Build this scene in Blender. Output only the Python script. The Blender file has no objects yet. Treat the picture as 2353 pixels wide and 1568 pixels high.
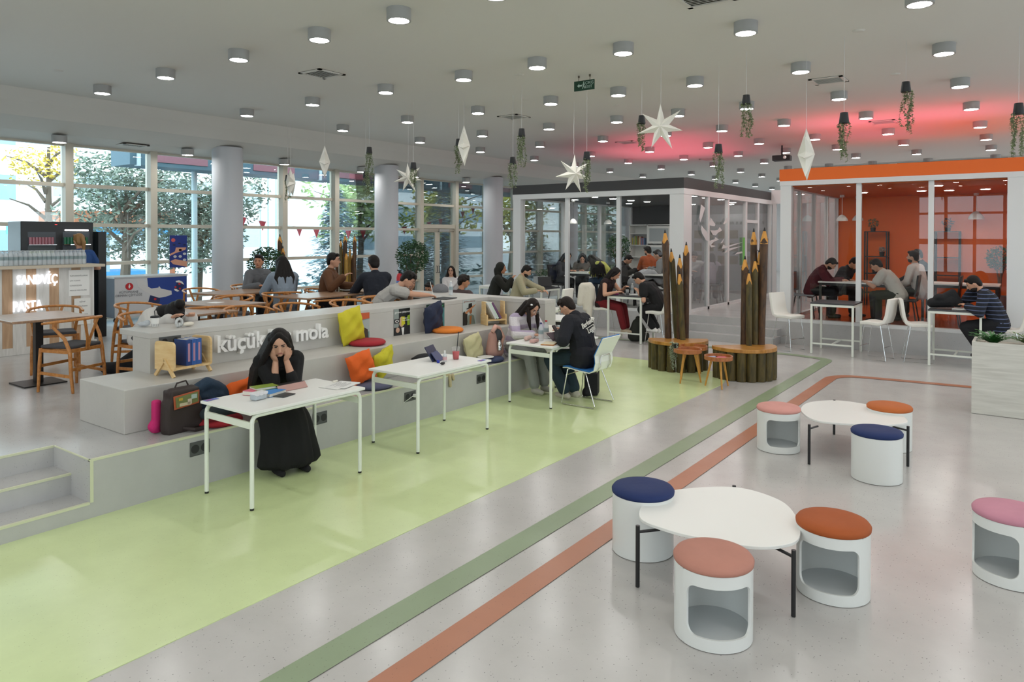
import bpy, math, random
import numpy as np
from mathutils import Vector, Matrix, Euler

# ---------------------------------------------------------------- camera, world, exposure
SC = bpy.context.scene
COL = SC.collection
W_PX, H_PX = 2353.0, 1568.0
CAM_F, CAM_CY, CAM_PITCH, CAM_ROLL, CAM_YAW, CAM_H = 1647.11, 560.51, 0.00985, 0.00203, 0.62967, 2.0506

def cam_axes():
    p, r, y = CAM_PITCH, CAM_ROLL, CAM_YAW
    f = Vector((-math.sin(y)*math.cos(p), math.cos(y)*math.cos(p), -math.sin(p)))
    rt = Vector((math.cos(y), math.sin(y), 0)); up = rt.cross(f)
    c, s = math.cos(r), math.sin(r)
    return c*rt + s*up, -s*rt + c*up, f
CR, CU, CF = cam_axes()
CO = Vector((0, 0, CAM_H))
cd = bpy.data.cameras.new('camera')
cam = bpy.data.objects.new('camera', cd); COL.objects.link(cam)
cam.matrix_world = Matrix(((CR.x, CU.x, -CF.x, 0), (CR.y, CU.y, -CF.y, 0), (CR.z, CU.z, -CF.z, CAM_H), (0, 0, 0, 1)))
cd.sensor_fit = 'HORIZONTAL'; cd.sensor_width = 36.0
cd.lens = 36.0*CAM_F/W_PX
cd.shift_y = -(H_PX/2 - CAM_CY)/W_PX
cd.clip_start = 0.05; cd.clip_end = 300
SC.camera = cam
SC.view_settings.view_transform = 'Standard'
SC.view_settings.look = 'None'
SC.view_settings.gamma = 1
SC.view_settings.use_curve_mapping = False
SC.view_settings.exposure = 0.0
try:
    SC.cycles.use_light_tree = True
    SC.cycles.max_bounces = 7; SC.cycles.diffuse_bounces = 3; SC.cycles.glossy_bounces = 3
    SC.cycles.transparent_max_bounces = 16; SC.cycles.transmission_bounces = 4
    SC.cycles.caustics_reflective = False; SC.cycles.caustics_refractive = False
    SC.cycles.sample_clamp_indirect = 3.0
except Exception:
    pass
wd = bpy.data.worlds.new('overcast_sky'); SC.world = wd; wd.use_nodes = True
_nt = wd.node_tree; _bg = _nt.nodes['Background']
_bg.inputs[0].default_value = (0.80, 0.93, 1.0, 1); _bg.inputs[1].default_value = 5.5

LAMP_POWER = 81.0     # emission strength of the round ceiling lights

# a point of the place seen at a pixel of the photograph, on a known plane
def ray(px, py): return CF + CR*((px-W_PX/2)/CAM_F) - CU*((py-CAM_CY)/CAM_F)
def at_z(px, py, z): d = ray(px, py); return CO + d*((z-CAM_H)/d.z)
def at_x(px, py, x): d = ray(px, py); return CO + d*(x/d.x)
def at_y(px, py, y): d = ray(px, py); return CO + d*(y/d.y)
def at_d(px, py, dep): return CO + ray(px, py)*dep
def z_at(px, py, x, y):
    d = ray(px, py); t = (x*d.x+y*d.y)/(d.x*d.x+d.y*d.y); return CAM_H + d.z*t

# ---------------------------------------------------------------- materials
def hexc(c):
    if isinstance(c, str):
        c = c.lstrip('#'); c = [int(c[i:i+2], 16)/255 for i in (0, 2, 4)]
        c = [x/12.92 if x <= .04045 else ((x+.055)/1.055)**2.4 for x in c]
    return (c[0], c[1], c[2], 1)
MATS = {}
def mat(name, col, rough=.5, metal=0, bump=0, bscale=60, var=0, vscale=8, spec=.5, coat=0, emit=None, estr=0, alpha=1, trans=0):
    if name in MATS: return MATS[name]
    m = bpy.data.materials.new(name); m.use_nodes = True; MATS[name] = m
    nt = m.node_tree; b = nt.nodes['Principled BSDF']; c = hexc(col)
    b.inputs['Base Color'].default_value = c
    b.inputs['Roughness'].default_value = rough; b.inputs['Metallic'].default_value = metal
    b.inputs['Specular IOR Level'].default_value = spec; b.inputs['Coat Weight'].default_value = coat
    b.inputs['Alpha'].default_value = alpha; b.inputs['Transmission Weight'].default_value = trans
    if emit is not None:
        b.inputs['Emission Color'].default_value = hexc(emit); b.inputs['Emission Strength'].default_value = estr
    if bump or var:
        tc = nt.nodes.new('ShaderNodeTexCoord')
    if var:
        n = nt.nodes.new('ShaderNodeTexNoise'); n.inputs['Scale'].default_value = vscale; n.inputs['Detail'].default_value = 4
        nt.links.new(tc.outputs['Object'], n.inputs['Vector'])
        mx = nt.nodes.new('ShaderNodeMix'); mx.data_type = 'RGBA'
        mx.inputs[6].default_value = [x*(1-var) for x in c[:3]]+[1]; mx.inputs[7].default_value = [min(1, x*(1+var)) for x in c[:3]]+[1]
        nt.links.new(n.outputs['Fac'], mx.inputs[0]); nt.links.new(mx.outputs[2], b.inputs['Base Color'])
    if bump:
        n2 = nt.nodes.new('ShaderNodeTexNoise'); n2.inputs['Scale'].default_value = bscale; n2.inputs['Detail'].default_value = 3
        nt.links.new(tc.outputs['Object'], n2.inputs['Vector'])
        bp = nt.nodes.new('ShaderNodeBump'); bp.inputs['Strength'].default_value = bump; bp.inputs['Distance'].default_value = .01
        nt.links.new(n2.outputs['Fac'], bp.inputs['Height']); nt.links.new(bp.outputs[0], b.inputs['Normal'])
    return m
def ramp(nt, src, stops, interp='LINEAR'):
    r = nt.nodes.new('ShaderNodeValToRGB'); r.color_ramp.interpolation = interp
    e = r.color_ramp.elements
    while len(e) > 1: e.remove(e[0])
    e[0].position = stops[0][0]; e[0].color = hexc(stops[0][1])
    for p, c in stops[1:]:
        k = e.new(p); k.color = hexc(c)
    nt.links.new(src, r.inputs[0]); return r
def terrazzo(name, col, rough=.22, dark=.45, fleck=260):
    if name in MATS: return MATS[name]
    m = mat(name, col, rough); nt = m.node_tree; b = nt.nodes['Principled BSDF']; c = hexc(col)
    tc = nt.nodes.new('ShaderNodeTexCoord')
    v = nt.nodes.new('ShaderNodeTexVoronoi'); v.inputs['Scale'].default_value = fleck/4.6
    nt.links.new(tc.outputs['Object'], v.inputs['Vector'])
    r1 = ramp(nt, v.outputs['Distance'], [(0, (dark, dark, dark)), (.12, (dark, dark, dark)), (.2, (1, 1, 1))])
    sp = nt.nodes.new('ShaderNodeSeparateColor'); nt.links.new(v.outputs['Color'], sp.inputs[0])
    th = nt.nodes.new('ShaderNodeMath'); th.operation = 'GREATER_THAN'; th.inputs[1].default_value = .72
    nt.links.new(sp.outputs[0], th.inputs[0])
    mx1 = nt.nodes.new('ShaderNodeMix'); mx1.data_type = 'RGBA'; mx1.inputs[6].default_value = (1, 1, 1, 1)
    nt.links.new(th.outputs[0], mx1.inputs[0]); nt.links.new(r1.outputs[0], mx1.inputs[7])
    n = nt.nodes.new('ShaderNodeTexNoise'); n.inputs['Scale'].default_value = 1.3; n.inputs['Detail'].default_value = 6; n.inputs['Roughness'].default_value = .65
    nt.links.new(tc.outputs['Object'], n.inputs['Vector'])
    r2 = ramp(nt, n.outputs['Fac'], [(.3, [x*.91 for x in c[:3]]), (.7, [min(1, x*1.06) for x in c[:3]])])
    mm = nt.nodes.new('ShaderNodeMix'); mm.data_type = 'RGBA'; mm.blend_type = 'MULTIPLY'; mm.inputs[0].default_value = 1
    nt.links.new(r2.outputs[0], mm.inputs[6]); nt.links.new(mx1.outputs[2], mm.inputs[7])
    nt.links.new(mm.outputs[2], b.inputs['Base Color'])
    n3 = nt.nodes.new('ShaderNodeTexNoise'); n3.inputs['Scale'].default_value = 2.2; n3.inputs['Detail'].default_value = 5
    nt.links.new(tc.outputs['Object'], n3.inputs['Vector'])
    mr = nt.nodes.new('ShaderNodeMapRange'); mr.inputs[3].default_value = rough*.75; mr.inputs[4].default_value = rough*1.35
    nt.links.new(n3.outputs['Fac'], mr.inputs[0]); nt.links.new(mr.outputs[0], b.inputs['Roughness'])
    return m
def wood(name, c1, c2, scale=(1, 1, 12), rough=.45, axis_scale=6):
    if name in MATS: return MATS[name]
    m = mat(name, c1, rough); nt = m.node_tree; b = nt.nodes['Principled BSDF']
    tc = nt.nodes.new('ShaderNodeTexCoord'); mp = nt.nodes.new('ShaderNodeMapping')
    mp.inputs['Scale'].default_value = scale
    nt.links.new(tc.outputs['Object'], mp.inputs[0])
    n = nt.nodes.new('ShaderNodeTexNoise'); n.inputs['Scale'].default_value = axis_scale; n.inputs['Detail'].default_value = 6; n.inputs['Distortion'].default_value = .6
    nt.links.new(mp.outputs[0], n.inputs['Vector'])
    r = ramp(nt, n.outputs['Fac'], [(.3, c1), (.68, c2)]); nt.links.new(r.outputs[0], b.inputs['Base Color'])
    return m
def glass(name, tint=(.93, .97, .96), refl=1.0, rough=0.0):
    if name in MATS: return MATS[name]
    m = bpy.data.materials.new(name); m.use_nodes = True; MATS[name] = m
    nt = m.node_tree; nt.nodes.clear()
    o = nt.nodes.new('ShaderNodeOutputMaterial'); t = nt.nodes.new('ShaderNodeBsdfTransparent'); t.inputs[0].default_value = hexc(tint)
    g = nt.nodes.new('ShaderNodeBsdfGlossy'); g.inputs['Roughness'].default_value = rough
    f = nt.nodes.new('ShaderNodeFresnel'); f.inputs[0].default_value = 1.5
    mu = nt.nodes.new('ShaderNodeMath'); mu.operation = 'MULTIPLY'; mu.inputs[1].default_value = refl; mu.use_clamp = True
    nt.links.new(f.outputs[0], mu.inputs[0])
    x = nt.nodes.new('ShaderNodeMixShader'); nt.links.new(mu.outputs[0], x.inputs[0]); nt.links.new(t.outputs[0], x.inputs[1]); nt.links.new(g.outputs[0], x.inputs[2])
    nt.links.new(x.outputs[0], o.inputs[0]); return m
def bands(name, axis, stops, period=1.0, rough=.8, interp='CONSTANT', off=0.0, bump=0):
    """colour bands repeating along an object axis (0 x, 1 y, 2 z)"""
    if name in MATS: return MATS[name]
    m = mat(name, '#808080', rough, bump=bump); nt = m.node_tree; b = nt.nodes['Principled BSDF']
    tc = nt.nodes.new('ShaderNodeTexCoord'); s = nt.nodes.new('ShaderNodeSeparateXYZ'); nt.links.new(tc.outputs['Object'], s.inputs[0])
    a = nt.nodes.new('ShaderNodeMath'); a.operation = 'ADD'; a.inputs[1].default_value = off + 50*period
    nt.links.new(s.outputs[axis], a.inputs[0])
    d = nt.nodes.new('ShaderNodeMath'); d.operation = 'DIVIDE'; d.inputs[1].default_value = period; nt.links.new(a.outputs[0], d.inputs[0])
    f = nt.nodes.new('ShaderNodeMath'); f.operation = 'FRACT'; nt.links.new(d.outputs[0], f.inputs[0])
    r = ramp(nt, f.outputs[0], stops, interp); nt.links.new(r.outputs[0], b.inputs['Base Color'])
    return m
def emis(name, col, strength):
    if name in MATS: return MATS[name]
    m = bpy.data.materials.new(name); m.use_nodes = True; MATS[name] = m
    nt = m.node_tree; nt.nodes.clear(); o = nt.nodes.new('ShaderNodeOutputMaterial'); e = nt.nodes.new('ShaderNodeEmission')
    e.inputs[0].default_value = hexc(col); e.inputs[1].default_value = strength; nt.links.new(e.outputs[0], o.inputs[0]); return m

# ---------------------------------------------------------------- mesh building
class MB:
    def __init__(s): s.v = []; s.f = []; s.m = []; s.mi = 0
    def mat(s, i): s.mi = i; return s
    def raw(s, vs, fs):
        o = len(s.v); s.v += [tuple(v) for v in vs]; s.f += [tuple(i+o for i in f) for f in fs]; s.m += [s.mi]*len(fs); return s
    def hexa(s, p):  # 8 corners: bottom 4 ccw, top 4 ccw
        return s.raw(p, [(3, 2, 1, 0), (4, 5, 6, 7), (0, 1, 5, 4), (1, 2, 6, 5), (2, 3, 7, 6), (3, 0, 4, 7)])
    def box(s, c, d, rz=0, rx=0, ry=0):
        R = Euler((rx, ry, rz)).to_matrix(); c = Vector(c); h = [x/2 for x in d]
        P = [c + R @ Vector((sx*h[0], sy*h[1], sz*h[2])) for sz in (-1, 1) for sx, sy in ((-1, -1), (1, -1), (1, 1), (-1, 1))]
        return s.hexa(P)
    def bx(s, x0, x1, y0, y1, z0, z1): return s.box(((x0+x1)/2, (y0+y1)/2, (z0+z1)/2), (abs(x1-x0), abs(y1-y0), abs(z1-z0)))
    def beam(s, a, b, w, h, up=(0, 0, 1)):
        a, b = Vector(a), Vector(b); d = (b-a).normalized(); u = Vector(up)
        r = d.cross(u)
        if r.length < 1e-4: r = d.cross(Vector((1, 0, 0)))
        r.normalize(); u = r.cross(d); r = r*w/2; u = u*h/2
        return s.hexa([a-r-u, a+r-u, b+r-u, b-r-u, a-r+u, a+r+u, b+r+u, b-r+u])
    def tube(s, pts, rad, n=8, caps=True, closed=False):
        pts = [Vector(p) for p in pts]; k = len(pts)
        if not hasattr(rad, '__len__'): rad = [rad]*k
        rings = []; prev = None
        for i, p in enumerate(pts):
            if closed: t = (pts[(i+1) % k]-pts[i-1]).normalized()
            else: t = (pts[min(i+1, k-1)]-pts[max(i-1, 0)]).normalized()
            if prev is None:
                a = Vector((0, 0, 1)) if abs(t.z) < .9 else Vector((1, 0, 0)); u = t.cross(a).normalized()
            else:
                u = prev - t*prev.dot(t)
                u = u.normalized() if u.length > 1e-6 else t.orthogonal().normalized()
            prev = u; w = t.cross(u)
            rings.append([p + (u*math.cos(2*math.pi*j/n) + w*math.sin(2*math.pi*j/n))*rad[i] for j in range(n)])
        vs = [v for r in rings for v in r]; fs = []
        for i in range(k if closed else k-1):
            a = i*n; b = ((i+1) % k)*n
            for j in range(n): fs.append((a+j, a+(j+1) % n, b+(j+1) % n, b+j))
        if caps and not closed: fs += [tuple(reversed(range(n))), tuple(range((k-1)*n, k*n))]
        return s.raw(vs, fs)
    def cyl(s, c, r, h, n=24, r2=None): # c = base centre
        c = Vector(c); return s.tube([c, c+Vector((0, 0, h))], [r, r if r2 is None else r2], n)
    def lathe(s, prof, c=(0, 0, 0), n=28, cap=True):
        vs = []; fs = []; c = Vector(c)
        for r, z in prof: vs += [c+Vector((r*math.cos(2*math.pi*j/n), r*math.sin(2*math.pi*j/n), z)) for j in range(n)]
        for i in range(len(prof)-1):
            for j in range(n): fs.append((i*n+j, i*n+(j+1) % n, (i+1)*n+(j+1) % n, (i+1)*n+j))
        if cap:
            if prof[0][0] > 1e-5: fs.append(tuple(reversed(range(n))))
            if prof[-1][0] > 1e-5: fs.append(tuple(range((len(prof)-1)*n, len(prof)*n)))
        return s.raw(vs, fs)
    def ell(s, c, r, n=12, R=None):
        c = Vector(c); r = (r, r, r) if not hasattr(r, '__len__') else r
        vs = []; fs = []; m = max(6, n//2+2)
        for i in range(m+1):
            a = math.pi*i/m
            for j in range(n):
                b = 2*math.pi*j/n
                q = Vector((r[0]*math.sin(a)*math.cos(b), r[1]*math.sin(a)*math.sin(b), -r[2]*math.cos(a)))
                if R is not None: q = R @ q
                vs.append(c+q)
        for i in range(m):
            for j in range(n): fs.append((i*n+j, i*n+(j+1) % n, (i+1)*n+(j+1) % n, (i+1)*n+j))
        return s.raw(vs, fs)
    def cap(s, a, b, r1, r2, n=10):
        a, b = Vector(a), Vector(b); s.ell(a, r1, n); s.ell(b, r2, n)
        if (b-a).length > 1e-5: s.tube([a, b], [r1, r2], n)
        return s
    def prism(s, poly, z0, z1): # poly xy ccw
        n = len(poly); vs = [(x, y, z0) for x, y in poly]+[(x, y, z1) for x, y in poly]
        return s.raw(vs, [tuple(reversed(range(n))), tuple(range(n, 2*n))]+[(i, (i+1) % n, n+(i+1) % n, n+i) for i in range(n)])
    def plate(s, pts3, thick): # planar polygon with thickness along its normal
        pts3 = [Vector(p) for p in pts3]; n = len(pts3)
        nn = Vector((0, 0, 0))
        for i in range(n): nn += (pts3[i]-pts3[0]).cross(pts3[(i+1) % n]-pts3[0])
        nn.normalize(); vs = [p-nn*thick/2 for p in pts3]+[p+nn*thick/2 for p in pts3]
        return s.raw(vs, [tuple(reversed(range(n))), tuple(range(n, 2*n))]+[(i, (i+1) % n, n+(i+1) % n, n+i) for i in range(n)])
    def xf(s, M, start=0):
        for i in range(start, len(s.v)): s.v[i] = tuple(M @ Vector(s.v[i]))
        return s
    def build(s, name, mats, parent=None, smooth=False, bevel=0, bseg=2, auto=None, sub=0, remesh=0, sm=0, loc=None, rz=0):
        me = bpy.data.meshes.new(name); me.from_pydata(s.v, [], s.f)
        if not isinstance(mats, (list, tuple)): mats = [mats]
        for m in mats: me.materials.append(m)
        if len(mats) > 1: me.polygons.foreach_set('material_index', s.m)
        if smooth or auto: me.polygons.foreach_set('use_smooth', [True]*len(me.polygons))
        if auto:
            try: me.set_sharp_from_angle(angle=math.radians(auto))
            except Exception: pass
        me.update()
        o = bpy.data.objects.new(name, me); COL.objects.link(o)
        if parent is not None: o.parent = parent
        if loc is not None: o.location = loc
        if rz: o.rotation_euler.z = rz
        if bevel:
            b = o.modifiers.new('bevel', 'BEVEL'); b.width = bevel; b.segments = bseg; b.limit_method = 'ANGLE'; b.angle_limit = math.radians(40)
        if sub:
            q = o.modifiers.new('sub', 'SUBSURF'); q.levels = sub; q.render_levels = sub
        if remesh:
            r = o.modifiers.new('remesh', 'REMESH'); r.mode = 'VOXEL'; r.voxel_size = remesh; r.use_smooth_shade = True
            if sm:
                q = o.modifiers.new('smooth', 'SMOOTH'); q.factor = .5; q.iterations = sm
        return o

def tag(o, label=None, cat=None, group=None, kind=None):
    if label: o['label'] = label
    if cat: o['category'] = cat
    if group: o['group'] = group
    if kind: o['kind'] = kind
    return o
def thing(name, label, cat, loc=(0, 0, 0), rz=0, group=None):
    o = bpy.data.objects.new(name, None); COL.objects.link(o); o.empty_display_size = .1
    o.location = loc; o.rotation_euler.z = rz
    return tag(o, label, cat, group)
def struct(name, mb, m, label, **k):
    o = mb.build(name, m, **k); return tag(o, label, None, None, 'structure')
def single(name, mb, m, label, cat, group=None, **k):
    return tag(mb.build(name, m, **k), label, cat, group)
KIDS = {}
def copy_tree(o, loc=None, rz=None, label=None, group=None, parent=None):
    c = o.copy(); COL.objects.link(c); c.parent = parent
    if loc is not None: c.location = loc
    if rz is not None: c.rotation_euler.z = rz
    if label: c['label'] = label
    if group: c['group'] = group
    for ch in list(o.children): copy_tree(ch, parent=c)
    return c
ORD = ['first', 'second', 'third', 'fourth', 'fifth', 'sixth', 'seventh', 'eighth', 'ninth', 'tenth', 'eleventh', 'twelfth', 'thirteenth', 'fourteenth', 'fifteenth', 'sixteenth',
       'seventeenth', 'eighteenth', 'nineteenth', 'twentieth', 'twenty-first', 'twenty-second', 'twenty-third', 'twenty-fourth', 'twenty-fifth', 'twenty-sixth', 'twenty-seventh', 'twenty-eighth', 'twenty-ninth', 'thirtieth']
def text(name, body, size, m, parent, M, extrude=.004, align='LEFT', bold=0.0, kind=None, space=1.0):
    """lettering as a mesh; M maps text plane (x right, y up, z out) to the parent's space"""
    c = bpy.data.curves.new(name, 'FONT'); c.body = body; c.size = size; c.extrude = extrude; c.align_x = align; c.offset = bold
    c.space_character = space; c.resolution_u = 3
    t = bpy.data.objects.new(name, c); COL.objects.link(t)
    bpy.context.view_layer.update()
    me = bpy.data.meshes.new_from_object(t.evaluated_get(bpy.context.evaluated_depsgraph_get()))
    bpy.data.objects.remove(t); bpy.data.curves.remove(c)
    me.name = name; me.transform(M); me.materials.clear(); me.materials.append(m)
    o = bpy.data.objects.new(name, me); COL.objects.link(o); o.parent = parent
    return o
def frame_M(o, xdir, ydir, zdir=None):
    x = Vector(xdir).normalized(); y = Vector(ydir).normalized(); z = x.cross(y) if zdir is None else Vector(zdir)
    return Matrix(((x.x, y.x, z.x, o[0]), (x.y, y.y, z.y, o[1]), (x.z, y.z, z.z, o[2]), (0, 0, 0, 1)))
R_ = random.Random(7)

# common materials
M_floor = terrazzo('terrazzo_floor_grey', '#bfbcb9', .2)
M_plat = terrazzo('terrazzo_platform_grey', '#b9b8b7', .22)
M_bench = terrazzo('terrazzo_bench_grey', '#bfbcb6', .4, dark=.62, fleck=420)
M_wall = mat('painted_wall_white', '#d9dadc', .6, bump=.05)
M_ceil = mat('painted_ceiling', '#dad8d2', .8, bump=.04, bscale=12)
M_white = mat('white_lacquer', '#ecece8', .35)
M_whitemetal = mat('white_powder_coat', '#e4e8de', .35)
M_black = mat('black_plastic', '#17171a', .5)
M_blackm = mat('black_metal', '#1b1b1d', .4)
M_chrome = mat('chrome', '#d8d8d8', .12, metal=1)
M_oak = wood('oak_chair_wood', '#a8692f', '#c98a4b', (2, 2, 2), .4, 14)
M_tabletop = wood('walnut_table_top', '#8c6c55', '#a58468', (1, 10, 1), .3, 4)
M_pine = wood('pale_pine', '#d8b27a', '#e8cb96', (1, 6, 6), .5, 5)
M_cush = mat('charcoal_seat_fabric', '#4a4a4e', .9, bump=.3, bscale=300)
M_alu = mat('cream_window_frame', '#c9c2b2', .45)
# ================================================================ SETTING
PZ = .427          # height of the raised platforms
ZC = 4.34          # main ceiling
XW = -14.8         # window wall
fl = struct('floor', MB().bx(-16, 9, -9, 36, -.2, 0), M_floor, 'pale grey speckled terrazzo floor of the hall')
M_green = terrazzo('floor_light_green', '#d2e1a9', .22, dark=.8)
M_sage = terrazzo('floor_sage_stripe', '#8b9c7c', .3, dark=.7)
M_terra = terrazzo('floor_terracotta_stripe', '#b27456', .3, dark=.7)
def arc(cx, cy, r, a0, a1, n=12): return [(cx+r*math.cos(math.radians(a0+(a1-a0)*i/n)), cy+r*math.sin(math.radians(a0+(a1-a0)*i/n))) for i in range(n+1)]
gp = [(-5.51, -3), (-3.5, -3), (-3.5, 8.6)] + arc(-4.75, 9.65, 1.26, 0, 80, 12) + [(-5.3, 10.93), (-8.0, 10.85), (-8.0, 8.64), (-5.51, 8.64)]
tag(MB().prism(gp, 0, .004).build('green_floor_zone', M_green, fl), 'light green resin zone beside the stepped bench')
def stripe(path, w, z, name, m, lab):
    mb = MB(); P = [Vector((x, y)) for x, y in path]; L = []
    for i, p in enumerate(P):
        t = ((P[min(i+1, len(P)-1)]-p).normalized() if i < len(P)-1 else Vector((0, 0))) + ((p-P[i-1]).normalized() if i else Vector((0, 0)))
        t.normalize(); n_ = Vector((-t.y, t.x))*w/2; L.append((p+n_, p-n_))
    for (a, b), (c, d) in zip(L[:-1], L[1:]):
        mb.raw([(b.x, b.y, z), (d.x, d.y, z), (c.x, c.y, z), (a.x, a.y, z)], [(0, 1, 2, 3)])
    tag(mb.build(name, m, fl), lab)
stripe([(-2.77, -3), (-2.77, 12.6)] + arc(-3.02, 12.62, .25, 0, 78, 8) + [(-3.4, 12.97), (-6.0, 12.93), (-9, 12.6)], .18, .0045, 'sage_floor_stripe', M_sage, 'sage green line inlaid in the floor')
stripe([(-2.38, -3), (-2.38, 11.1)] + arc(-1.98, 11.1, .4, 180, 92, 10) + [(-1.6, 11.55), (3, 11.95)], .16, .0045, 'terracotta_floor_stripe', M_terra, 'terracotta line inlaid in the floor')

# raised cafe platform with its three steps at the near end
pb = MB().bx(XW, -6.11, -9, 2.38, 0, PZ).bx(XW, -5.51, 2.38, 8.64, 0, PZ)
pb.bx(-6.11, -5.81, -9, 2.38, 0, .272).bx(-5.81, -5.51, -9, 2.38, 0, .1165)
plat = struct('raised_platform', pb, M_plat, 'raised grey terrazzo platform of the cafe with three steps at its near corner')
M_nose = mat('cream_step_nosing', '#cfd2b4', .5)
nb = MB().bx(-5.535, -5.507, 2.38, 8.64, PZ-.012, PZ+.003).bx(-6.13, -6.107, -9, 2.38, PZ-.012, PZ+.003).bx(-5.83, -5.807, -9, 2.38, .26, .275)
nb.bx(-5.535, -5.507, -9, 2.38, .104, .1195).bx(-5.53, -5.507, 2.383, 2.405, .1165, PZ-.012).bx(-6.11, -5.51, 2.378, 2.39, PZ-.004, PZ+.003)
tag(nb.build('step_nosing', M_nose, plat), 'cream nosing strip')
# platform carrying the two glass rooms
p2 = MB().bx(-10.7, 3, 14.25, 36, 0, PZ)
p2.bx(-5.72, -3.95, 14.0, 14.25, 0, .285).bx(-5.72, -3.95, 13.75, 14.0, 0, .142)
struct('raised_platform', p2, M_plat, 'grey terrazzo platform with steps that carries the two glass rooms')

# ceiling with its lowered curved strip along the windows
prof = [(9, ZC), (-12.65, ZC), (-12.85, 4.17), (-13.15, 3.98), (-13.22, 4.03), (-13.4, 4.0), (-14.0, 3.86), (-14.9, 3.77), (-14.9, 4.7), (9, 4.7)]
cb = MB(); n_ = len(prof)
cb.raw([(x, -9, z) for x, z in prof]+[(x, 36, z) for x, z in prof], [(i, (i+1) % n_, n_+(i+1) % n_, n_+i) for i in range(n_)]+[tuple(range(n_)), tuple(reversed(range(n_, 2*n_)))])
struct('ceiling', cb, M_ceil, 'matt grey-white ceiling of the hall with a lowered curved strip along the windows')
struct('wall_far', MB().bx(-14.8, 9, 36, 36.2, 0, ZC), M_wall, 'plain white wall at the far end of the hall')

# window wall
M_pane = glass('window_glass', (.92, .97, .97), .9)
ZT = [.08, .76, 1.51, 2.26, 3.01, 3.78]
mull = [6.0+1.6*k for k in range(-4, 18)]
for k, y0 in enumerate(mull[:-1]):
    y1 = y0+1.6; zb = PZ if y1 < 8.9 else 0
    mb = MB().bx(XW-.08, XW+.14, y0-.07, y0+.07, zb, 3.8)
    door = abs(y0-15.6) < .05
    for z in ZT:
        if z < zb+.1 or (door and z < 2.2): continue
        mb.bx(XW-.05, XW+.06, y0+.07, y1-.07, z-.035, z+.035)
    mb.bx(XW-.05, XW+.08, y0+.07, y1-.07, zb, zb+.06)
    if door: mb.bx(XW-.06, XW+.1, y0+.07, y1-.07, 2.3, 2.42)
    w = struct('window_%d' % (k+1), mb, M_alu, 'tall cream-framed window bay, %s from the near end of the window wall' % ORD[k])
    zt = 2.4 if door else zb
    MB().bx(XW-.012, XW, y0+.05, y1-.05, zt, 3.78).build('window_pane', M_pane, w)
    if door:
        d = thing('door_1', 'double cream-framed glass door in the window wall', 'door', (XW, 15.67, 0)); d['kind'] = 'structure'
        for i, a in enumerate((0, .73)):
            f = MB().bx(-.03, .03, a, a+.73, 0, .12).bx(-.03, .03, a, a+.73, 2.18, 2.3).bx(-.03, .03, a, a+.1, .12, 2.18).bx(-.03, .03, a+.63, a+.73, .12, 2.18)
            lf = f.build('door_leaf', M_alu, d)
            MB().bx(-.006, .006, a+.1, a+.63, .12, 2.18).build('door_pane', M_pane, lf)
            MB().tube([(.03, a+.68-.63*i, .95), (.07, a+.68-.63*i, .95), (.07, a+.68-.63*i, 1.15), (.03, a+.68-.63*i, 1.15)], .01, 6).build('door_handle', M_black, lf)
        MB().bx(.03, .09, .75, 1.2, 2.2, 2.28).build('door_closer', mat('grey_closer', '#a9a9a5', .4), d)
for k in range(6):
    y = 8.75+4.62*k
    struct('column', MB().cyl((-13.85, y, 0 if y > 8.9 else PZ), .31, 3.92-(0 if y > 8.9 else PZ), 40), mat('column_white', '#c9cbd0', .6), 'round white column, %s from the near end of the window wall' % ORD[k], auto=40)
# walls behind and to the right of the camera, with tall window openings (the hall goes on there)
wb = MB()
wb.bx(XW, -4.3, -9.2, -9, 0, ZC).bx(1.0, 9, -9.2, -9, 0, ZC).bx(-4.3, 1, -9.2, -9, 0, .5).bx(-4.3, 1, -9.2, -9, 1.75, 2.0).bx(-4.3, 1, -9.2, -9, 3.9, ZC)
for a in (-3.3, -2.2, -1.1, 0): wb.bx(a, a+.12, -9.2, -9, .5, 3.9)
wb.bx(-4.3, 1, -9.2, -9, 3.1, 3.2)
struct('wall_back', wb, M_wall, 'white wall with tall openings behind the camera')
wr = MB()
for a in range(-9, 36, 5): wr.bx(9, 9.2, a, a+2.6, 0, ZC)
wr.bx(9, 9.2, -9, 36, 0, .9).bx(9, 9.2, -9, 36, 3.2, ZC)
struct('wall_right', wr, M_wall, 'white wall with openings on the right of the hall')
struct('wall_left', MB().bx(XW-.1, XW+.1, -9, -.4, 0, 3.8), M_wall, 'plain white wall at the near end of the window wall')

# ---------------------------------------------------------------- stepped bench with counter
bench = thing('stepped_bench', 'long grey terrazzo stepped bench with a counter top and raised white letters', 'bench', (0, 0, PZ))
X2, Z2, X3, Z3 = -5.986, .791-PZ, -6.523, 1.162-PZ
YB2, YB3 = 2.85, 3.34
MB().prism([(X2-.8, YB2), (X2, YB2), (X2, 8.36), (X3-.0, 8.36), (X3, YB3), (X2-.8, YB3)], 0, Z2).build('seat_tier', M_bench, bench, bevel=.006)
MB().bx(X3-.32, X3, YB3, 8.36, 0, Z3-.055).build('back_wall', M_bench, bench)
ct = MB().prism([(X3-.575, YB3), (X3, YB3), (X3, 8.36), (-5.52, 8.36), (-5.52, 8.64), (-8.8, 8.64), (-8.0, 8.1), (X3-.575, 7.9)], Z3-.055, Z3)
M_ctop = terrazzo('terrazzo_counter_top', '#c2bfba', .35, dark=.62, fleck=420)
ct.build('counter_top', M_ctop, bench, bevel=.004)
MB().bx(-8.5, -5.52, 8.365, 8.635, -PZ, Z3-.055).build('return_wall', M_bench, bench)
M_lett = mat('raised_white_letters', '#efeeec', .5)
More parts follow.
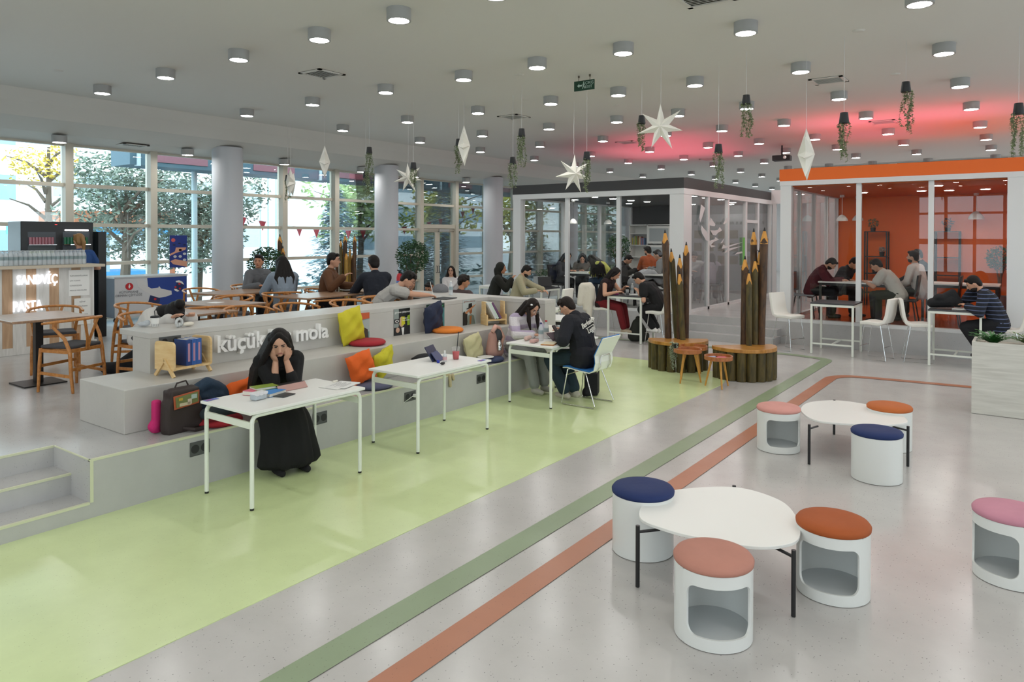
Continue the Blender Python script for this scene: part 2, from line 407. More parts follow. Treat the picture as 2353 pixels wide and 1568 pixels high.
text('raised_lettering', 'küçük bir mola', .228, M_lett, bench, frame_M((X3+.03, 3.965, .91-PZ), (0, 1, 0), (0, 0, 1)), extrude=.03, bold=.0055)
# sockets set in the risers
M_sock = mat('socket_grey', '#4d4f50', .5)
for i, (x, y0, y1, z0, z1, lab) in enumerate(((-5.51, 3.14, 3.31, .26, .375, 'near the platform steps'), (-5.51, 4.36, 4.53, .255, .37, 'behind the first white table'), (-5.51, 5.585, 5.755, .25, .355, 'behind the second white table, with a plug in it'),
        (-5.51, 6.83, 7.0, .245, .355, 'between the second and third white tables'), (X3, 3.42, 3.63, 1.03, 1.115, 'on the counter wall above the wooden book stand'))):
    s = thing('wall_socket', 'dark grey double socket plate %s' % lab, 'socket', (x, (y0+y1)/2, (z0+z1)/2))
    w, h = (y1-y0)/2, (z1-z0)/2
    MB().bx(0, .008, -w, w, -h, h).build('socket_plate', M_sock, s, bevel=.003)
    for q in (-w/2, w/2):
        MB().tube([(.004, q, 0), (.0095, q, 0)], h*.62, 16).build('socket_outlet', M_black, s)
    if i == 2:
        MB().tube([(.01, .05, 0), (.055, .06, .0)], .02, 12).tube([(.05, .05, 0), (.06, -.02, .01), (.05, -.09, -.02), (.02, -.12, -.05)], .003, 6).build('charger_plug', M_white, s)

# ---------------------------------------------------------------- posters on the counter wall
def poster(y0, y1, z0, z1, lab, shapes, base, words=()):
    t = thing('poster', lab, 'poster', (X3+.004, y0, z0), group='photo posters on the counter wall')
    W, H = y1-y0, z1-z0
    MB().bx(-.003, 0, 0, W, 0, H).build('poster_sheet', mat('poster_'+base, base, .35), t)
    for i, (c, pts) in enumerate(shapes):
        MB().plate([(.0008+.0006*i, a*W, b*H) for a, b in pts], .0004).build('printed_shape', mat('print_'+c, c, .4), t)
    for s, sz, c, a, b in words:
        text('poster_lettering', s, sz, mat('print_'+c, c, .4), t, frame_M((.006, a*W, b*H), (0, 1, 0), (0, 0, 1)), extrude=.0004)
    return t
def ov(cx, cy, rx, ry, n=14): return [(cx+rx*math.cos(2*math.pi*i/n), cy+ry*math.sin(2*math.pi*i/n)) for i in range(n)]
poster(5.72, 6.01, .80, 1.13, 'poster of a photographer in a dark jacket beside the yellow cushion', [
    ('#c85a2e', [(0, .72), (1, .78), (1, 1), (0, 1)]), ('#a9b2ae', [(.2, .3), (1, .3), (1, .76), (.2, .7)]), ('#3a2a22', [(.1, 0), (.95, 0), (.9, .38), (.62, .5), (.3, .48), (.12, .3)]),
    ('#c79a7a', ov(.42, .56, .13, .13)), ('#1d1717', [(.24, .58), (.3, .72), (.52, .74), (.6, .6), (.52, .68), (.34, .68)]), ('#15171a', ov(.5, .46, .1, .06)), ('#7d2c1c', [(.1, .0), (.22, 0), (.26, .4), (.14, .34)])], '#6f8f8a')
poster(6.42, 6.71, .795, 1.13, 'poster of a person holding an old camera, headline in white on black', [
    ('#8d9691', [(0, .3), (.3, .3), (.3, 1), (0, 1)]), ('#17181a', [(0, 0), (1, 0), (1, .28), (.7, .34), (.3, .34), (.05, .2)]), ('#8fae2c', [(.82, .34), (.98, .34), (.98, .74), (.82, .7)]), ('#c9a58e', ov(.48, .5, .17, .2)),
    ('#cfc62a', [(.45, .34), (.68, .4), (.66, .68), (.46, .7)]), ('#1a1b1c', [(.02, .46), (.34, .46), (.36, .62), (.02, .62)]), ('#e8e6e0', ov(.18, .54, .11, .055)), ('#222222', ov(.18, .54, .06, .03)), ('#e4e2dc', [(.5, 0), (.58, 0), (.62, .28), (.44, .28)]), ('#c39c86', ov(.22, .2, .12, .1))],
    '#1b1d1b', [('görünse çekiyoruz!', .036, '#f2f2ee', .04, .84), ('fotoğraf\nbizim işimiz', .026, '#f2f2ee', .52, .6)])
poster(7.02, 7.38, .79, 1.145, 'poster of a long-haired woman on a teal ground beside the navy cushion', [
    ('#16392c', [(0, .78), (1, .82), (1, 1), (0, 1)]), ('#d4752b', [(.08, .4), (.25, .3), (.3, .6), (.15, .7)]), ('#191313', [(.22, 0), (.95, 0), (.85, .5), (.7, .72), (.5, .76), (.32, .66), (.25, .3)]),
    ('#cfa48d', ov(.46, .42, .14, .2)), ('#b3b83a', [(.36, .3), (.6, .34), (.56, .22), (.44, .18)]), ('#7b2026', ov(.46, .32, .05, .018)), ('#1c1412', ov(.4, .46, .035, .015)), ('#1c1412', ov(.54, .47, .035, .015)), ('#2fae5a', [(.1, .84), (.9, .88), (.9, .92), (.1, .88)])],
    '#3f7f80', [('bunun için\nburadayız', .026, '#f2f2ee', .5, .24)])
poster(7.77, 8.07, .79, 1.15, 'poster of a man in a black hat shading his eyes, nearest the corner', [
    ('#b9c2c0', [(0, .0), (1, 0), (1, .98), (0, .98)]), ('#1e1c1d', [(0, 0), (.34, 0), (.34, .44), (.1, .56), (0, .5)]), ('#7a857c', [(.3, 0), (.92, 0), (.82, .34), (.62, .42), (.4, .38)]), ('#a66a3c', [(.48, .02), (.6, .02), (.66, .36), (.5, .34)]), ('#9a5f3f', ov(.57, .55, .11, .12)),
    ('#161314', [(.26, .62), (.84, .7), (.84, .74), (.68, .73), (.66, .86), (.42, .84), (.4, .68), (.26, .66)]), ('#c1875f', [(.12, .5), (.26, .44), (.9, .74), (.96, .8), (.8, .76)])],
    '#a9b3b1', [('görünse çekiyoruz', .034, '#8d4a34', .06, .91)])

# ---------------------------------------------------------------- glass rooms
M_rglass = glass('room_glass', (.98, .985, .985), .5)
M_rframe = mat('room_frame_white', '#dfe0e0', .4)
def glass_face(o, axis, fixed, spans, z0, z1, door=None):
    """panes between posts; axis 'x' or 'y' is the running direction; spans = list of (a, b, post width at b)"""
    for a, b in spans:
        p = MB()
        if axis == 'x': p.bx(a, b, fixed-.005, fixed+.005, z0, z1)
        else: p.bx(fixed-.005, fixed+.005, a, b, z0, z1)
        p.build('glass_pane', M_rglass, o)
def posts(o, axis, fixed, cs, w, z0, z1, d=.08):
    for c in cs:
        p = MB()
        if axis == 'x': p.bx(c-w/2, c+w/2, fixed-d/2, fixed+d/2, z0, z1)
        else: p.bx(fixed-d/2, fixed+d/2, c-w/2, c+w/2, z0, z1)
        p.build('post', M_rframe, o)
YF = 14.35
# dark grey room
gr = thing('glass_study_room', 'dark grey glass-walled study room with white posts', 'room', (0, 0, 0)); gr['kind'] = 'structure'
XL, XR, YR = -10.25, -5.95, 20.5
M_dark = mat('charcoal_paint', '#3b3b3c', .6); M_dark2 = mat('charcoal_ceiling', '#2a2a2b', .7); M_mid = mat('grey_paint', '#77787a', .6)
MB().bx(XL-.1, XR+.02, YF-.12, YR+.1, 3.08, 3.30).build('fascia', M_dark, gr)
MB().bx(XL, XR, YF, YR, 3.0, 3.075).build('room_ceiling', M_dark2, gr)
for b in ((XL-.11, XR+.02, YF-.11, YF+.04, 2.96, 3.08), (XR-.12, XR+.02, YF+.04, YR, 2.96, 3.08), (XL-.1, XL, YF, YR, 2.96, 3.08), (XL-.1, XR, YF-.06, YF+.06, PZ, PZ+.05), (XR-.06, XR+.01, YF, YR, PZ, PZ+.06)):
    MB().bx(*b).build('frame_beam', M_rframe, gr)
MB().bx(XR-.3, XR+.012, YF-.1, YF+.34, PZ, 2.96).build('corner_post', M_rframe, gr)
MB().bx(XL-.1, XL+.12, YF-.1, YF+.1, PZ, 2.96).build('corner_post', M_rframe, gr)
fx = [at_y(1304, 560, YF).x, at_y(1422, 560, YF).x]
posts(gr, 'x', YF, fx, .09, PZ, 2.97)
ys = [15.7, 17.0, 18.33, 19.32, 20.45]
posts(gr, 'y', XR-.03, ys, .1, PZ, 2.97)
MB().bx(XR-.07, XR, 18.33, 19.32, 2.42, 2.5).build('door_head', M_rframe, gr)
MB().tube([(XR+.005, 19.2, 1.3), (XR+.05, 19.2, 1.3), (XR+.05, 19.2, 1.7), (XR+.005, 19.2, 1.7)], .012, 6).build('door_handle', M_blackm, gr)
glass_face(gr, 'x', YF, [(XL+.1, fx[0]-.04), (fx[0]+.04, fx[1]-.04), (fx[1]+.04, XR-.3)], PZ+.05, 2.97)
yy = [YF+.34]+ys
glass_face(gr, 'y', XR-.03, [(a+.04, b-.04) for a, b in zip(yy[:-1], yy[1:])], PZ+.06, 2.97)
glass_face(gr, 'y', XL-.03, [(YF+.1, 16.4), (16.5, 18.4), (18.5, 20.4)], PZ+.05, 2.97)
posts(gr, 'y', XL-.03, [16.45, 18.45, 20.45], .09, PZ, 2.97)
MB().bx(-10.3, -8.35, YR, YR+.1, PZ, 3.05).build('back_wall', M_dark, gr)
wv = MB().bx(-8.35, XR, YR, YR+.1, PZ, 2.72).build('back_wall', M_mid, gr)
MB().bx(-8.35, XR, YR, YR+.1, 2.72, 3.05).build('back_wall', M_dark, gr)
sq = MB()
for r, z in enumerate((2.13, 1.76, 1.39)):
    for c in range(6): sq.bx(-8.2+.36*c, -7.97+.36*c, YR-.012, YR-.002, z-.12, z+.12)
sq.build('cork_square', mat('cork_brown', '#54452f', .9), gr)
lt = MB(); rr = random.Random(3); x = -8.2
while x < -6.15:
    w = rr.choice((.03, .045, .05)); lt.bx(x, x+w, YR-.01, YR-.002, 2.42, 2.50)
    x += w+rr.choice((.018, .018, .03, .07))
lt.build('wall_lettering', M_black, gr)
M_decal = mat('white_glass_decal', '#d9dcdd', .6)
dec = [[(1611, 470), (1620, 478), (1614, 498), (1609, 512), (1607, 500), (1609, 485)], [(1630, 518), (1633, 500), (1644, 516), (1642, 520)], [(1612, 518), (1617, 525), (1626, 535), (1628, 556), (1622, 552), (1613, 536), (1611, 528)],
       [(1632, 529), (1642, 530), (1650, 528), (1654, 522), (1659, 530), (1650, 535), (1645, 541), (1638, 540)], [(1662, 514), (1670, 500), (1671, 510), (1664, 516)], [(1630, 554), (1642, 550), (1644, 545), (1652, 551), (1640, 556), (1634, 563), (1645, 566), (1634, 569), (1631, 564)],
       [(1655, 560), (1664, 548), (1660, 558)], [(1658, 572), (1662, 562), (1668, 566), (1690, 560), (1706, 557), (1690, 563), (1668, 570)], [(1664, 582), (1672, 572), (1690, 568), (1704, 566), (1680, 575)], [(1688, 586), (1694, 580), (1705, 578), (1706, 582), (1694, 584)]]
for dp in dec:
    MB().plate([at_x(px, py, XR+.004) for px, py in dp], .002).build('glass_decal', M_decal, gr)
MB().plate([at_x(px, py, XR+.004) for px, py in ((1706.5, 546), (1711.5, 546), (1711.5, 610), (1706.5, 610))], .003).build('green_height_strip', mat('green_strip', '#6fc455', .6), gr)
# orange room
orr = thing('glass_study_room', 'orange glass-walled study room with white posts and orange fascia', 'room', (0, 0, 0)); orr['kind'] = 'structure'
XA, XB, YO = -3.97, -.08, 19.0
M_or = mat('orange_fascia', '#ef6c10', .5); M_or2 = mat('orange_wall', '#e2691c', .6)
MB().bx(XA-.02, XB+.02, YF-.1, YO+.1, 3.13, 3.36).build('fascia', M_or, orr)
MB().bx(XA, XB, YF, YO, 3.02, 3.125).build('room_ceiling', mat('orange_ceiling', '#cf5f1c', .6), orr)
MB().bx(XA+.1, XB, YF+.05, YO, PZ, PZ+.012).build('room_floor', mat('red_brown_floor', '#a8502f', .25), orr)
MB().bx(XA, XB, YO, YO+.1, PZ, 3.1).build('back_wall', M_or2, orr)
MB().bx(XB-.06, XB, YF+.1, YO, PZ, 3.1).build('side_wall', M_or2, orr)
for b in ((XA-.01, XB+.03, YF-.11, YF+.05, 3.04, 3.13), (XA, XA+.1, YF, YO, 3.0, 3.13), (XA+.2, XB-.28, YF-.07, YF+.07, PZ, PZ+.06), (XA, XA+.08, YF, YO, PZ, PZ+.06)):
    MB().bx(*b).build('frame_beam', M_rframe, orr)
MB().bx(XA, XA+.2, YF-.1, YF+.12, PZ, 3.04).build('corner_post', M_rframe, orr)
MB().bx(XB-.28, XB+.02, YF-.1, YF+.12, PZ, 3.04).build('corner_post', M_rframe, orr)
ox = [at_y(1973.5, 560, YF).x, at_y(2139.5, 560, YF).x]
posts(orr, 'x', YF, ox, .085, PZ, 3.05)
glass_face(orr, 'x', YF, [(XA+.2, ox[0]-.04), (ox[0]+.04, ox[1]-.04), (ox[1]+.04, XB-.28)], PZ+.06, 3.04)
posts(orr, 'y', XA+.04, [15.5, 16.7, 17.9, 18.95], .06, PZ, 3.02)
glass_face(orr, 'y', XA+.04, [(YF+.12, 15.47), (15.53, 16.67), (16.73, 17.87), (17.93, 18.92)], PZ+.06, 3.0)
# white glazed partition closing the passage between the rooms
wp = thing('glazed_partition', 'white-framed glazed partition between the two rooms', 'partition', (0, 0, 0)); wp['kind'] = 'structure'
MB().bx(XR+.02, XA, 20.4, 20.5, 2.98, 3.36).build('header', M_rframe, wp)
posts(wp, 'x', 20.45, [-5.85, -5.3, -4.7], .1, PZ, 2.98); MB().bx(XR+.02, XA, 20.4, 20.5, PZ, PZ+.08).build('sill', M_rframe, wp)
glass_face(wp, 'x', 20.45, [(-5.8, -5.35), (-5.25, -4.75), (-4.65, XA)], PZ+.08, 2.98)
MB().bx(-6, 3, 24.5, 24.6, PZ, 4.3).build('passage_wall', M_wall, wp)

# ---------------------------------------------------------------- ceiling lights
M_house = mat('lamp_housing_grey', '#a9a9a7', .5); M_disc = emis('lamp_disc', (1, .985, .95), LAMP_POWER)
proto = None
def lamp(x, y, zdisc, label):
    global proto
    if proto is None:
        t = thing('ceiling_light', label, 'ceiling light', (x, y, zdisc), group='round surface-mounted ceiling lights')
        MB().lathe([(.103, .02), (.103, .0), (.123, 0), (.123, .122), (.0, .122)], n=28, cap=False).build('lamp_housing', M_house, t, auto=40)
        MB().lathe([(0, .003), (.103, .003)], n=28, cap=False).build('lamp_disc', M_disc, t)
        proto = t; return t
    return copy_tree(proto, (x, y, zdisc), label=label)
GX = [-11.5, -9.66, -7.94, -6.41, -5.18, -3.95, -2.5, -.88]
GY = [5.17, 7.65, 9.87, 12.16, 14.4, 16.85, 19.05, 21.35, 23.85, 26.15, 28.4, 30.9, 33.3]
for j, y in enumerate(GY):
    for i, x in enumerate(GX):
        lamp(x, y, 4.218, 'round ceiling light, %s from the left in the %s full row of lights' % (ORD[i], ORD[j]))
for j, (px, py) in enumerate(((121, 332), (431, 358), (649, 380), (828, 397), (978, 407), (1109, 418))):
    p = at_z(px, py, 3.70); lamp(-14.05, p.y, 3.71, 'round light on the lowered strip along the windows, %s from the near end' % ORD[j])
lamp(-9.3, 2.9, 4.218, 'round ceiling light at the top left corner of the view')
# the same lights go on behind and beside the camera
k = 0
for y in (2.9, .5, -1.9, -4.3, -6.7):
    for x in GX+[.9, 2.7, 4.5, 6.3]:
        if y == 2.9 and x < -1: continue
        lamp(x, y, 4.218, 'round ceiling light behind the camera, %s of that part' % (ORD[k] if k < 30 else ('thirty-' if k < 40 else 'forty-' if k < 50 else 'fifty-')+ORD[k % 10] + ' one')); k += 1
q_ = 0
for y in GY[:9]:
    for x in (.9, 2.7, 4.5, 6.3):
        lamp(x, y, 4.218, 'round ceiling light over the open floor right of the view, %s of that part' % (ORD[q_] if q_ < 30 else 'thirty-' + ORD[q_-30])); q_ += 1
# lights inside the glass rooms
M_disc2 = emis('room_lamp_disc', (1, .97, .9), 95)
def room_light(px, py, z, lab):
    p = at_z(px, py, z)
    if p.y < 14.6: return
    t = thing('recessed_light', lab, 'ceiling light', (p.x, p.y, z), group='small recessed lights in the glass rooms')
    MB().lathe([(.0, .0), (.085, 0), (.1, .0), (.1, .012), (0, .012)], n=20, cap=False).mat(1).lathe([(0, -.004), (.08, -.004), (.08, 0)], n=20, cap=False).build('lamp_disc', [M_rframe, M_disc2], t)
for i, (px, py) in enumerate(((1210, 459), (1319, 448), (1366, 453), (1418, 444), (1409, 457), (1450, 461), (1487, 464), (1517, 441), (1594, 451), (1622, 455), (1657, 459), (1680, 470))):
    room_light(px, py, 2.985, 'small white recessed light on the dark room ceiling, %s from the left' % ORD[i])
for i, (px, py) in enumerate(((1839, 447), (1984, 443), (2118, 439), (2155, 427), (2181, 438), (2265, 435))):
    room_light(px, py, 3.01, 'small white recessed light on the orange room ceiling, %s from the left' % ORD[i])
for i, (x, y) in enumerate(((-9.4, 15.6), (-9.2, 18.2), (-7.9, 19.6), (-6.6, 19.2))):
    t = thing('recessed_light', 'small white recessed light deep in the dark room, %s of the rear ones' % ORD[i], 'ceiling light', (x, y, 2.985), group='small recessed lights in the glass rooms')
    MB().lathe([(.0, .0), (.085, 0), (.1, .0), (.1, .012), (0, .012)], n=20, cap=False).mat(1).lathe([(0, -.004), (.08, -.004), (.08, 0)], n=20, cap=False).build('lamp_disc', [M_rframe, M_disc2], t)
# pink coloured light panels lying on the roofs of the two rooms
def uplight(x, y, z, w, l, pw, lab, col=(1, .20, .27)):
    t = thing('uplight_panel', lab, 'light panel', (x, y, z), group='pink light panels on the room roofs')
    MB().bx(-w/2-.03, w/2+.03, -l/2-.03, l/2+.03, 0, .04).build('panel_body', M_blackm, t)
    ld = bpy.data.lights.new('pink_lamp', 'AREA'); ld.energy = pw; ld.color = col; ld.shape = 'RECTANGLE'; ld.size = w; ld.size_y = l
    lo = bpy.data.objects.new('pink_lamp', ld); COL.objects.link(lo); lo.parent = t; lo.location = (0, 0, .045); lo.rotation_euler = (math.pi, 0, 0)
for i, (x, y, zz, w, l, pw) in enumerate(((-7.9, 18.0, 3.303, 3.2, 3.2, 42), (-7.0, 15.6, 3.303, 1.8, 1.6, 12), (-3.0, 15.4, 3.363, 1.6, 1.4, 16), (-1.2, 15.4, 3.363, 1.6, 1.4, 14), (-2.8, 17.6, 3.363, 1.8, 1.8, 10))):
    uplight(x, y, zz, w, l, pw, 'flat uplight panel throwing pink light on the ceiling, %s of those on the roofs' % ORD[i])
# ================================================================ FURNITURE
# white study desks in front of the bench
def desk(cx, cy, w, l, lab):
    t = thing('study_desk', lab, 'table', (cx, cy, 0.004), group='white desks in front of the bench')
    MB().box((0, 0, .729), (w, l, .022)).build('desk_top', M_white, t, bevel=.003)
    a, b, r = w/2-.03, l/2-.035, .0165
    for sy in (-1, 1):
        y = sy*b
        fr = MB()
        for sx in (-1, 1):
            MB().tube([(sx*a, y, .016), (sx*a, y, .64), (sx*a, y-sy*.006, .672), (sx*a, y-sy*.02, .694), (sx*a, y-sy*.05, .703)], r, 12).build('leg', M_whitemetal, t, auto=50)
            MB().cyl((sx*a, y, 0), .0155, .017, 12).build('leg_cap', M_blackm, t)
        MB().box((0, y, .63), (2*a-.02, .02, .05)).build('cross_rail', M_whitemetal, t, bevel=.002)
    for sx in (-1, 1): MB().tube([(sx*a, -b+.05, .703), (sx*a, b-.05, .703)], r, 12).build('top_rail', M_whitemetal, t, auto=50)
    return t
DESKS = [(-5.005, 3.695), (-4.985, 5.455), (-4.935, 7.675)]
for (x, y), l in zip(DESKS, ('white desk with rounded metal legs where the woman in black sits', 'white desk with the tablet and red drink, empty of people', 'white desk shared by the plaid sweater girl and the dark jacket man')):
    desk(x, y, .666, 1.128, l)

# drum stools with velvet lids
M_drum = mat('drum_white', '#e3e5e2', .3)
M_drumin = mat('drum_inside', '#cdd2d4', .4)
def drum(x, y, face, col, lab, opening=True, tilt=0):
    R0, Hh = .197, .375
    t = thing('drum_stool', lab, 'stool', (x, y, .004), math.radians(face), group='white drum stools with velvet seats')
    n = 64; half = math.radians(53); mb = MB()
    z0, z1 = .062, .312
    # outer shell in angle/height patches, rounded opening facing local +x
    def inside(a, z):
        if not opening or abs(a) > half: return False
        cr = .05; ax = (half-abs(a))*R0; az = min(z-z0, z1-z)
        if az < 0: return False
        if ax < cr and az < cr: return (cr-ax)**2+(cr-az)**2 <= cr*cr
        return True
    # opening outline as a closed loop of (angle, z)
    if opening:
        cr = .05; ca = cr/R0; loop = []
        for (ax, az, s0) in ((half-ca, z1-cr, 0), (-(half-ca), z1-cr, 90), (-(half-ca), z0+cr, 180), (half-ca, z0+cr, 270)):
            for k in range(9):
                q = math.radians(s0+90*k/8); loop.append((ax+ca*math.cos(q), az+cr*math.sin(q)))
        dense = []
        for i in range(len(loop)):
            a, b = loop[i], loop[(i+1) % len(loop)]; m = max(1, int(abs(a[0]-b[0])/math.radians(5)))
            dense += [(a[0]+(b[0]-a[0])*k/m, a[1]+(b[1]-a[1])*k/m) for k in range(m)]
        # radial projection of the loop to a surrounding rectangle
        ba, bz0, bz1 = half+math.radians(8), 0.0, Hh; ca0, cz = 0, (z0+z1)/2
        def outp(a, z):
            da, dz = a/ba, (z-cz)/((bz1-cz) if z > cz else (cz-bz0)); m = max(abs(da), abs(dz), 1e-6); return (a/m, cz+(z-cz)/m)
        def P(a, z, r): return (r*math.cos(a), r*math.sin(a), z)
        for r, flip in ((R0, False), (R0-.012, True)):
            vs = []; fs = []; N = len(dense)
            for a, z in dense: vs.append(P(a, z, r)); oa = outp(a, z); vs.append(P(oa[0], oa[1], r))
            vs = []; K = 5
            for a, z in dense:
                oa = outp(a, z)
                for k in range(K+1): vs.append(P(a+(oa[0]-a)*k/K, z+(oa[1]-z)*k/K, r))
            for i in range(N):
                j = (i+1) % N
                for k in range(K): fs.append((i*(K+1)+k, j*(K+1)+k, j*(K+1)+k+1, i*(K+1)+k+1))
            mb.raw(vs, fs)
            m = 40; a0 = ba; a1 = 2*math.pi-ba
            mb.raw([P(a0+(a1-a0)*k/m, z, r) for z in (0, Hh) for k in range(m+1)], [(k, k+1, m+2+k, m+1+k) for k in range(m)])
        mb.raw([P(a, z, r) for a, z in dense for r in (R0, R0-.012)], [(2*i, 2*((i+1) % N), 2*((i+1) % N)+1, 2*i+1) for i in range(N)])
        mb.lathe([(R0, Hh), (R0-.012, Hh)], n=64, cap=False).lathe([(R0-.012, 0), (R0, 0)], n=64, cap=False)
        # corner slivers above/below the opening belt
        for (aa, zz) in ((ba, Hh), (-ba, Hh), (ba, 0), (-ba, 0)): pass
    else:
        mb.lathe([(R0, 0), (R0, Hh)], n=64, cap=False)
    mb.build('drum_shell', M_drum, t, auto=35)
    MB().lathe([(0, .03), (R0-.012, .03), (R0-.012, .045), (0, .045)], n=48, cap=False).build('inner_floor', M_drumin, t)
    MB().lathe([(0, Hh-.02), (R0-.012, Hh-.02), (R0-.012, Hh-.004), (0, Hh-.004)], n=48, cap=False).build('seat_board', M_drum, t)
    mc = mat('velvet_'+col, col, .75, bump=.15, bscale=30, var=.12, vscale=6)
    cu = MB().lathe([(R0-.01, Hh-.004), (R0+.004, Hh+.004), (R0+.006, Hh+.022), (R0-.006, Hh+.038), (R0-.05, Hh+.049), (R0-.12, Hh+.052), (0, Hh+.049)], n=48, cap=False).build('velvet_cushion', mc, t, smooth=True)
    if tilt: cu.rotation_euler = (tilt, tilt*.5, 0)
    return t
drum(-1.33, 3.60, -57, '#b98070', 'white drum stool with dusty pink velvet seat and open front, nearest the camera')
drum(-2.06, 4.29, 90, '#12285c', 'white closed drum stool with navy velvet seat, left of the near coffee table', opening=False)
drum(-.93, 4.44, -88, '#a5501c', 'white drum stool with rust velvet seat and open front, right of the near coffee table')
drum(-1.99, 7.12, -55, '#d0938a', 'white drum stool with salmon velvet seat, left of the far coffee table')
drum(-1.07, 6.74, 90, '#12285c', 'white closed drum stool with navy velvet seat in front of the far coffee table', opening=False)
drum(-1.13, 7.81, 60, '#b9622a', 'white drum stool with orange-rust velvet seat behind the far coffee table')
drum(-.10, 5.25, -130, '#c58799', 'white drum stool with mauve velvet seat cut by the right edge')

# pebble-shaped coffee tables on three black legs
def pebble(loc, pts, legs, h, lab):
    t = thing('coffee_table', lab, 'table', (loc[0], loc[1], .004), group='white pebble-shaped coffee tables')
    P = [Vector((x-loc[0], y-loc[1])) for x, y in pts]; n = len(P); out = []
    for i in range(n):
        p0, p1, p2, p3 = P[i-1], P[i], P[(i+1) % n], P[(i+2) % n]
        for k in range(8):
            u = k/8; q = .5*((2*p1)+(p2-p0)*u+(2*p0-5*p1+4*p2-p3)*u*u+(3*p1-p0-3*p2+p3)*u**3); out.append((q.x, q.y))
    ar = sum(out[i][0]*out[(i+1) % len(out)][1]-out[(i+1) % len(out)][0]*out[i][1] for i in range(len(out)))
    if ar < 0: out.reverse()
    MB().prism(out, h-.018, h).build('table_top', M_white, t, bevel=.003)
    c = sum(P, Vector((0, 0)))/n
    for lx, ly in legs:
        a = Vector((lx-loc[0], ly-loc[1])); MB().tube([(a.x, a.y, 0), (a.x, a.y, h+.004)], .0125, 12).build('leg', M_blackm, t, auto=40)
        d = (c-a).normalized()*.14
        MB().tube([(a.x, a.y, h-.034), (a.x+d.x, a.y+d.y, h-.034)], .009, 8).build('leg_bracket', M_blackm, t, auto=40)
tp = lambda L, h: [tuple(at_z(px, py, h).xy) for px, py in L]
H1 = .355
pebble((-1.5, 4.2), tp([(1470, 1190), (1490, 1148), (1560, 1126), (1690, 1121), (1790, 1150), (1832, 1192), (1838, 1232), (1812, 1252), (1735, 1258), (1620, 1240), (1530, 1218)], H1),
       [tuple(at_z(1465, 1350, 0).xy), tuple(at_z(1823, 1418, 0).xy), tuple(at_z(1687, 1117, .36).xy)], H1, 'white pebble-shaped coffee table on thin black legs, nearer one')
pebble((-1.35, 7.2), tp([(1841, 938), (1862, 925), (1920, 921), (1985, 929), (2055, 946), (2084, 965), (2076, 974), (2020, 978), (1950, 975), (1880, 968), (1848, 953)], H1),
       [tuple(at_z(1859, 1068, 0).xy), tuple(at_z(2086, 1073, 0).xy), tuple(at_z(1917, 920, .36).xy)], H1, 'white pebble-shaped coffee table on thin black legs, further one')

# half-round log seats with giant pencils
M_bark = wood('dark_bark_post', '#2d1c10', '#5a3c1f', (3, 3, .7), .55, 9)
M_log = wood('olive_log', '#332d14', '#5e4f22', (3, 3, .6), .55, 8)
M_tipw = wood('cut_pencil_wood', '#c08431', '#d99b45', (4, 4, 1), .5, 7)
M_lead = mat('pencil_lead', '#1c1b1d', .6)
M_slab = wood('varnished_slab', '#9a6523', '#c08a44', (1.5, 8, 1), .3, 4)
def pencil(parent, x, y, zb, top, r, m, lean=(0, 0), cone=.2, name='giant_pencil'):
    rr = random.Random(int(abs(x*971+y*353)*10)); base = Vector((x, y, zb)); tip = Vector((x+lean[0], y+lean[1], top)); d = tip-base; L = d.length; d.normalize()
    q = d.to_track_quat('Z', 'Y').to_matrix().to_4x4(); M = Matrix.Translation(base) @ q; n = 14
    body = MB(); nz = 7
    for k in range(nz+1):
        z = (L-cone)*k/nz; rk = r*(1+rr.uniform(-.05, .05))
        for j in range(n): body.v.append((rk*math.cos(2*math.pi*j/n), rk*math.sin(2*math.pi*j/n), z + (0 if k < nz else .035*math.sin(3*2*math.pi*j/n+x)+.01)))
    body.f = [(k*n+j, k*n+(j+1) % n, (k+1)*n+(j+1) % n, (k+1)*n+j) for k in range(nz) for j in range(n)]+[tuple(reversed(range(n)))]
    body.m = [0]*len(body.f); body.xf(M)
    o = body.build(name, m, parent, auto=60)
    MB().lathe([(r*.985, L-cone-.045), (r*.97, L-cone), (r*.36, L-.055)], n=n).xf(M).build('cut_tip', M_tipw, o, auto=60)
    MB().lathe([(r*.365, L-.057), (.006, L)], n=n).xf(M).build('pencil_lead', M_lead, o, auto=60)
def logseat(cx, cy, rz, r, H, lab, pencils, nlog):
    t = thing('log_seat', lab, 'seat', (cx, cy, .004), group='half-round log seats with giant pencils')
    a0 = math.radians(rz)
    # half disc with rounded edge; flat side towards angle rz+90..rz-90 back
    half = [(r*math.cos(a0+math.radians(a)), r*math.sin(a0+math.radians(a))) for a in range(-96, 97, 8)]
    MB().prism(half, H-.055, H).build('slab_seat', M_slab, t, bevel=.008)
    for k in range(nlog):
        a = a0+math.radians(-88+176*k/(nlog-1)); q = r*.86
        MB().cyl((q*math.cos(a), q*math.sin(a), 0), r*.145, H-.056, 14).build('log', M_log, t, auto=40)
    for (px, py, topz, rr_, m, lean) in pencils:
        pencil(t, px-cx, py-cy, 0, topz, rr_, m, lean)
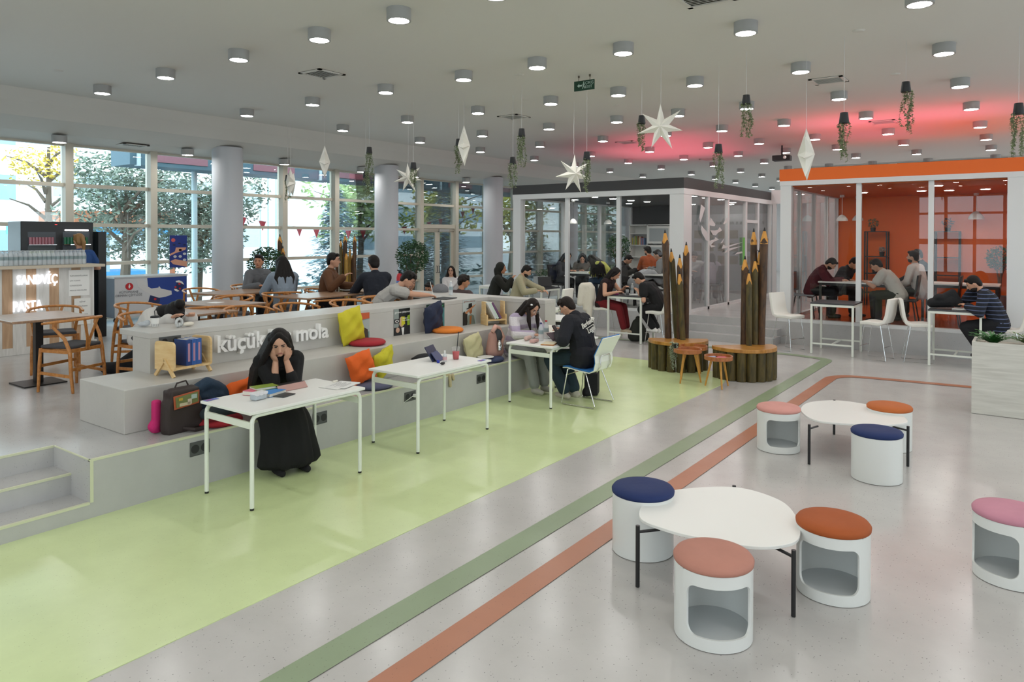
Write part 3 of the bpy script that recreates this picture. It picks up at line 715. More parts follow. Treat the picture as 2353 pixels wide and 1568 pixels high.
# left seat
fwd = math.degrees(math.atan2(-CF.y, -CF.x))
def pp(px, pb, dep_xy, r, m, ptop, pxt):
    """pencil: foot pixel x at wall depth, top pixel"""
    b = dep_xy
    return b
cxy = (-4.47, 10.72)
def pen_at(px, pxt, pyt, dist, r, m):
    # foot on the ray of px at forward depth dist; top at pixel pxt,pyt same depth
    a = at_d(px, 700, dist); b = at_d(pxt, pyt, dist); return (a.x, a.y, b.z-.004, r, m, (b.x-a.x, b.y-a.y))
logseat(-4.50, 10.60, fwd-6, .46, .455, 'log seat with four giant pencils standing behind it, left one of the two', [
    pen_at(1538, 1528, 528, 11.28, .053, M_bark), pen_at(1561, 1542, 571, 11.4, .048, M_log), pen_at(1562, 1562, 585, 11.2, .045, M_bark), pen_at(1573, 1561, 622, 11.1, .043, M_log), pen_at(1576, 1577, 556, 11.35, .05, M_bark)], 9)
logseat(-3.45, 10.52, fwd+8, .47, .46, 'log seat with giant pencils behind it, right one beside the green floor line', [
    pen_at(1710, 1712, 588, 10.65, .053, M_bark), pen_at(1722, 1721, 620, 10.5, .042, M_log), pen_at(1736, 1735, 592, 10.6, .047, M_log), pen_at(1732, 1732, 525, 10.75, .048, M_bark), pen_at(1745, 1746, 571, 10.7, .045, M_bark), pen_at(1747, 1757, 523, 10.6, .057, M_bark)], 10)
# the pencil clusters by the windows
M_yel = wood('yellow_pencil_wood', '#8a6a24', '#b08a3c', (4, 4, 1), .5, 7)
def cluster(lab, L, dist, fz):
    c = at_d(L[0][0], 640, dist); t = thing('giant_pencils', lab, 'decoration', (c.x, c.y, fz), group='clusters of giant pencils by the windows')
    for px, pxt, pyt, r, m in L:
        dd = dist+R_.uniform(-.1, .1); a = at_d(px, 640, dd); b = at_d(pxt, pyt, dd); pencil(t, a.x-c.x, a.y-c.y, 0, b.z-fz, r, m, (b.x-a.x, b.y-a.y), cone=.17)
cluster('pair of giant pencils standing by the first window column behind the couple', [(645, 643, 538, .05, M_bark), (653, 650, 565, .045, M_bark)], 15.2, PZ)
cluster('cluster of seven giant pencils behind the man in the brown sweater', [(775, 774, 592, .035, M_bark), (783, 783, 548, .035, M_log), (787, 786, 568, .038, M_yel), (792, 793, 538, .045, M_bark), (796, 796, 577, .045, M_yel), (804, 804, 566, .03, M_yel), (814, 815, 538, .04, M_bark), (811, 812, 578, .045, M_bark)], 15.6, .004)

# little round tray tables on three legs
M_tray = wood('reddish_tray_wood', '#97562f', '#b4713f', (3, 8, 3), .4, 5)
M_leg = wood('honey_leg_wood', '#b9822f', '#c99243', (6, 6, 1), .45, 7)
def tray(px, py, H, r, lab, rot):
    p = at_z(px, py, H); t = thing('tray_table', lab, 'table', (p.x, p.y, .004), math.radians(rot), group='small round wooden tray tables')
    MB().lathe([(0, H-.06), (r*.9, H-.06), (r, H-.052), (r, H), (r-.014, H), (r-.016, H-.035), (0, H-.035)], n=36, cap=False).build('tray', M_tray, t, auto=35)
    for k in range(3):
        a = 2*math.pi*k/3; MB().tube([(r*.5*math.cos(a), r*.5*math.sin(a), H-.06), (r*.95*math.cos(a), r*.95*math.sin(a), 0)], [.017, .011], 10).build('leg', M_leg, t, auto=40)
    return t, p
tray(1580, 802, .47, .195, 'round wooden tray table on splayed legs in front of the left log seat', 20)
tr2, tp2 = tray(1651, 818, .43, .19, 'round wooden tray table with magazines lying on it', 65)
tray(1594, 795, .44, .2, 'round wooden tray table mostly hidden behind another tray table', 80)
tg = thing('hanging_plant', 'silvery green plant trailing from the front tray table by the left log seat', 'plant', tuple(at_z(1552, 800, .47))[:2]+(.474,), 0, 'small silvery trailing plant')
rr = random.Random(21); lf_ = MB(); MB().lathe([(0, 0), (.04, 0), (.05, .06), (0, .06)], n=14, cap=False).build('pot', M_black, tg)
for k_ in range(14):
    a_ = rr.uniform(2.2, 5.4); r_ = rr.uniform(.04, .08); L_ = rr.uniform(.2, .46)
    for q_ in range(34):
        u_ = q_/33; c_ = Vector((r_*math.cos(a_)*(1+.3*math.sin(u_*5)), r_*math.sin(a_), .07-L_*u_+.03*math.sin(min(1, u_*6)*3.1))); b_ = rr.uniform(0, 6.28); d_ = Vector((math.cos(b_), math.sin(b_), rr.uniform(-.6, .4)))*.022; w_ = Vector((-math.sin(b_), math.cos(b_), .3))*.009
        lf_.raw([c_, c_+d_*.5+w_, c_+d_, c_+d_*.5-w_], [(0, 1, 2, 3)])
lf_.build('trailing_leaves', mat('silver_green', '#9fae96', .6, var=.3, vscale=40), tg)
def mag(x, y, z, w, l, rz, c, lab, th=.008):
    t = thing('magazine', lab, 'magazine', (x, y, z), rz); MB().bx(-w/2, w/2, -l/2, l/2, 0, th).build('pages', M_white, t); MB().bx(-w/2, w/2, -l/2, l/2, th, th+.001).build('cover', mat('cover_'+c, c, .4), t)
mag(tp2.x+.04, tp2.y+.02, .399, .14, .2, .6, '#c4455a', 'magazine with a red and white cover on the tray table'); mag(tp2.x-.09, tp2.y+.02, .399, .09, .13, -.5, '#9aa0c0', 'small bluish leaflet on the tray table')

# high bar tables with black tops
def bar_table(x0, x1, y0, y1, H, lab, z=0.004, m_top=None, foot=True):
    t = thing('bar_table', lab, 'table', ((x0+x1)/2, (y0+y1)/2, z), group='high tables with white metal frames')
    w, l = x1-x0, y1-y0
    MB().box((0, 0, H-.012), (w, l, .024)).build('table_top', m_top or mat('black_table_top', '#3a3a3e', .35), t, bevel=.003)
    for sx in (-1, 1):
        for sy in (-1, 1): MB().box((sx*(w/2-.02), sy*(l/2-.02), (H-.03)/2), (.034, .034, H-.03)).build('leg', M_whitemetal, t)
    for sy in (-1, 1): MB().box((0, sy*(l/2-.02), H-.045), (w-.05, .03, .04)).build('apron', M_whitemetal, t)
    for sx in (-1, 1): MB().box((sx*(w/2-.02), 0, H-.045), (.03, l-.05, .04)).build('apron', M_whitemetal, t)
    if foot:
        for sy in (-1, 1): MB().box((0, sy*(l/2-.02), .18), (w-.05, .026, .026)).build('foot_rail', M_whitemetal, t)
        MB().box((0, 0, .18), (.026, l-.05, .026)).build('foot_rail', M_whitemetal, t)
    return t
bar_table(-3.19, -2.48, 13.32, 14.08, .9, 'empty bar table with a black top in front of the orange room')
bar_table(-1.37, -.64, 13.2, 13.85, .9, 'bar table under the striped man\'s papers in front of the orange room')
bar_table(-6.79, -6.05, 12.5, 13.1, .91, 'bar table shared by the woman in red trousers and the man in black')
bt1 = at_z(1173, 661, .9); bt2 = at_z(1262, 663, .9)
bar_table(bt1.x, bt2.x, bt1.y, bt1.y+.75, .9, 'bar table with an open laptop where the man in the beige sweatshirt works')
bw = at_z(1100, 657, .9); bw2 = at_z(1148, 657, .9)
bar_table(bw.x, bw2.x, bw.y, bw.y+.7, .9, 'white table in front of the person in the dark hood', m_top=M_white)
wt = at_z(1283, 737, .74); wt2 = at_z(1311, 737, .74)
t = thing('black_leg_table', 'white table on black legs just beyond the end of the counter', 'table', (wt.x-.3, wt.y+.35, .004))
MB().box((0, 0, .728), (1.1, .7, .024)).build('table_top', M_white, t, bevel=.003)
for sx in (-1, 1):
    for sy in (-1, 1): MB().box((sx*.52, sy*.32, .36), (.04, .04, .71)).build('leg', M_blackm, t)
MB().box((0, -.32, .69), (1.0, .03, .05)).build('apron', M_blackm, t)

# white padded chairs on wire legs
M_pad = mat('white_leatherette', '#e6e4dc', .5, bump=.1, bscale=120)
def bar_chair(x, y, rz, lab, z=.004, H=.62, jacket=None):
    t = thing('bar_chair', lab, 'chair', (x, y, z), rz, group='white padded chairs with chrome wire legs')
    # seat + back as one bent shell, facing local +y
    pr = [(.21, H-.01), (.1, H), (-.08, H-.012), (-.16, H+.02), (-.2, H+.13), (-.24, H+.41)]
    mb = MB(); th = .055
    for i, (yy, zz) in enumerate(pr):
        a = pr[max(0, i-1)]; b = pr[min(len(pr)-1, i+1)]; d = Vector((b[0]-a[0], b[1]-a[1])).normalized(); nn = Vector((d.y, -d.x))*(-th/2)
        wd_ = .205 if i < 4 else .195
        for s in (-1, 1):
            for q in (-1, 1): mb.v.append((s*wd_, yy+q*nn.x, zz+q*nn.y))
    for i in range(len(pr)-1):
        o = i*4; mb.f += [(o, o+4, o+6, o+2), (o+1, o+3, o+7, o+5), (o, o+1, o+5, o+4), (o+2, o+6, o+7, o+3)]
    mb.f += [(0, 2, 3, 1), (4*len(pr)-4, 4*len(pr)-3, 4*len(pr)-1, 4*len(pr)-2)]; mb.m = [0]*len(mb.f)
    mb.build('seat_shell', M_pad, t, smooth=True, bevel=.012, bseg=3)
    for s in (-1, 1):
        MB().tube([(s*.17, .15, H-.03), (s*.2, .22, .01), (s*.2, -.2, .01), (s*.17, -.1, H-.03)], .008, 8).build('sled_leg', M_chrome, t, auto=50)
    MB().tube([(-.19, .21, .22), (.19, .21, .22)], .007, 8).tube([(-.19, -.16, .22), (.19, -.16, .22)], .007, 8).build('foot_rail', M_chrome, t)
    return t
bar_chair(-3.62, 13.5, math.radians(-112), 'white padded chair at the left end, left of the bar table by the orange room')
bar_chair(-2.12, 13.35, math.radians(80), 'white padded chair right of the left bar table, facing left')
bar_chair(-1.56, 13.5, math.radians(-78), 'white padded chair left of the striped man\'s table, facing right')
bar_chair(-.3, 13.5, math.radians(86), 'white padded chair the striped man sits on')
bar_chair(-5.75, 12.7, math.radians(84), 'white padded chair under the man in the black T-shirt')
bar_chair(-7.05, 12.75, math.radians(-80), 'white padded chair with a cream coat hung over its back')
pc = at_z(1290, 672, 1.0); bar_chair(pc.x-.1, pc.y, math.radians(95), 'white padded chair beside the far end of the counter', H=.66)

# blue-cushioned sled chair of the man in the dark jacket
M_blue = mat('blue_seat_fabric', '#2a72b8', .8, bump=.1, bscale=200)
def sled_chair(x, y, rz):
    t = thing('sled_chair', 'white shell chair with blue upholstery and chrome sled legs at the third desk', 'chair', (x, y, .006), rz)
    pr = [(.22, .455), (.16, .462), (.0, .44), (-.15, .425), (-.2, .45), (-.225, .54), (-.215, .63), (-.33, .85)]
    for nm, off, th, m, ws in (('shell', -.009, .012, M_whitemetal, .225), ('upholstery', .006, .012, M_blue, .215)):
        mb = MB()
        for i, (yy, zz) in enumerate(pr):
            a = pr[max(0, i-1)]; b = pr[min(len(pr)-1, i+1)]; d = Vector((b[0]-a[0], b[1]-a[1])).normalized(); nn = Vector((-d.y, d.x))
            if nn.y < 0 and i < 4: nn = -nn
            if i >= 4: nn = Vector((abs(nn.x), nn.y if nn.x > 0 else -nn.y))
            c = Vector((yy, zz))+nn*off
            w_ = ws-(.012 if 4 <= i <= 6 else 0)
            for s in (-1, 1):
                for q in (-1, 1): mb.v.append((s*w_, c.x+q*nn.x*th/2, c.y+q*nn.y*th/2))
        for i in range(len(pr)-1):
            o = i*4; mb.f += [(o, o+4, o+6, o+2), (o+1, o+3, o+7, o+5), (o, o+1, o+5, o+4), (o+2, o+6, o+7, o+3)]
        mb.f += [(0, 2, 3, 1), (4*len(pr)-4, 4*len(pr)-3, 4*len(pr)-1, 4*len(pr)-2)]; mb.m = [0]*len(mb.f)
        mb.build(nm, m, t, bevel=.004)
    for s in (-1, 1):
        MB().tube([(s*.19, -.08, .42), (s*.235, -.235, .03), (s*.235, -.22, .008), (s*.235, .2, .008), (s*.235, .225, .02), (s*.2, .16, .43), (s*.18, .12, .44)], .0075, 8).build('sled_leg', M_chrome, t, auto=60)
    MB().tube([(-.21, .18, .36), (.21, .18, .36)], .006, 8).build('cross_bar', M_chrome, t)
    MB().tube([(-.12, -.2, .42), (-.12, -.252, .5), (-.115, -.25, .6), (-.1, -.25, .62), (.1, -.25, .62), (.115, -.25, .6), (.12, -.252, .5), (.12, -.2, .42)], .006, 8).build('back_support', M_chrome, t, auto=60)
sc_a, sc_b = at_z(1282, 932, 0), at_z(1366, 945, 0)
sled_chair(-4.43, 7.66, math.radians(90))

# cafe: walnut square tables on a black post
def cafe_table(x, y, rz, lab, w=.72, l=.72, post=True):
    t = thing('cafe_table', lab, 'table', (x, y, PZ+.002), rz, group='walnut cafe tables')
    MB().box((0, 0, .727), (w, l, .026)).build('table_top', M_tabletop, t, bevel=.006)
    MB().box((0, 0, .36), (.075, .075, .71)).build('post', M_blackm, t)
    MB().box((0, 0, .006), (.42, .42, .012)).build('base_plate', M_blackm, t)
    MB().box((0, 0, .708), (.3, .3, .01)).build('top_plate', M_blackm, t)
CT = [(-8.86, 3.3, 0, 'square walnut cafe table nearest the sandwich counter', .88, .8), (-8.72, 5.38, .1, 'walnut cafe table beside the person resting head down', 1.0, .72),
      (-10.25, 6.75, .1, 'walnut cafe table of the couple by the first column', .8, 1.3), (-8.75, 7.05, .1, 'walnut cafe table in front of the man in the brown sweater', .75, 1.15), (-7.95, 4.6, .15, 'walnut cafe table hidden behind the beanie of the sleeping person', .65, .7),
      (-8.8, 8.2, .05, 'walnut cafe table with a white plate between the two men', .7, .7)]
for x, y, rz, lab, w, l in CT: cafe_table(x, y, rz, lab, w, l)

# wishbone chairs
wb0 = None
def wishbone(x, y, rz, lab):
    global wb0
    if wb0 is not None: return copy_tree(wb0, (x, y, PZ+.002), rz, label=lab)
    t = thing('wishbone_chair', lab, 'chair', (x, y, PZ+.002), rz, group='round-backed oak chairs of the cafe')
    # faces +y; seat 0.45
    for s in (-1, 1):
        MB().tube([(s*.24, .2, 0), (s*.235, .19, .25), (s*.225, .18, .455)], [.014, .018, .017], 10).build('leg', M_oak, t, auto=50)
        MB().tube([(s*.21, -.21, 0), (s*.215, -.19, .2), (s*.205, -.17, .42), (s*.225, -.12, .56), (s*.265, -.02, .68), (s*.262, -.03, .73)], [.014, .018, .02, .018, .015, .013], 10).build('leg', M_oak, t, auto=50)
    arc_ = []
    for k in range(15):
        a = math.radians(-18-144*k/14*1.0); arc_.append((.28*math.cos(a), .02+.27*math.sin(a), .738+.022*math.sin(math.pi*k/14)))
    arc_ = [(.285, .1, .715)]+arc_+[(-.285, .1, .715)]
    MB().tube(arc_, [.013]+[.015]*15+[.013], 10).build('top_rail', M_oak, t, auto=60)
    MB().plate([(-.022, -.185, .43), (.022, -.185, .43), (.028, -.20, .54), (0, -.2, .56), (-.028, -.2, .54)], .012).beam((-.012, -.2, .53), (-.085, -.235, .755), .03, .01, (0, 1, 0)).beam((.012, -.2, .53), (.085, -.235, .755), .03, .01, (0, 1, 0)).build('splat', M_oak, t)
    sf = MB().beam((-.225, .18, .44), (.225, .18, .44), .022, .034).beam((-.205, -.17, .43), (.205, -.17, .43), .022, .034)
    for s in (-1, 1): sf.beam((s*.225, .18, .43), (s*.205, -.17, .42), .022, .034)
    sf.build('seat_frame', M_oak, t, bevel=.003)
    st = MB().beam((-.235, .19, .27), (.235, .19, .27), .016, .03).beam((-.213, -.19, .24), (.213, -.19, .24), .016, .03)
    for s in (-1, 1): st.beam((s*.235, .19, .2), (s*.213, -.19, .17), .016, .03)
    st.build('stretcher', M_oak, t)
    MB().prism([(-.215, .2), (.215, .2), (.195, -.17), (-.195, -.17)][::-1], .45, .485).build('seat_cushion', M_cush, t, bevel=.014, bseg=3)
    wb0 = t; return t
D = math.radians
WC = [(-8.24, 3.40, D(112), 'oak wishbone chair with charcoal seat in front of the nearest cafe table'),
      (-9.5, 3.72, D(-110), 'oak wishbone chair behind the nearest cafe table, by the sandwich counter'),
      (-9.2, 4.56, D(-70), 'oak wishbone chair between the freezer and the sleeping person'), (-7.93, 4.02, D(-88), 'oak wishbone chair under the sleeping person, behind the coffee cup'),
      (-9.2, 5.9, D(190), 'oak wishbone chair beyond the sleeping person, its back against the second table'), (-8.3, 5.0, D(72), 'oak wishbone chair just behind the counter, right of the sleeping person'),
      (-7.66, 5.11, D(-98), 'oak wishbone chair whose curved back shows above the raised letters'), (-7.52, 5.70, D(-94), 'oak wishbone chair whose curved back shows above the yellow pillow'),
      (-10.95, 6.44, D(-95), 'oak wishbone chair left of the couple\'s table, nearest the freezer'), (-11.2, 7.45, D(-95), 'oak wishbone chair of the man in the grey jacket'), (-9.5, 6.95, D(60), 'oak wishbone chair of the woman in the denim jacket'),
      (-9.62, 6.2, D(60), 'oak wishbone chair in front of the couple\'s table'), (-9.2, 6.68, D(-55), 'oak wishbone chair at the left end of the brown sweater man\'s table'), (-9.4, 7.6, D(-60), 'oak wishbone chair of the man in the brown sweater'),
      (-7.83, 6.6, D(65), 'oak wishbone chair in front of the man in the navy sweater'), (-7.33, 6.42, D(-90), 'oak wishbone chair whose curved back shows above the red cushion'),
      (-7.9, 7.45, D(70), 'oak wishbone chair of the man in the navy sweater'), (-7.36, 7.0, D(-85), 'oak wishbone chair behind the posters, under the student in the grey T-shirt')]
for w in WC: wishbone(*w)

# ---------------------------------------------------------------- sandwich counter
sx = -11.15
M_plankw = wood('whitewashed_plank', '#c9c7c2', '#dfddd9', (8, 8, 1), .6, 3)
M_plankt = wood('tan_plank', '#b08f70', '#c4a383', (8, 8, 1), .6, 3)
cn = thing('sandwich_counter', 'cafe counter faced with white and tan planks, lit white letters on it', 'counter', (sx, 0, PZ+.002))
MB().bx(-.7, -.03, 1.0, 4.9, .02, 1.17).build('counter_body', M_white, cn)
y = 1.0; i = 0
while y < 4.85:
    w = .16 if i % 2 == 0 else .125
    w = min(w, 4.9-y); MB().bx(-.03, 0 if i % 2 == 0 else -.008, y, y+w, .1, 1.17).build('plank', M_plankw if i % 2 == 0 else M_plankt, cn); y += w; i += 1
MB().bx(-.02, .005, 1.0, 4.92, 0, .1).build('plinth', M_plankw, cn)
MB().bx(-.76, .1, 1.0, 5.0, 1.17, 1.21).build('counter_top', mat('counter_top_beige', '#c9bda9', .4), cn, bevel=.004)
M_glow = emis('sign_glow', (.9, .92, 1), 2.2)
yS = at_x(37, 650, sx).y
for s, z_, yy, sz in (('SANDVİÇ', at_x(37, 655, sx).z-PZ, yS, .185), ('PASTA', at_x(30, 717, sx).z-PZ, yS-.05, .2)):
    text('sign_lettering', s, sz, M_glow, cn, frame_M((.02, yy, z_-.002), (0, 1, 0), (0, 0, 1)) @ Matrix.Diagonal((.62, 1, 1, 1)), extrude=.012, bold=.002)
sg = thing('paper_notice', 'white paper notice of four typed lines at the top right of the counter front', 'notice', (sx+.004, at_x(157, 640, sx).y, PZ+1.0))
MB().bx(0, .004, 0, .28, -.24, .13).build('paper_sheet', M_white, sg)
for k, s in enumerate(('TÜM SANDVİÇLERDE', 'ÇAY, KAHVE', 'GÜNDÜZDÜR', 'PRINCE MEZUNLARI')): text('typed_line', s, .025, M_black, sg, frame_M((.0045, .015, .04-.07*k), (0, 1, 0), (0, 0, 1)), extrude=.0003)
sg = thing('paper_notice', 'white paper notice below, centred lines, on the counter front', 'notice', (sx+.004, at_x(170, 680, sx).y, PZ+.66))
MB().bx(0, .004, 0, .22, -.32, .06).build('paper_sheet', M_white, sg)
for k, s in enumerate(('KİTAP', 'OKUYANA', 'ÇAY', 'İKRAMIMIZ', 'OLSUN')): text('typed_line', s, .028, M_black, sg, frame_M((.0045, .11, .0-.062*k), (0, 1, 0), (0, 0, 1)), extrude=.0003, align='CENTER')
# water bottles on the counter
M_pet = mat('clear_bottle', '#dfe6ea', .08, alpha=.45, spec=.8); M_cap = mat('silver_cap', '#b7bcc0', .4); M_lab = mat('bottle_label_teal', '#8fa6aa', .4, alpha=.6)
b0 = None
def bottle(x, y, z, lab, group, capc=None, h=.21):
    t = thing('water_bottle', lab, 'bottle', (x, y, z), group=group)
    s = h/.21
    MB().lathe([(0, 0), (.03*s, 0), (.031*s, .01), (.031*s, .13*s), (.026*s, .155*s), (.012*s, .18*s), (.012*s, .192*s)], n=14, cap=False).build('bottle_body', M_pet, t, smooth=True)
    MB().lathe([(.0315*s, .075*s), (.0315*s, .12*s)], n=14, cap=False).build('bottle_label', M_lab, t, smooth=True)
    MB().lathe([(0, .205*s), (.014*s, .205*s), (.014*s, .19*s), (0, .19*s)], n=12, cap=False).build('bottle_cap', capc or M_cap, t, auto=40)
    return t
zct = PZ+.002+1.212
for r in range(3):
    for k in range(19):
        y = 3.74+.058*k
        if y > 4.86: break
        lab = 'clear water bottle in the %s row on the sandwich counter, %s from the left' % (('front', 'middle', 'back')[r], ORD[k])
        if b0 is None: b0 = bottle(sx-.08, y, zct, lab, 'water bottles packed on the sandwich counter')
        else: copy_tree(b0, (sx-.08-.075*r, y+.01*r, zct), label=lab)
# tall black fridges behind the counter
fr = thing('drinks_fridge', 'tall black double-door drinks fridge behind the sandwich counter', 'fridge', (-12.35, 4.32, PZ+.002))
fx0 = -12.35
MB().bx(-.35, .15, -.0, 1.02, 0, 1.84).build('fridge_body', mat('fridge_black', '#131416', .35), fr, bevel=.01)
M_fin = mat('fridge_inside', '#4a5157', .5)
for i, (a, b) in enumerate(((.09, .47), (.57, .96))):
    MB().bx(.15, .152, a, b, .35, 1.68).build('fridge_window', M_fin, fr)
    for lv, (z_, c, w_) in enumerate(((1.56, '#9c5f6a', .012), (1.36, '#b9cf2a' if i == 0 else '#c9cdd0', .012))):
        for q in range(8): MB().cyl((.17, a+.03+q*(b-a-.04)/8, z_-.07), .022, .11, 10).build('drink_can', mat('can_%s' % c if (i == 0 or lv) else 'can_green', c if (i == 0 or lv) else '#1f6b4a', .3), fr)
        MB().bx(.152, .2, a, b, z_-.08, z_-.07).build('fridge_shelf', M_chrome, fr)
MB().bx(.153, .165, .6, .94, 1.70, 1.72).build('fridge_lamp', emis('fridge_led', (1, 1, 1), 8), fr)
MB().bx(.151, .157, .46, .49, 1.79, 1.8).build('fridge_indicator', emis('red_led', (1, .05, .05), 3), fr)
fr2 = single('side_fridge', MB().bx(-.5, .0, 0, .12, 0, 1.69), mat('fridge_black', '#131416', .35), 'narrow black cabinet side standing right of the drinks fridge', 'cabinet', loc=(-12.1, 5.37, PZ+.002))
cs = single('coffee_cup_stack', MB().lathe([(0, 0), (.05, 0), (.06, .1), (.0, .1)], (0, 0, 0), 14).lathe([(0, 0), (.05, 0), (.06, .1), (.0, .1)], (0, .12, 0), 14), M_chrome, 'stacked silver tins on the counter behind the water bottles', 'tins', loc=(sx-.4, 4.35, zct))

# ---------------------------------------------------------------- ice cream freezer and poster
fz = thing('chest_freezer', 'chest freezer on castors wrapped in blue and white milk-splash print with a red round logo', 'freezer', (-13.7, 6.36, PZ+.002))
MB().bx(-.62, 0, 0, 1.4, .1, .83).build('freezer_body', mat('freezer_white', '#d3d5d8', .4), fz, bevel=.004)
M_fb = mat('print_blue', '#1c3f92', .4); M_fd = mat('print_darkblue', '#1b2b5c', .4)
FW, FH = 1.4, .73
def fpt(px, py):  # zoom-crop px of freezer front to local y,z
    return (.004, (px-430)/(2055-430)*1.39, .1+.73*(1-(py-370-(-50)*(px-430)/1625)/(1290-370)))
def fshape(L, m, off, nm='printed_shape'): MB().plate([(.001+off, q[1], q[2]) for q in (fpt(*p) for p in L)], .001).build(nm, m, fz)
fshape([(1135, 365), (2055, 330), (2055, 1225), (1470, 1245), (1290, 900), (1160, 640)], M_fb, .0)
fshape([(900, 400), (1060, 420), (1130, 560), (1230, 620), (1390, 600), (1400, 560), (1450, 630), (1540, 650), (1690, 690), (1700, 780), (1560, 830), (1330, 860), (1180, 740), (1060, 680), (930, 560)], mat('print_milk', '#d8d8d8', .5), .001)
fshape([(1200, 780), (1430, 860), (1400, 1010), (1140, 1000)], M_fd, .002); fshape([(1790, 450), (1870, 430), (1990, 520), (1990, 560), (1940, 690), (1850, 715), (1750, 660), (1820, 500)], M_fd, .002)
fshape([(1790, 450), (1870, 430), (1950, 470), (1995, 545), (1960, 530), (1890, 490), (1800, 480)], M_white, .003); fshape([(1750, 645), (1810, 650), (1880, 700), (1830, 715), (1770, 690)], M_white, .003)
M_red = mat('logo_red', '#c4232b', .4)
for cx_, cy_, r_ in ((742, 557, 85), (1785, 600, 25), (1880, 520, 28), (1890, 640, 24), (1310, 880, 30)): fshape([(cx_+r_*math.cos(a*math.pi/10), cy_-r_*math.sin(a*math.pi/10)) for a in range(20)], M_red, .004, 'round_logo')
fshape([(742, 485), (765, 560), (735, 610), (720, 560)], M_white, .006)
text('freezer_lettering', 'KÜTÜPHANE\nORMAN ÇİFTLİĞİ', .06, mat('grey_print', '#6f7276', .5), fz, frame_M((.004, .26, .55), (0, 1, 0), (0, 0, 1)), extrude=.0005, align='CENTER')
MB().bx(-.62, 0, -.003, -.0005, .1, .83).build('end_print', mat('print_dark_end', '#3a4255', .5), fz)
MB().bx(-.63, .01, -.01, 1.41, .83, .86).build('freezer_lid', mat('freezer_lid_white', '#c8cccf', .3), fz)
for a in (.06, 1.34):
    for b in (-.08, -.55): MB().tube([(b-.015, a, .05), (b+.015, a, .05)], .045, 14).build('castor', M_black, fz)
pp0, pp1 = at_x(390, 541, XW+.07), at_x(430, 614, XW+.07)
ps = thing('hanging_poster', 'blue ice cream poster hung on the window above the freezer', 'poster', (XW+.062, pp0.y, pp1.z))
Wp, Hp = pp1.y-pp0.y, pp0.z-pp1.z
MB().bx(0, .006, 0, Wp, 0, Hp).build('poster_sheet', mat('poster_navy', '#1e2f7d', .4), ps)
for L, c in (([(0, .42), (.3, .5), (.35, .62), (.95, .62), (.9, .55), (.3, .44), (0, .36)], '#d99a7c'), ([(.03, .2), (.3, .26), (1, .18), (1, .0), (.75, .04), (.2, .1)], '#d99a7c'), (ov(.2, .85, .12, .06), '#cf5a58'), (ov(.3, .34, .1, .04), '#c9c6c4'), (ov(.6, .34, .1, .04), '#c9c6c4'), (ov(.85, .42, .1, .04), '#c9c6c4'), (ov(.85, .23, .1, .04), '#c9c6c4'), (ov(.6, .54, .09, .03), '#c9c6c4'), (ov(.25, .7, .09, .02), '#15162a'), (ov(.55, .75, .09, .02), '#15162a'), (ov(.85, .7, .09, .02), '#15162a')):
    MB().plate([(.0075, a*Wp, b*Hp) for a, b in L], .0008).build('printed_shape', mat('print_'+c, c, .5), ps)

# ---------------------------------------------------------------- planter at right edge
pl = thing('wood_planter', 'whitewashed wooden planter box cut by the right edge, ferns growing in it', 'planter', (-.58, 9.91, .004))
M_whwood = wood('whitewashed_board', '#c6c4bb', '#dbd9d1', (1, 5, 14), .6, 2.2)
MB().bx(0, 1.6, 0, .03, 0, .835).bx(0, .03, .03, .55, 0, .835).bx(0, 1.6, .52, .55, 0, .835).bx(1.57, 1.6, .03, .52, 0, .835).build('planter_box', M_whwood, pl)
MB().bx(.03, 1.57, .03, .52, .7, .80).build('gravel', mat('white_gravel', '#b9b3a6', .9, bump=1, bscale=90, var=.3, vscale=70), pl)
M_fern = mat('fern_green', '#2f6a2c', .6, var=.3, vscale=20)
def leafball(mb, c, R0, n, sz, rr, flat=1.0, up=0.0):
    for _ in range(n):
        d = Vector((rr.gauss(0, 1), rr.gauss(0, 1), rr.gauss(0, 1)*flat)).normalized(); p = Vector(c)+Vector((d.x*R0[0], d.y*R0[1], d.z*R0[2]))*rr.uniform(.35, 1)**.5
        a = Vector((rr.gauss(0, 1), rr.gauss(0, 1), rr.gauss(0, .6)+up)).normalized()*sz*rr.uniform(.6, 1.3); b = a.cross(Vector((rr.gauss(0, 1), rr.gauss(0, 1), rr.gauss(0, 1)))).normalized()*sz*.35
        mb.raw([p-a*.5, p+b*.5, p+a*.5, p-b*.5], [(0, 1, 2, 3)])
def fern(x, y, z, R0, n, lab, m=None, parent=None):
    rr = random.Random(int(x*100+y*37)); mb = MB()
    for k in range(n):
        a = rr.uniform(0, 6.28); L = R0*rr.uniform(.7, 1.2); prev = None; el = rr.uniform(.5, 1.3)
        for q in range(7):
            u = q/6; p = Vector((math.cos(a)*L*u*math.cos(el*(1-u*.3)), math.sin(a)*L*u*math.cos(el*(1-u*.3)), L*math.sin(el)*u*(1-.45*u)))
            if prev is not None:
                s = Vector((-math.sin(a), math.cos(a), 0))*.02*(1.2-u); t_ = (p-prev)
                for sg_ in (-1, 1): mb.raw([prev, prev+t_*.5+s*sg_*2.2+Vector((0, 0, -.004)), p], [(0, 1, 2)])
            prev = p
    return single('fern', mb, m or M_fern, lab, 'plant', group='ferns in planters', loc=(x, y, z))
fern(-.38, 10.15, .80, .27, 70, 'bright green fern at the left end of the white planter'); fern(-.02, 10.2, .8, .26, 60, 'mossy green fern cut by the right edge', mat('moss_green', '#4c6a2a', .6, var=.3, vscale=20))
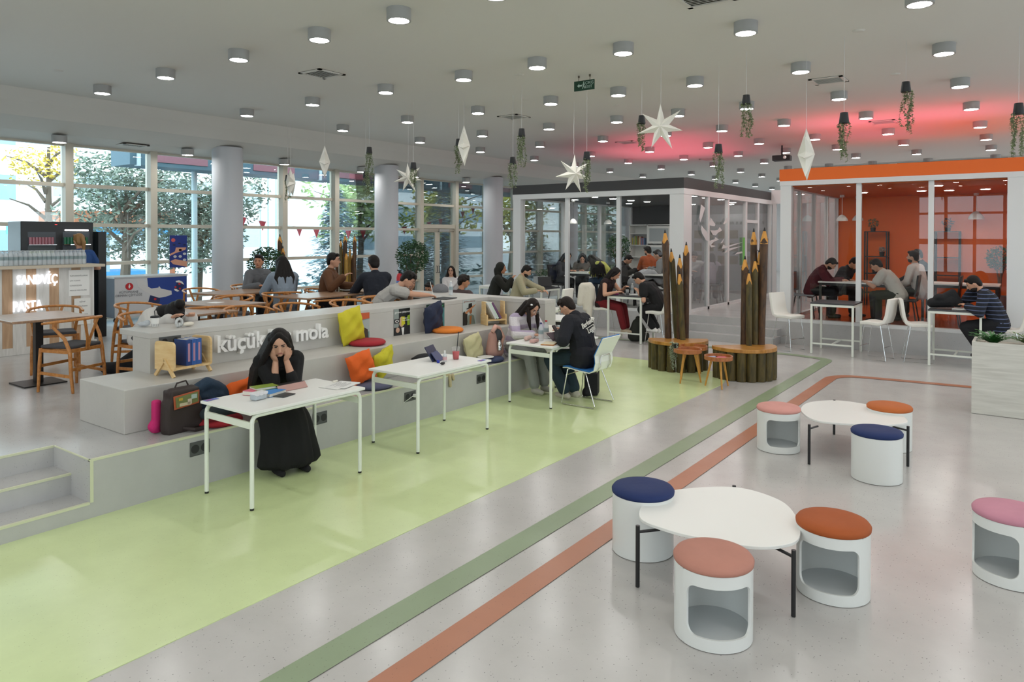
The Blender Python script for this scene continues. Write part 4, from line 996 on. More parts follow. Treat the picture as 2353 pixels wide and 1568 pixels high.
# long white planter boxes along the window beyond the counter
a = at_x(1163, 640, -13.2); lp = thing('window_planter', 'long low white planter box with green plants below the windows', 'planter', (-13.0, a.y+1.5, .004))
MB().bx(-.2, .2, 0, 7, 0, .75).build('planter_box', M_white, lp)
mb = MB(); rr = random.Random(5)
for k in range(22): leafball(mb, (0, .15+.32*k, .87), (.2, .2, .14), 60, .11, rr)
tag(mb.build('foliage', mat('planter_foliage', '#3b6b3c', .6, var=.35, vscale=9), lp), None)

# potted trees
def potted(x, y, zf, H, R0, lab, n=1500, rr=None):
    rr = random.Random(int(x*10)); t = thing('potted_tree', lab, 'plant', (x, y, zf), group='potted indoor trees')
    MB().lathe([(0, 0), (.17, 0), (.22, .35), (.2, .35), (.19, .3), (0, .3)], n=24, cap=False).build('pot', mat('pot_grey', '#6f6f70', .6), t, auto=40)
    tb = MB()
    for k in range(5):
        a = k*1.3; tb.tube([(0, 0, .3), (.03*math.cos(a), .03*math.sin(a), .75), (R0*.5*math.cos(a), R0*.5*math.sin(a), H-R0*.9)], [.022, .016, .006], 7)
    tb.build('trunk', mat('trunk_brown', '#6a5240', .8), t)
    mb = MB(); leafball(mb, (0, 0, H-R0), (R0, R0, R0*1.0), n, .085, rr, up=.2)
    mb.build('foliage', mat('ficus_green', '#2b4f2a', .55, var=.4, vscale=8), t)
pt = at_d(948, 600, 17.6); potted(pt.x, pt.y, 0, 1.98, .42, 'leafy potted tree beside the red extinguisher and window column', 1700)
pt = at_d(612, 600, 14.9); potted(pt.x, pt.y, PZ, 1.42, .38, 'leafy potted tree behind the couple at the first column', 1300)
pt = at_d(1421, 600, 19.5); potted(pt.x, pt.y, PZ, 1.7, .35, 'potted tree inside the dark glass room at the window side', 700)

# fire extinguisher
e = at_d(917, 640, 17.3); fe = thing('fire_extinguisher', 'red fire extinguisher hung on the second white column', 'fire extinguisher', (e.x+.06, e.y-.05, .72))
MB().lathe([(0, 0), (.07, 0), (.075, .02), (.075, .36), (.05, .43), (.02, .45), (0, .45)], n=20, cap=False).build('cylinder', mat('extinguisher_red', '#c3202a', .3), fe, auto=40)
MB().lathe([(.0762, .17), (.0762, .27)], n=20, cap=False).build('label', mat('extinguisher_label', '#6c84c4', .5), fe)
MB().tube([(0, 0, .45), (0, 0, .5)], .02, 8).beam((-.07, 0, .52), (.05, 0, .5), .02, .02).build('valve', M_black, fe)
MB().tube([(.04, 0, .48), (.11, 0, .42), (.1, 0, .2), (.09, 0, .1)], .012, 6).build('hose', M_black, fe)
# ================================================================ HANGING DECORATION, CEILING FITTINGS
M_paper = mat('star_paper', '#ece9e0', .8, bump=.15, bscale=25)
M_string = mat('thin_string', '#d8d8d8', .5)
def string(parent, z0, z1): MB().tube([(0, 0, z0), (0, 0, z1)], .0022, 5, caps=False).build('string', M_string, parent)
def star(px, py, z, turn, lab, R0=.31, tilt=0, pts=7, ydef=None):
    p = at_z(px, py, ZC); t = thing('paper_star', lab, 'star decoration', (p.x, p.y, z), turn+math.atan2(-p.x, p.y), 'white paper stars hung from the ceiling')
    mb = MB(); n = pts
    for sgn in (-1, 1):
        vs = [(0, sgn*.1, 0)]
        for k in range(2*n):
            a = math.pi/2+math.pi*k/n+tilt; r = R0*(1+.06*math.sin(k*1.7)) if k % 2 == 0 else R0*.36; vs.append((r*math.cos(a), 0, r*math.sin(a)))
            if k % 2 == 0: pass
        # ridge on each point
        fs = [(0, 1+k, 1+(k+1) % (2*n)) if sgn < 0 else (0, 1+(k+1) % (2*n), 1+k) for k in range(2*n)]
        mb.raw(vs, fs)
    mb.build('star_body', M_paper, t); string(t, R0*.98, ZC-z)
    return t
FACE = 0    # face of a star turned squarely to the camera side
star(1519, 145, 3.50, FACE-.1, 'large seven-pointed white paper star seen face-on above the dark room', .31, .02)
star(1319, 234, 3.12, FACE+.4, 'white paper star seen at a slant left of the dark room\'s middle post', .33, -.05)
star(938, 252, 3.11, FACE-.15, 'white paper star seen face-on before the second window column', .27, .05)
star(1066.2, 216, 3.51, FACE+1.5, 'white paper star seen almost edge-on near the middle of the ceiling', .33, 0)
star(746, 262, 3.44, FACE+1.57, 'narrow white paper star seen edge-on nearest the left column', .31, 0)
star(1854, 122, 3.08, FACE+1.5, 'white paper star seen edge-on against the orange fascia', .33, 0)
star(668, 285, 3.14, FACE+1.3, 'white paper star seen edge-on in front of the windows, leftmost', .3, .1)
M_vine = mat('vine_leaf', '#8d9a74', .7, var=.35, vscale=30); M_vine2 = mat('vine_stem', '#59654a', .7)
vmesh = []
def vine(px, py, zt, zb, lab, k):
    p = at_z(px, py, ZC); t = thing('hanging_plant', lab, 'plant', (p.x, p.y, zt), k*1.1, 'small black hanging pots with trailing artificial vines')
    MB().lathe([(0, 0), (.042, 0), (.055, -.11), (.05, -.12), (0, -.12)], n=16, cap=False).build('pot', M_black, t, auto=40)
    string(t, 0, ZC-zt); rr = random.Random(k); st = MB(); lf = MB(); L = zt-zb-.1
    for s in range(8):
        a = rr.uniform(0, 6.28); r0 = .045; ll = L*rr.uniform(.5, 1.0); pts = []; x = r0*math.cos(a); y = r0*math.sin(a)
        for q in range(12):
            u = q/11; pts.append((x+.02*math.sin(u*6+s), y+.02*math.cos(u*5+s), -.1-ll*u)); x += rr.uniform(-.006, .008)*(1 if x > 0 else -1)
        st.tube(pts, .0022, 4, caps=False)
        for q in range(int(ll*130)):
            u = rr.random(); c = Vector(pts[min(10, int(u*11))]).lerp(Vector(pts[min(11, int(u*11)+1)]), (u*11) % 1); b = rr.uniform(0, 6.28); d = Vector((math.cos(b), math.sin(b), -.5))*.03; w = Vector((-math.sin(b), math.cos(b), 0))*.012
            lf.raw([c, c+d*.5+w, c+d, c+d*.5-w], [(0, 1, 2, 3)])
    st.build('stems', M_vine2, t); lf.build('leaves', M_vine, t)
V = [(848.6, 251, 3.66, 2.71, 'longest hanging plant, between the first two paper stars'), (840, 268, 3.29, 2.78, 'hanging plant low in front of the windows left of the second column'), (950, 234, 3.31, 2.89, 'hanging plant beside the star at the second column'),
     (1054, 236, 3.72, 3.08, 'hanging plant half hidden by the edge-on star in the middle'), (1178.7, 219, 3.34, 2.82, 'hanging plant above the left end of the dark room'), (1199, 195, 3.68, 3.08, 'hanging plant under the middle air vent'),
     (1349, 186, 3.3, 2.66, 'hanging plant beside the slanted star, below the exit sign'), (1475, 177, 3.79, 3.23, 'hanging plant left of the large face-on star'), (1652, 150, 3.29, 2.69, 'hanging plant in front of the dark room\'s right fascia'),
     (1715.5, 117.5, 3.8, 3.23, 'hanging plant in front of a ceiling light right of the large star'), (1940.7, 83, 3.47, 2.91, 'hanging plant above the left half of the orange room'), (2082.5, 93, 3.86, 3.24, 'highest hanging plant, above the orange room\'s middle'),
     (2342.5, 61, 3.51, 2.93, 'hanging plant at the right edge of the view'), (661, 285, 3.3, 2.74, 'leftmost hanging plant, beside the leftmost star')]
for k, v in enumerate(V): vine(*v, k)

# air vents
M_vent = mat('vent_white', '#d3d1cb', .6); M_ventd = mat('vent_dark', '#3a332c', .9)
for (px, py, s, lab) in ((740, 169, .46, 'square air vent nearest the camera on the left of the ceiling'), (1181, 268, .46, 'square air vent in the middle of the ceiling'), (1904, 184, .46, 'square slatted air vent above the orange room'), (2030, 280, .46, 'square air vent behind the highest hanging plant'),
                         (1443, 327, .46, 'square air vent in the pink light left of the large star'), (1630, 366, .46, 'small far air vent in the pink light'), (1618, -8, .5, 'square air vent cut by the top edge'), (300, 334, .5, 'air vent on the lowered strip above the near windows')):
    zz = ZC if py != 334 else 3.83
    p = at_z(px, py, zz); t = thing('air_vent', lab, 'air vent', (p.x, p.y, zz), 0, 'ceiling air vents')
    MB().bx(-s/2, s/2, -s/2, s/2, -.004, .01).build('vent_backing', M_ventd, t)
    fr_ = MB()
    for a, b, c, d in ((-s/2, s/2, -s/2, -s/2+.05), (-s/2, s/2, s/2-.05, s/2), (-s/2, -s/2+.05, -s/2, s/2), (s/2-.05, s/2, -s/2, s/2)): fr_.bx(a, b, c, d, -.014, -.004)
    fr_.build('vent_frame', M_vent, t); sl = MB()
    for k in range(9): sl.box((0, -s/2+.07+k*(s-.14)/8, -.008), (s-.1, .016, .004), rx=.6)
    sl.build('vent_slats', M_vent, t)
# exit sign
p = at_z(1325, 176, ZC); q = at_z(1357, 170, ZC)
ex = thing('exit_sign', 'green exit sign with arrow and running man hung from the ceiling', 'sign', (-5.16, 8.8, 4.20))
a_ = math.atan2(q.y-p.y, q.x-p.x)
A0 = at_y(1319, 200, 8.8); A1 = at_y(1365, 192, 8.8); Wd = A1.x-A0.x; zc = (A0.z+A1.z)/2
ex.location = ((A0.x+A1.x)/2, 8.8, zc)
M_eg = mat('exit_green', '#0d3b28', .5); M_ew = mat('exit_white', '#b9cfc4', .5)
MB().bx(-Wd/2, Wd/2, 0, .02, -.07, .07).build('sign_plate', M_eg, ex, bevel=.003)
text('sign_lettering', 'ÇIKIŞ\nEXIT', .055, M_ew, ex, frame_M((.02, -.001, .012), (1, 0, 0), (0, 0, 1)), extrude=.001)
MB().plate([(-.11, -.002, 0), (-.075, -.002, .03), (-.075, -.002, .012), (-.03, -.002, .012), (-.03, -.002, -.012), (-.075, -.002, -.012), (-.075, -.002, -.03)], .001).build('sign_arrow', M_ew, ex)
MB().ell((-.002, -.002, .045), .009, 8).beam((-.004, -.002, .035), (-.006, -.002, .0), .02, .002, (0, 1, 0)).beam((-.004, -.002, 0), (.018, -.002, -.045), .011, .002, (0, 1, 0)).beam((-.006, -.002, 0), (-.02, -.002, -.045), .011, .002, (0, 1, 0)).beam((-.004, -.002, .025), (.018, -.002, .01), .009, .002, (0, 1, 0)).beam((-.004, -.002, .028), (-.02, -.002, .005), .009, .002, (0, 1, 0)).build('running_figure', M_ew, ex)
for s in (-1, 1): MB().tube([(s*.09, .01, .07), (s*.09, .01, ZC-zc)], .004, 6).cyl((s*.09, .01, ZC-zc-.03), .014, .03, 10).build('sign_hanger', mat('hanger_brown', '#5c5345', .5), ex)
# projector hung in the distance
p = at_z(1797, 338, 4.3); pj = thing('projector', 'black projector hung from the ceiling left of the orange fascia', 'projector', (p.x, p.y, 4.02))
MB().box((0, 0, 0), (.42, .3, .13), rz=.1).build('projector_body', M_black, pj, bevel=.01); MB().tube([(0, 0, .06), (0, 0, .32)], .02, 8).build('ceiling_mount', M_black, pj)
MB().tube([(.12, -.14, 0), (.12, -.2, 0)], .04, 14).build('lens', M_chrome, pj)
for px, py, lab in ((1193, 171, 'tiny smoke detector in the middle of the near ceiling'), (1973, 70, 'round flush speaker near the top right of the ceiling'), (2057, 170, 'small round smoke detector right of the slatted vent'), (133, 162, 'small flush disc on the ceiling at the left'), (1416, 241, 'small round smoke detector left of the face-on star')):
    p = at_z(px, py, ZC); single('smoke_detector', MB().lathe([(0, -.02), (.05, -.015), (.07, 0), (0, 0)], n=20, cap=False), M_vent, lab, 'smoke detector', loc=(p.x, p.y, ZC))

# ================================================================ THINGS ON THE BENCH
def fab(col, r=.85): return mat('fabric_'+col, col, r, bump=.25, bscale=70, var=.06, vscale=5)
def round_cushion(x, y, z, r, col, lab, h=.05, rot=0):
    t = thing('round_cushion', lab, 'cushion', (x, y, z), rot, 'round seat cushions on the bench')
    MB().lathe([(0, 0), (r-.02, 0), (r, .015), (r, h-.015), (r-.02, h), (r*.5, h+.006), (0, h+.004)], n=40, cap=False).build('cushion_pad', fab(col), t, smooth=True)
    MB().tube([(r*math.cos(a), r*math.sin(a), h*.5) for a in [2*math.pi*k/36 for k in range(36)]], .004, 6, closed=True).build('piping', fab(col), t, smooth=True)
BZ, LZ = .793, .429
round_cushion(-6.28, 5.75, BZ, .215, '#a3222f', 'red round cushion on the upper tier under the yellow pillow')
round_cushion(-6.27, 7.15, BZ, .215, '#e0802c', 'orange round cushion on the upper tier under the navy pillow')
round_cushion(-5.72, 3.52, LZ, .2, '#9c1f28', 'red round cushion on the seat behind the brown backpack')
round_cushion(-5.73, 5.35, LZ, .2, '#5d5f78', 'slate blue round cushion on the seat below the orange pillow')
round_cushion(-5.75, 7.38, LZ, .2, '#3d4666', 'navy round cushion on the seat by the pink backpack')
def pillow(c, w, h, th, Rm, col, lab, seed=0):
    """c centre, Rm rotation: x width, y normal, z height"""
    t = thing('pillow', lab, 'pillow', c, 0, 'square pillows on the bench'); n = 14; rr = random.Random(seed); mb = MB(); ph = [rr.uniform(0, 6) for _ in range(6)]
    for s in (-1, 1):
        vs = []
        for i in range(n+1):
            for j in range(n+1):
                u, v = 2*i/n-1, 2*j/n-1; e = (max(0, 1-abs(u)**3.2)*max(0, 1-abs(v)**3.2))**.5
                k = 1-.035*(1-abs(u))*(abs(v)**2)-.0; q = 1-.035*(1-abs(v))*(abs(u)**2)
                wr = .012*math.sin(5*u+3*v+ph[0])*e + .01*math.sin(9*v-4*u+ph[1])*e+.008*math.sin(12*u+ph[2])*(1-e)
                vs.append((u*w/2*q, s*(th/2*e)+wr, v*h/2*k+.006*math.sin(4*u+ph[3])*abs(v)))
        fs = [(i*(n+1)+j, (i+1)*(n+1)+j, (i+1)*(n+1)+j+1, i*(n+1)+j+1) for i in range(n) for j in range(n)]
        if s > 0: fs = [f[::-1] for f in fs]
        mb.raw(vs, fs)
    o = mb.build('pillow_cover', fab(col), t, smooth=True); t.rotation_euler = Rm
    return t
pi2 = math.pi/2
pillow((-6.38, 5.60, BZ+.225), .34, .40, .13, (0, -.22, pi2), '#c9bd2c', 'mustard yellow pillow leaning on the counter wall above the red cushion', 1)
pillow((-6.36, 6.98, BZ+.20), .36, .38, .13, (.15, -.25, pi2+.1), '#1f2740', 'navy pillow leaning on the counter wall above the orange cushion', 2)
pillow((-5.86, 4.05-.45+.26, LZ+.17), .36, .3, .13, (.1, -.2, pi2), '#e8641e', 'orange pillow left of the woman in black', 3)
pillow((-5.83, 5.26, LZ+.215), .32, .33, .14, (-.1, -.25, pi2-.15), '#e36320', 'orange pillow on the slate cushion behind the second desk', 4)
pillow((-5.88, 5.62, LZ+.2), .34, .34, .13, (.25, -.3, pi2+.15), '#c8bf2e', 'yellow pillow beside the orange pillow behind the second desk', 5)
pillow((-5.86, 7.2, LZ+.19), .32, .33, .14, (-.1, -.2, pi2), '#c2bb92', 'pale olive pillow left of the pink backpack', 6)

# book stands
def panel(mb, y, x0, x1, z0, z1, r=.04):
    pts = [(x0, z0), (x1, z0), (x1, z1-r)] + [(x1-r+r*math.cos(math.radians(a)), z1-r+r*math.sin(math.radians(a))) for a in range(10, 91, 20)] + [(x0+r-r*math.sin(math.radians(a)), z1-r+r*math.cos(math.radians(a))) for a in range(0, 90, 20)]
    mb.plate([(x, y, z) for x, z in pts], .02); return mb
bs = thing('book_stand', 'pale pine book stand holding blue books at the left end of the upper tier', 'book stand', (-6.28, 3.36, BZ), .12)
panel(MB(), 0, -.15, .12, .055, .31).build('side_panel', M_pine, bs); panel(MB(), .38, -.15, .12, .07, .32).build('side_panel', M_pine, bs)
MB().bx(-.15, .12, 0, .38, .06, .08).bx(-.15, -.135, 0, .38, .08, .24).build('shelf', M_pine, bs)
for s in (0, .38): MB().beam((-.13, s-.015, .0), (.0, s-.015, .15), .03, .02, (0, 1, 0)).beam((.13, s-.015, 0), (.0, s-.015, .15), .03, .02, (0, 1, 0)).build('brace_leg', M_pine, bs)
M_bblue = mat('book_blue', '#2b5ba5', .4); M_bdark = mat('book_navy', '#20407f', .4); M_pages = mat('book_pages', '#dcd8cc', .8)
def book(parent_loc, w, h, d, m, lab, rot, group, stripe_m=None):
    """thickness w along y, height h, depth d along x (spine at +x)"""
    t = thing('book', lab, 'book', parent_loc, 0, group); t.rotation_euler = rot
    MB().bx(-d, 0, 0, .003, 0, h).bx(-d, 0, w-.003, w, 0, h).bx(-.004, .001, 0, w, 0, h).build('book_cover', m, t)
    MB().bx(-d+.004, -.004, .003, w-.003, .004, h-.004).build('book_pages', M_pages, t)
    if stripe_m: MB().bx(.001, .0018, w*.3, w*.7, h*.15, h*.85).build('spine_lettering', stripe_m, t)
    return t
def bl(t, x, y, z): return tuple(t.matrix_basis @ Vector((x, y, z)))
M_spine = mat('spine_print_red', '#b98aa0', .5)
for k, (y, w, m) in enumerate(((.13, .055, M_bdark), (.187, .05, M_bblue), (.239, .05, M_bblue))):
    book(bl(bs, .1, y, .081), w, .235, .17, m, ('thick dark blue book in the pine stand, leftmost', 'blue book in the middle of the pine stand', 'blue book in the pine stand, rightmost')[k], (0, 0, .12), 'blue books in the pine book stand', M_spine)
bs2 = thing('book_stand', 'pine book stand with leaning folders at the corner of the upper tier', 'book stand', (-6.33, 8.02, BZ), -.45)
for s in (0, .30): MB().bx(-.1, .1, s-.01, s+.01, 0, .15).bx(-.07, .04, s-.01, s+.01, .15, .33).build('side_panel', M_pine, bs2)
MB().bx(-.12, .1, .01, .29, .06, .08).bx(-.12, -.1, .01, .29, .08, .18).build('shelf', M_pine, bs2)
for k, (y, c, an, lab) in enumerate(((.13, '#d9dcd8', .52, 'white folder leaning in the corner book stand'), (.165, '#cfe0d2', .52, 'pale green folder leaning in the corner book stand'), (.21, '#6a4468', .55, 'plum folder leaning in the corner book stand'))):
    book(bl(bs2, .09, y, .082), .03, .27, .2, mat('folder_'+c, c, .4), lab, (an, 0, -.45), 'folders in the corner book stand')

# bags and clothes: soft lumps grown from overlapping shapes
def soft(name, lab, cat, loc, rz, build, m, vox=.012, sm=4, group=None, part='body'):
    t = thing(name, lab, cat, loc, rz, group); mb = MB(); build(mb); mb.build(part, m, t, remesh=vox, sm=sm); return t
M_brown = mat('brown_bag_cloth', '#2f2422', .7, bump=.2, bscale=200)
def f(mb):
    for z, s in ((.05, 1), (.18, 1), (.29, .86)): mb.box((0, 0, z), (.13, .30*s, .12))
    for s in (-1, 1): mb.cap((.0, s*.12, .04), (.0, s*.12, .24), .06, .055)
    mb.cap((0, -.09, .32), (0, .09, .32), .05, .05)
b = soft('backpack', 'dark brown backpack with an orange-edged patch on the flap, standing on the seat', 'backpack', (-5.74, 3.20, LZ), .05, f, M_brown)
MB().plate([(.075, -.11, .2), (.078, .11, .22), (.074, .115, .33), (.07, -.115, .31)], .008).build('flap_border', mat('orange_trim', '#a8512e', .6), b, bevel=.003)
MB().plate([(.083, -.095, .215), (.085, .097, .235), (.081, .1, .318), (.077, -.1, .298)], .004).build('flap_patch', mat('green_patch', '#6c7445', .6, var=.2), b)
for a in ((.087, -.03, .235, .1, .025, '#c3b69b'), (.087, .05, .285, .05, .035, '#a9bcb8'), (.087, -.07, .28, .035, .02, '#b79b3a'), (.087, .01, .25, .035, .045, '#c7b7a8')):
    MB().box((a[0], a[1]+.01, a[2]+.0), (.003, a[3], a[4])).build('patch_badge', mat('badge_'+a[5], a[5], .6), b)
MB().tube([(0, -.06, .36), (0, -.04, .40), (0, .04, .41), (0, .06, .37)], .007, 6).build('carry_handle', M_brown, b)
MB().tube([(.06, -.02, .03), (.14, .03, .02), (.12, .15, .015), (.06, .2, .02)], .016, 7).build('shoulder_strap', M_brown, b)
soft('pink_bag', 'bright pink cloth bag behind the brown backpack', 'bag', (-5.82, 3.03, LZ), 0, lambda mb: mb.box((0, 0, .14), (.06, .07, .27)).ell((0, -.02, .06), .05), fab('#c2256b'))
M_denim = mat('denim_blue', '#24384d', .85, bump=.4, bscale=60, var=.3, vscale=9)
def f(mb):
    rj = random.Random(8); P = [(0, -.12, .2), (.01, -.02, .25), (0, .08, .2), (0, .18, .12), (.01, .27, .06)]
    for a_, b_2 in zip(P[:-1], P[1:]): mb.cap(a_, b_2, .055, .055)
    mb.ell((.01, .04, .12), (.06, .15, .1))
    for k in range(26): y = rj.uniform(-.14, .3); z = rj.uniform(0, .22-.35*max(0, y)); mb.cap((rj.uniform(-.03, .05), y, z), (rj.uniform(-.03, .06), y+rj.uniform(-.06, .06), z+rj.uniform(-.07, .05)), .03, .022)
soft('denim_jacket', 'crumpled dark denim jacket heaped against the seat back', 'jacket', (-5.87, 3.52, LZ+.08), 0, f, M_denim)
soft('jacket', 'dark jacket lying under the left end of the first desk', 'jacket', (-5.6, 3.45, LZ+.06), 0, lambda mb: mb.cap((0, -.12, .07), (0, .18, .07), .05, .05).cap((.03, .1, .09), (.03, .3, .06), .04, .04), mat('dark_teal_cloth', '#18262b', .8, bump=.3))
p = at_z(283, 858, PZ); soft('black_bag', 'black cloth bag slumped on the platform behind the end of the bench', 'bag', (p.x, p.y, PZ+.002), CAM_YAW, lambda mb: mb.cap((-.2, 0, .06), (.2, .05, .06), .07, .08).cap((0, 0, .08), (.15, .03, .24), .1, .06).cap((.1, .02, .1), (.22, .05, .28), .1, .06), mat('black_cloth', '#15161a', .85, bump=.3))
def f(mb): mb.box((0, 0, .11), (.16, .26, .2)).ell((0, 0, .2), (.09, .15, .05)).ell((.05, .1, .06), (.08, .1, .06))
b = soft('black_bag', 'black tote bag on the seat behind the second desk', 'bag', (-5.78, 6.17, LZ), 0, f, mat('black_cloth', '#15161a', .85))
p = at_z(1140, 820, LZ)
def f(mb):
    mb.cap((0, -.03, .1), (0, -.02, .3), .09, .06).cap((0, .08, .1), (0, .1, .3), .09, .07).ell((0, .03, .08), (.1, .16, .09))
b = soft('backpack', 'dusty pink backpack standing on the seat beside the girl in the plaid sweater', 'backpack', (-5.78, 7.52, LZ+.01), 0, f, fab('#b58a80'))
MB().tube([(.04, -.08, .36), (.05, -.02, .43), (.04, .07, .40), (.08, .12, .28), (.09, .05, .18)], [.025, .03, .025, .02, .02], 8).build('shoulder_strap', fab('#d9a89a'), b, smooth=True)
MB().ell((.04, .05, .3), (.05, .06, .09)).build('mesh_back_pad', mat('grey_mesh', '#45464b', .8), b, smooth=True)
MB().lathe([(0, 0), (.03, 0), (.03, .09), (.018, .11), (.018, .13), (0, .13)], (.1, 0, .12), n=14, cap=False).build('steel_flask', M_chrome, b, auto=40)
p = at_z(1120, 822, LZ+.06); soft('white_plate', 'white paper plate resting on the navy cushion', 'plate', (-5.70, 7.25, LZ+.062), 0, lambda mb: mb.lathe([(0, 0), (.07, 0), (.11, .012), (.11, .018), (0, .012)], n=28, cap=False), M_white, .006, 1)
def f(mb): mb.cap((0, -.09, .02), (0, .08, .02), .03, .03).cap((.0, -.02, .02), (.1, 0, .0), .03, .02).cap((.1, 0, 0), (.11, 0, -.12), .022, .02).cap((.1, .05, 0), (.105, .06, -.05), .02, .02)
soft('beige_cloth', 'beige scarf hanging over the edge of the seat behind the second desk', 'scarf', (-5.6, 6.32, LZ), 0, f, fab('#b7a987'), .009)
def f(mb): mb.ell((0, 0, -.08), (.06, .09, .09)).cap((0, 0, -.15), (0, .0, -.22), .05, .03).cap((0, .02, -.2), (.01, .03, -.32), .015, .012).cap((0, -.01, -.2), (.01, -.02, -.3), .014, .012).cap((.01, .03, -.32), (.01, -.02, -.33), .012, .012)
b = soft('plastic_bag', 'translucent white plastic bag with blue letters hanging at the seat edge below the girl', 'bag', (-5.44, 7.92, LZ-.01), 0, f, mat('thin_plastic', '#c3c9c9', .35, bump=.5, bscale=25, alpha=.85), .009)
text('bag_lettering', 'ŞOK', .055, mat('ink_blue', '#2f3a63', .5), b, frame_M((.063, -.06, -.08), (0, 1, 0), (0, 0, 1)), extrude=.003)
def f(mb): mb.box((0, 0, .15), (.17, .24, .28)).ell((0, 0, .29), (.09, .12, .08)).cap((-.06, -.1, .04), (-.06, .1, .04), .06, .06)
p = at_z(1349, 913, 0); soft('backpack', 'black backpack standing on the green floor behind the blue-seated chair', 'backpack', (p.x-.02, p.y+.16, .006), .4, f, mat('black_cloth', '#15161a', .85))
p = at_z(1468, 783, 0)
def f(mb): mb.cap((-.06, 0, .1), (-.03, 0, .36), .12, .07).cap((.08, 0, .1), (.0, 0, .36), .12, .07).ell((0, 0, .45), .045)
soft('backpack', 'dark olive backpack standing on the floor under the couple\'s bar table', 'backpack', (p.x+.02, p.y-.08, .005), CAM_YAW, f, mat('olive_black_cloth', '#2a2c26', .85, bump=.3)).scale = (1.15, 1, 1.0)
def f(mb): mb.cap((-.16, 0, .08), (.1, 0, .12), .08, .1).cap((0, 0, .15), (.12, 0, .26), .09, .06).cap((.12, 0, .26), (.2, 0, .1), .06, .07).ell((-.05, 0, .17), (.1, .1, .07))
p = at_z(2175, 704, .905); soft('black_bag', 'black bag slumped on the bar table in front of the striped man', 'bag', (p.x, 13.45, .908), 0, f, mat('black_cloth', '#15161a', .85))
M_coat = mat('cream_coat', '#dcd6c8', .9, bump=.5, bscale=40)
p = at_d(1366, 690, 14.2)
def f(mb):
    mb.cap((-.08, 0, .15), (.06, 0, .16), .07, .07).cap((-.1, 0, .12), (-.14, 0, -.2), .07, .06).cap((.07, 0, .12), (.05, 0, -.45), .08, .06).cap((.0, .02, .1), (-.02, .02, -.3), .08, .06).cap((.12, -.02, .1), (.13, 0, -.1), .05, .04)
soft('coat', 'cream puffer coat hung over the chair left of the woman in red trousers', 'coat', (-7.22, 12.45, .92), CAM_YAW, f, M_coat, .016)
# headphones, cup and crumpled bottle on the counter
CZ = 1.164
p = at_z(353, 752, CZ); cp = thing('coffee_cup', 'white paper coffee cup with black lid and straw on the left end of the counter', 'cup', (p.x-.03, p.y+.03, CZ))
MB().lathe([(0, 0), (.03, 0), (.04, .09), (0, .09)], n=24, cap=False).build('cup_body', M_white, cp, auto=40); MB().lathe([(0, .088), (.043, .088), (.043, .1), (.036, .106), (0, .106)], n=24, cap=False).build('cup_lid', M_black, cp, auto=40)
MB().lathe([(.0308, .004), (.0335, .028)], n=12, cap=False).build('cup_print', mat('cup_print_dark', '#3b3f4d', .5), cp); MB().tube([(0, 0, .1), (-.012, 0, .15), (.05, .0, .19)], .004, 6).build('straw', M_black, cp)
p = at_z(330, 752, CZ); soft('crumpled_bottle', 'crumpled clear plastic wrapping left of the coffee cup', 'wrapping', (p.x-.04, p.y+.02, CZ+.002), 0, lambda mb: mb.ell((0, 0, .025), (.05, .06, .025)).ell((.03, .02, .035), (.03, .03, .03)), mat('crinkled_plastic', '#c9d0d6', .15, bump=1, bscale=40, alpha=.6), .006, 2)
p = at_z(428, 752, CZ); t = thing('headphones_case', 'white over-ear headphones lying on the counter beside the sleeping person', 'headphones', (p.x-.03, p.y, CZ+.001), .3)
M_cream = mat('cream_plastic', '#e2dccd', .4)
MB().ell((0, .05, .022), (.035, .065, .022), 16).build('ear_case', M_cream, t, smooth=True); MB().tube([(-.02, -.05, .045+.0)]+[(-.02, -.05+.038*math.sin(a), .045-.038*math.cos(a)) for a in [k*.6 for k in range(11)]], .014, 8).build('ear_cup', mat('headphone_grey', '#c7c9c8', .4), t, smooth=True)

# ================================================================ THINGS ON THE DESKS
TZ = .746
def pl_(px, py): return at_z(px, py, TZ)
def boxy(name, lab, cat, px, py, d, rz, m, dz=0, bevel=.004, sub=None):
    p = pl_(px, py); t = thing(name, lab, cat, (p.x, p.y, TZ+dz), rz); MB().box((0, 0, d[2]/2), d).build(sub or 'body', m, t, bevel=bevel); return t
# first desk
t = boxy('pencil_case', 'pale grey fabric pencil case with a frilled flap on the first desk', 'pencil case', 594, 918, (.07, .12, .05), .1, mat('pale_grey_felt', '#b4bcc2', .9, bump=.2), bevel=.012)
MB().box((0.003, 0, .053), (.074, .124, .014)).ell((.037, -.04, .048), (.006, .024, .014)).ell((.037, 0, .048), (.006, .024, .014)).ell((.037, .04, .048), (.006, .024, .014)).build('frilled_flap', mat('white_felt', '#dcdcdf', .9, bump=.3), t, bevel=.006)
b_ = [(630, 908, (.13, .2, .028), .25, '#3a88cf', 0, 'thick blue paperback lying on the first desk'), (612, 902, (.13, .2, .02), -.2, '#8aa03c', .03, 'green and yellow book on top of the blue paperback'), (585, 907, (.10, .12, .035), .3, '#d24a6a', 0, 'small pink book behind the pencil case'), (648, 909, (.2, .15, .006), .25, '#2b3437', 0, 'thin dark leaflet under the paperbacks')]
for px, py, d, rz, c, dz, lab in b_:
    p = pl_(px, py); t = thing('book', lab, 'book', (p.x-.03, p.y, TZ+dz), rz, 'books on the first desk'); w, l, h = d
    MB().bx(-w/2, w/2-.004, -l/2+.003, l/2-.003, .002, h-.002).build('book_pages', M_pages, t); MB().bx(-w/2, w/2, -l/2, l/2, h-.002, h).bx(-w/2, w/2, -l/2, l/2, 0, .002).build('book_cover', mat('cover_'+c, c, .4, var=.15, vscale=12), t)
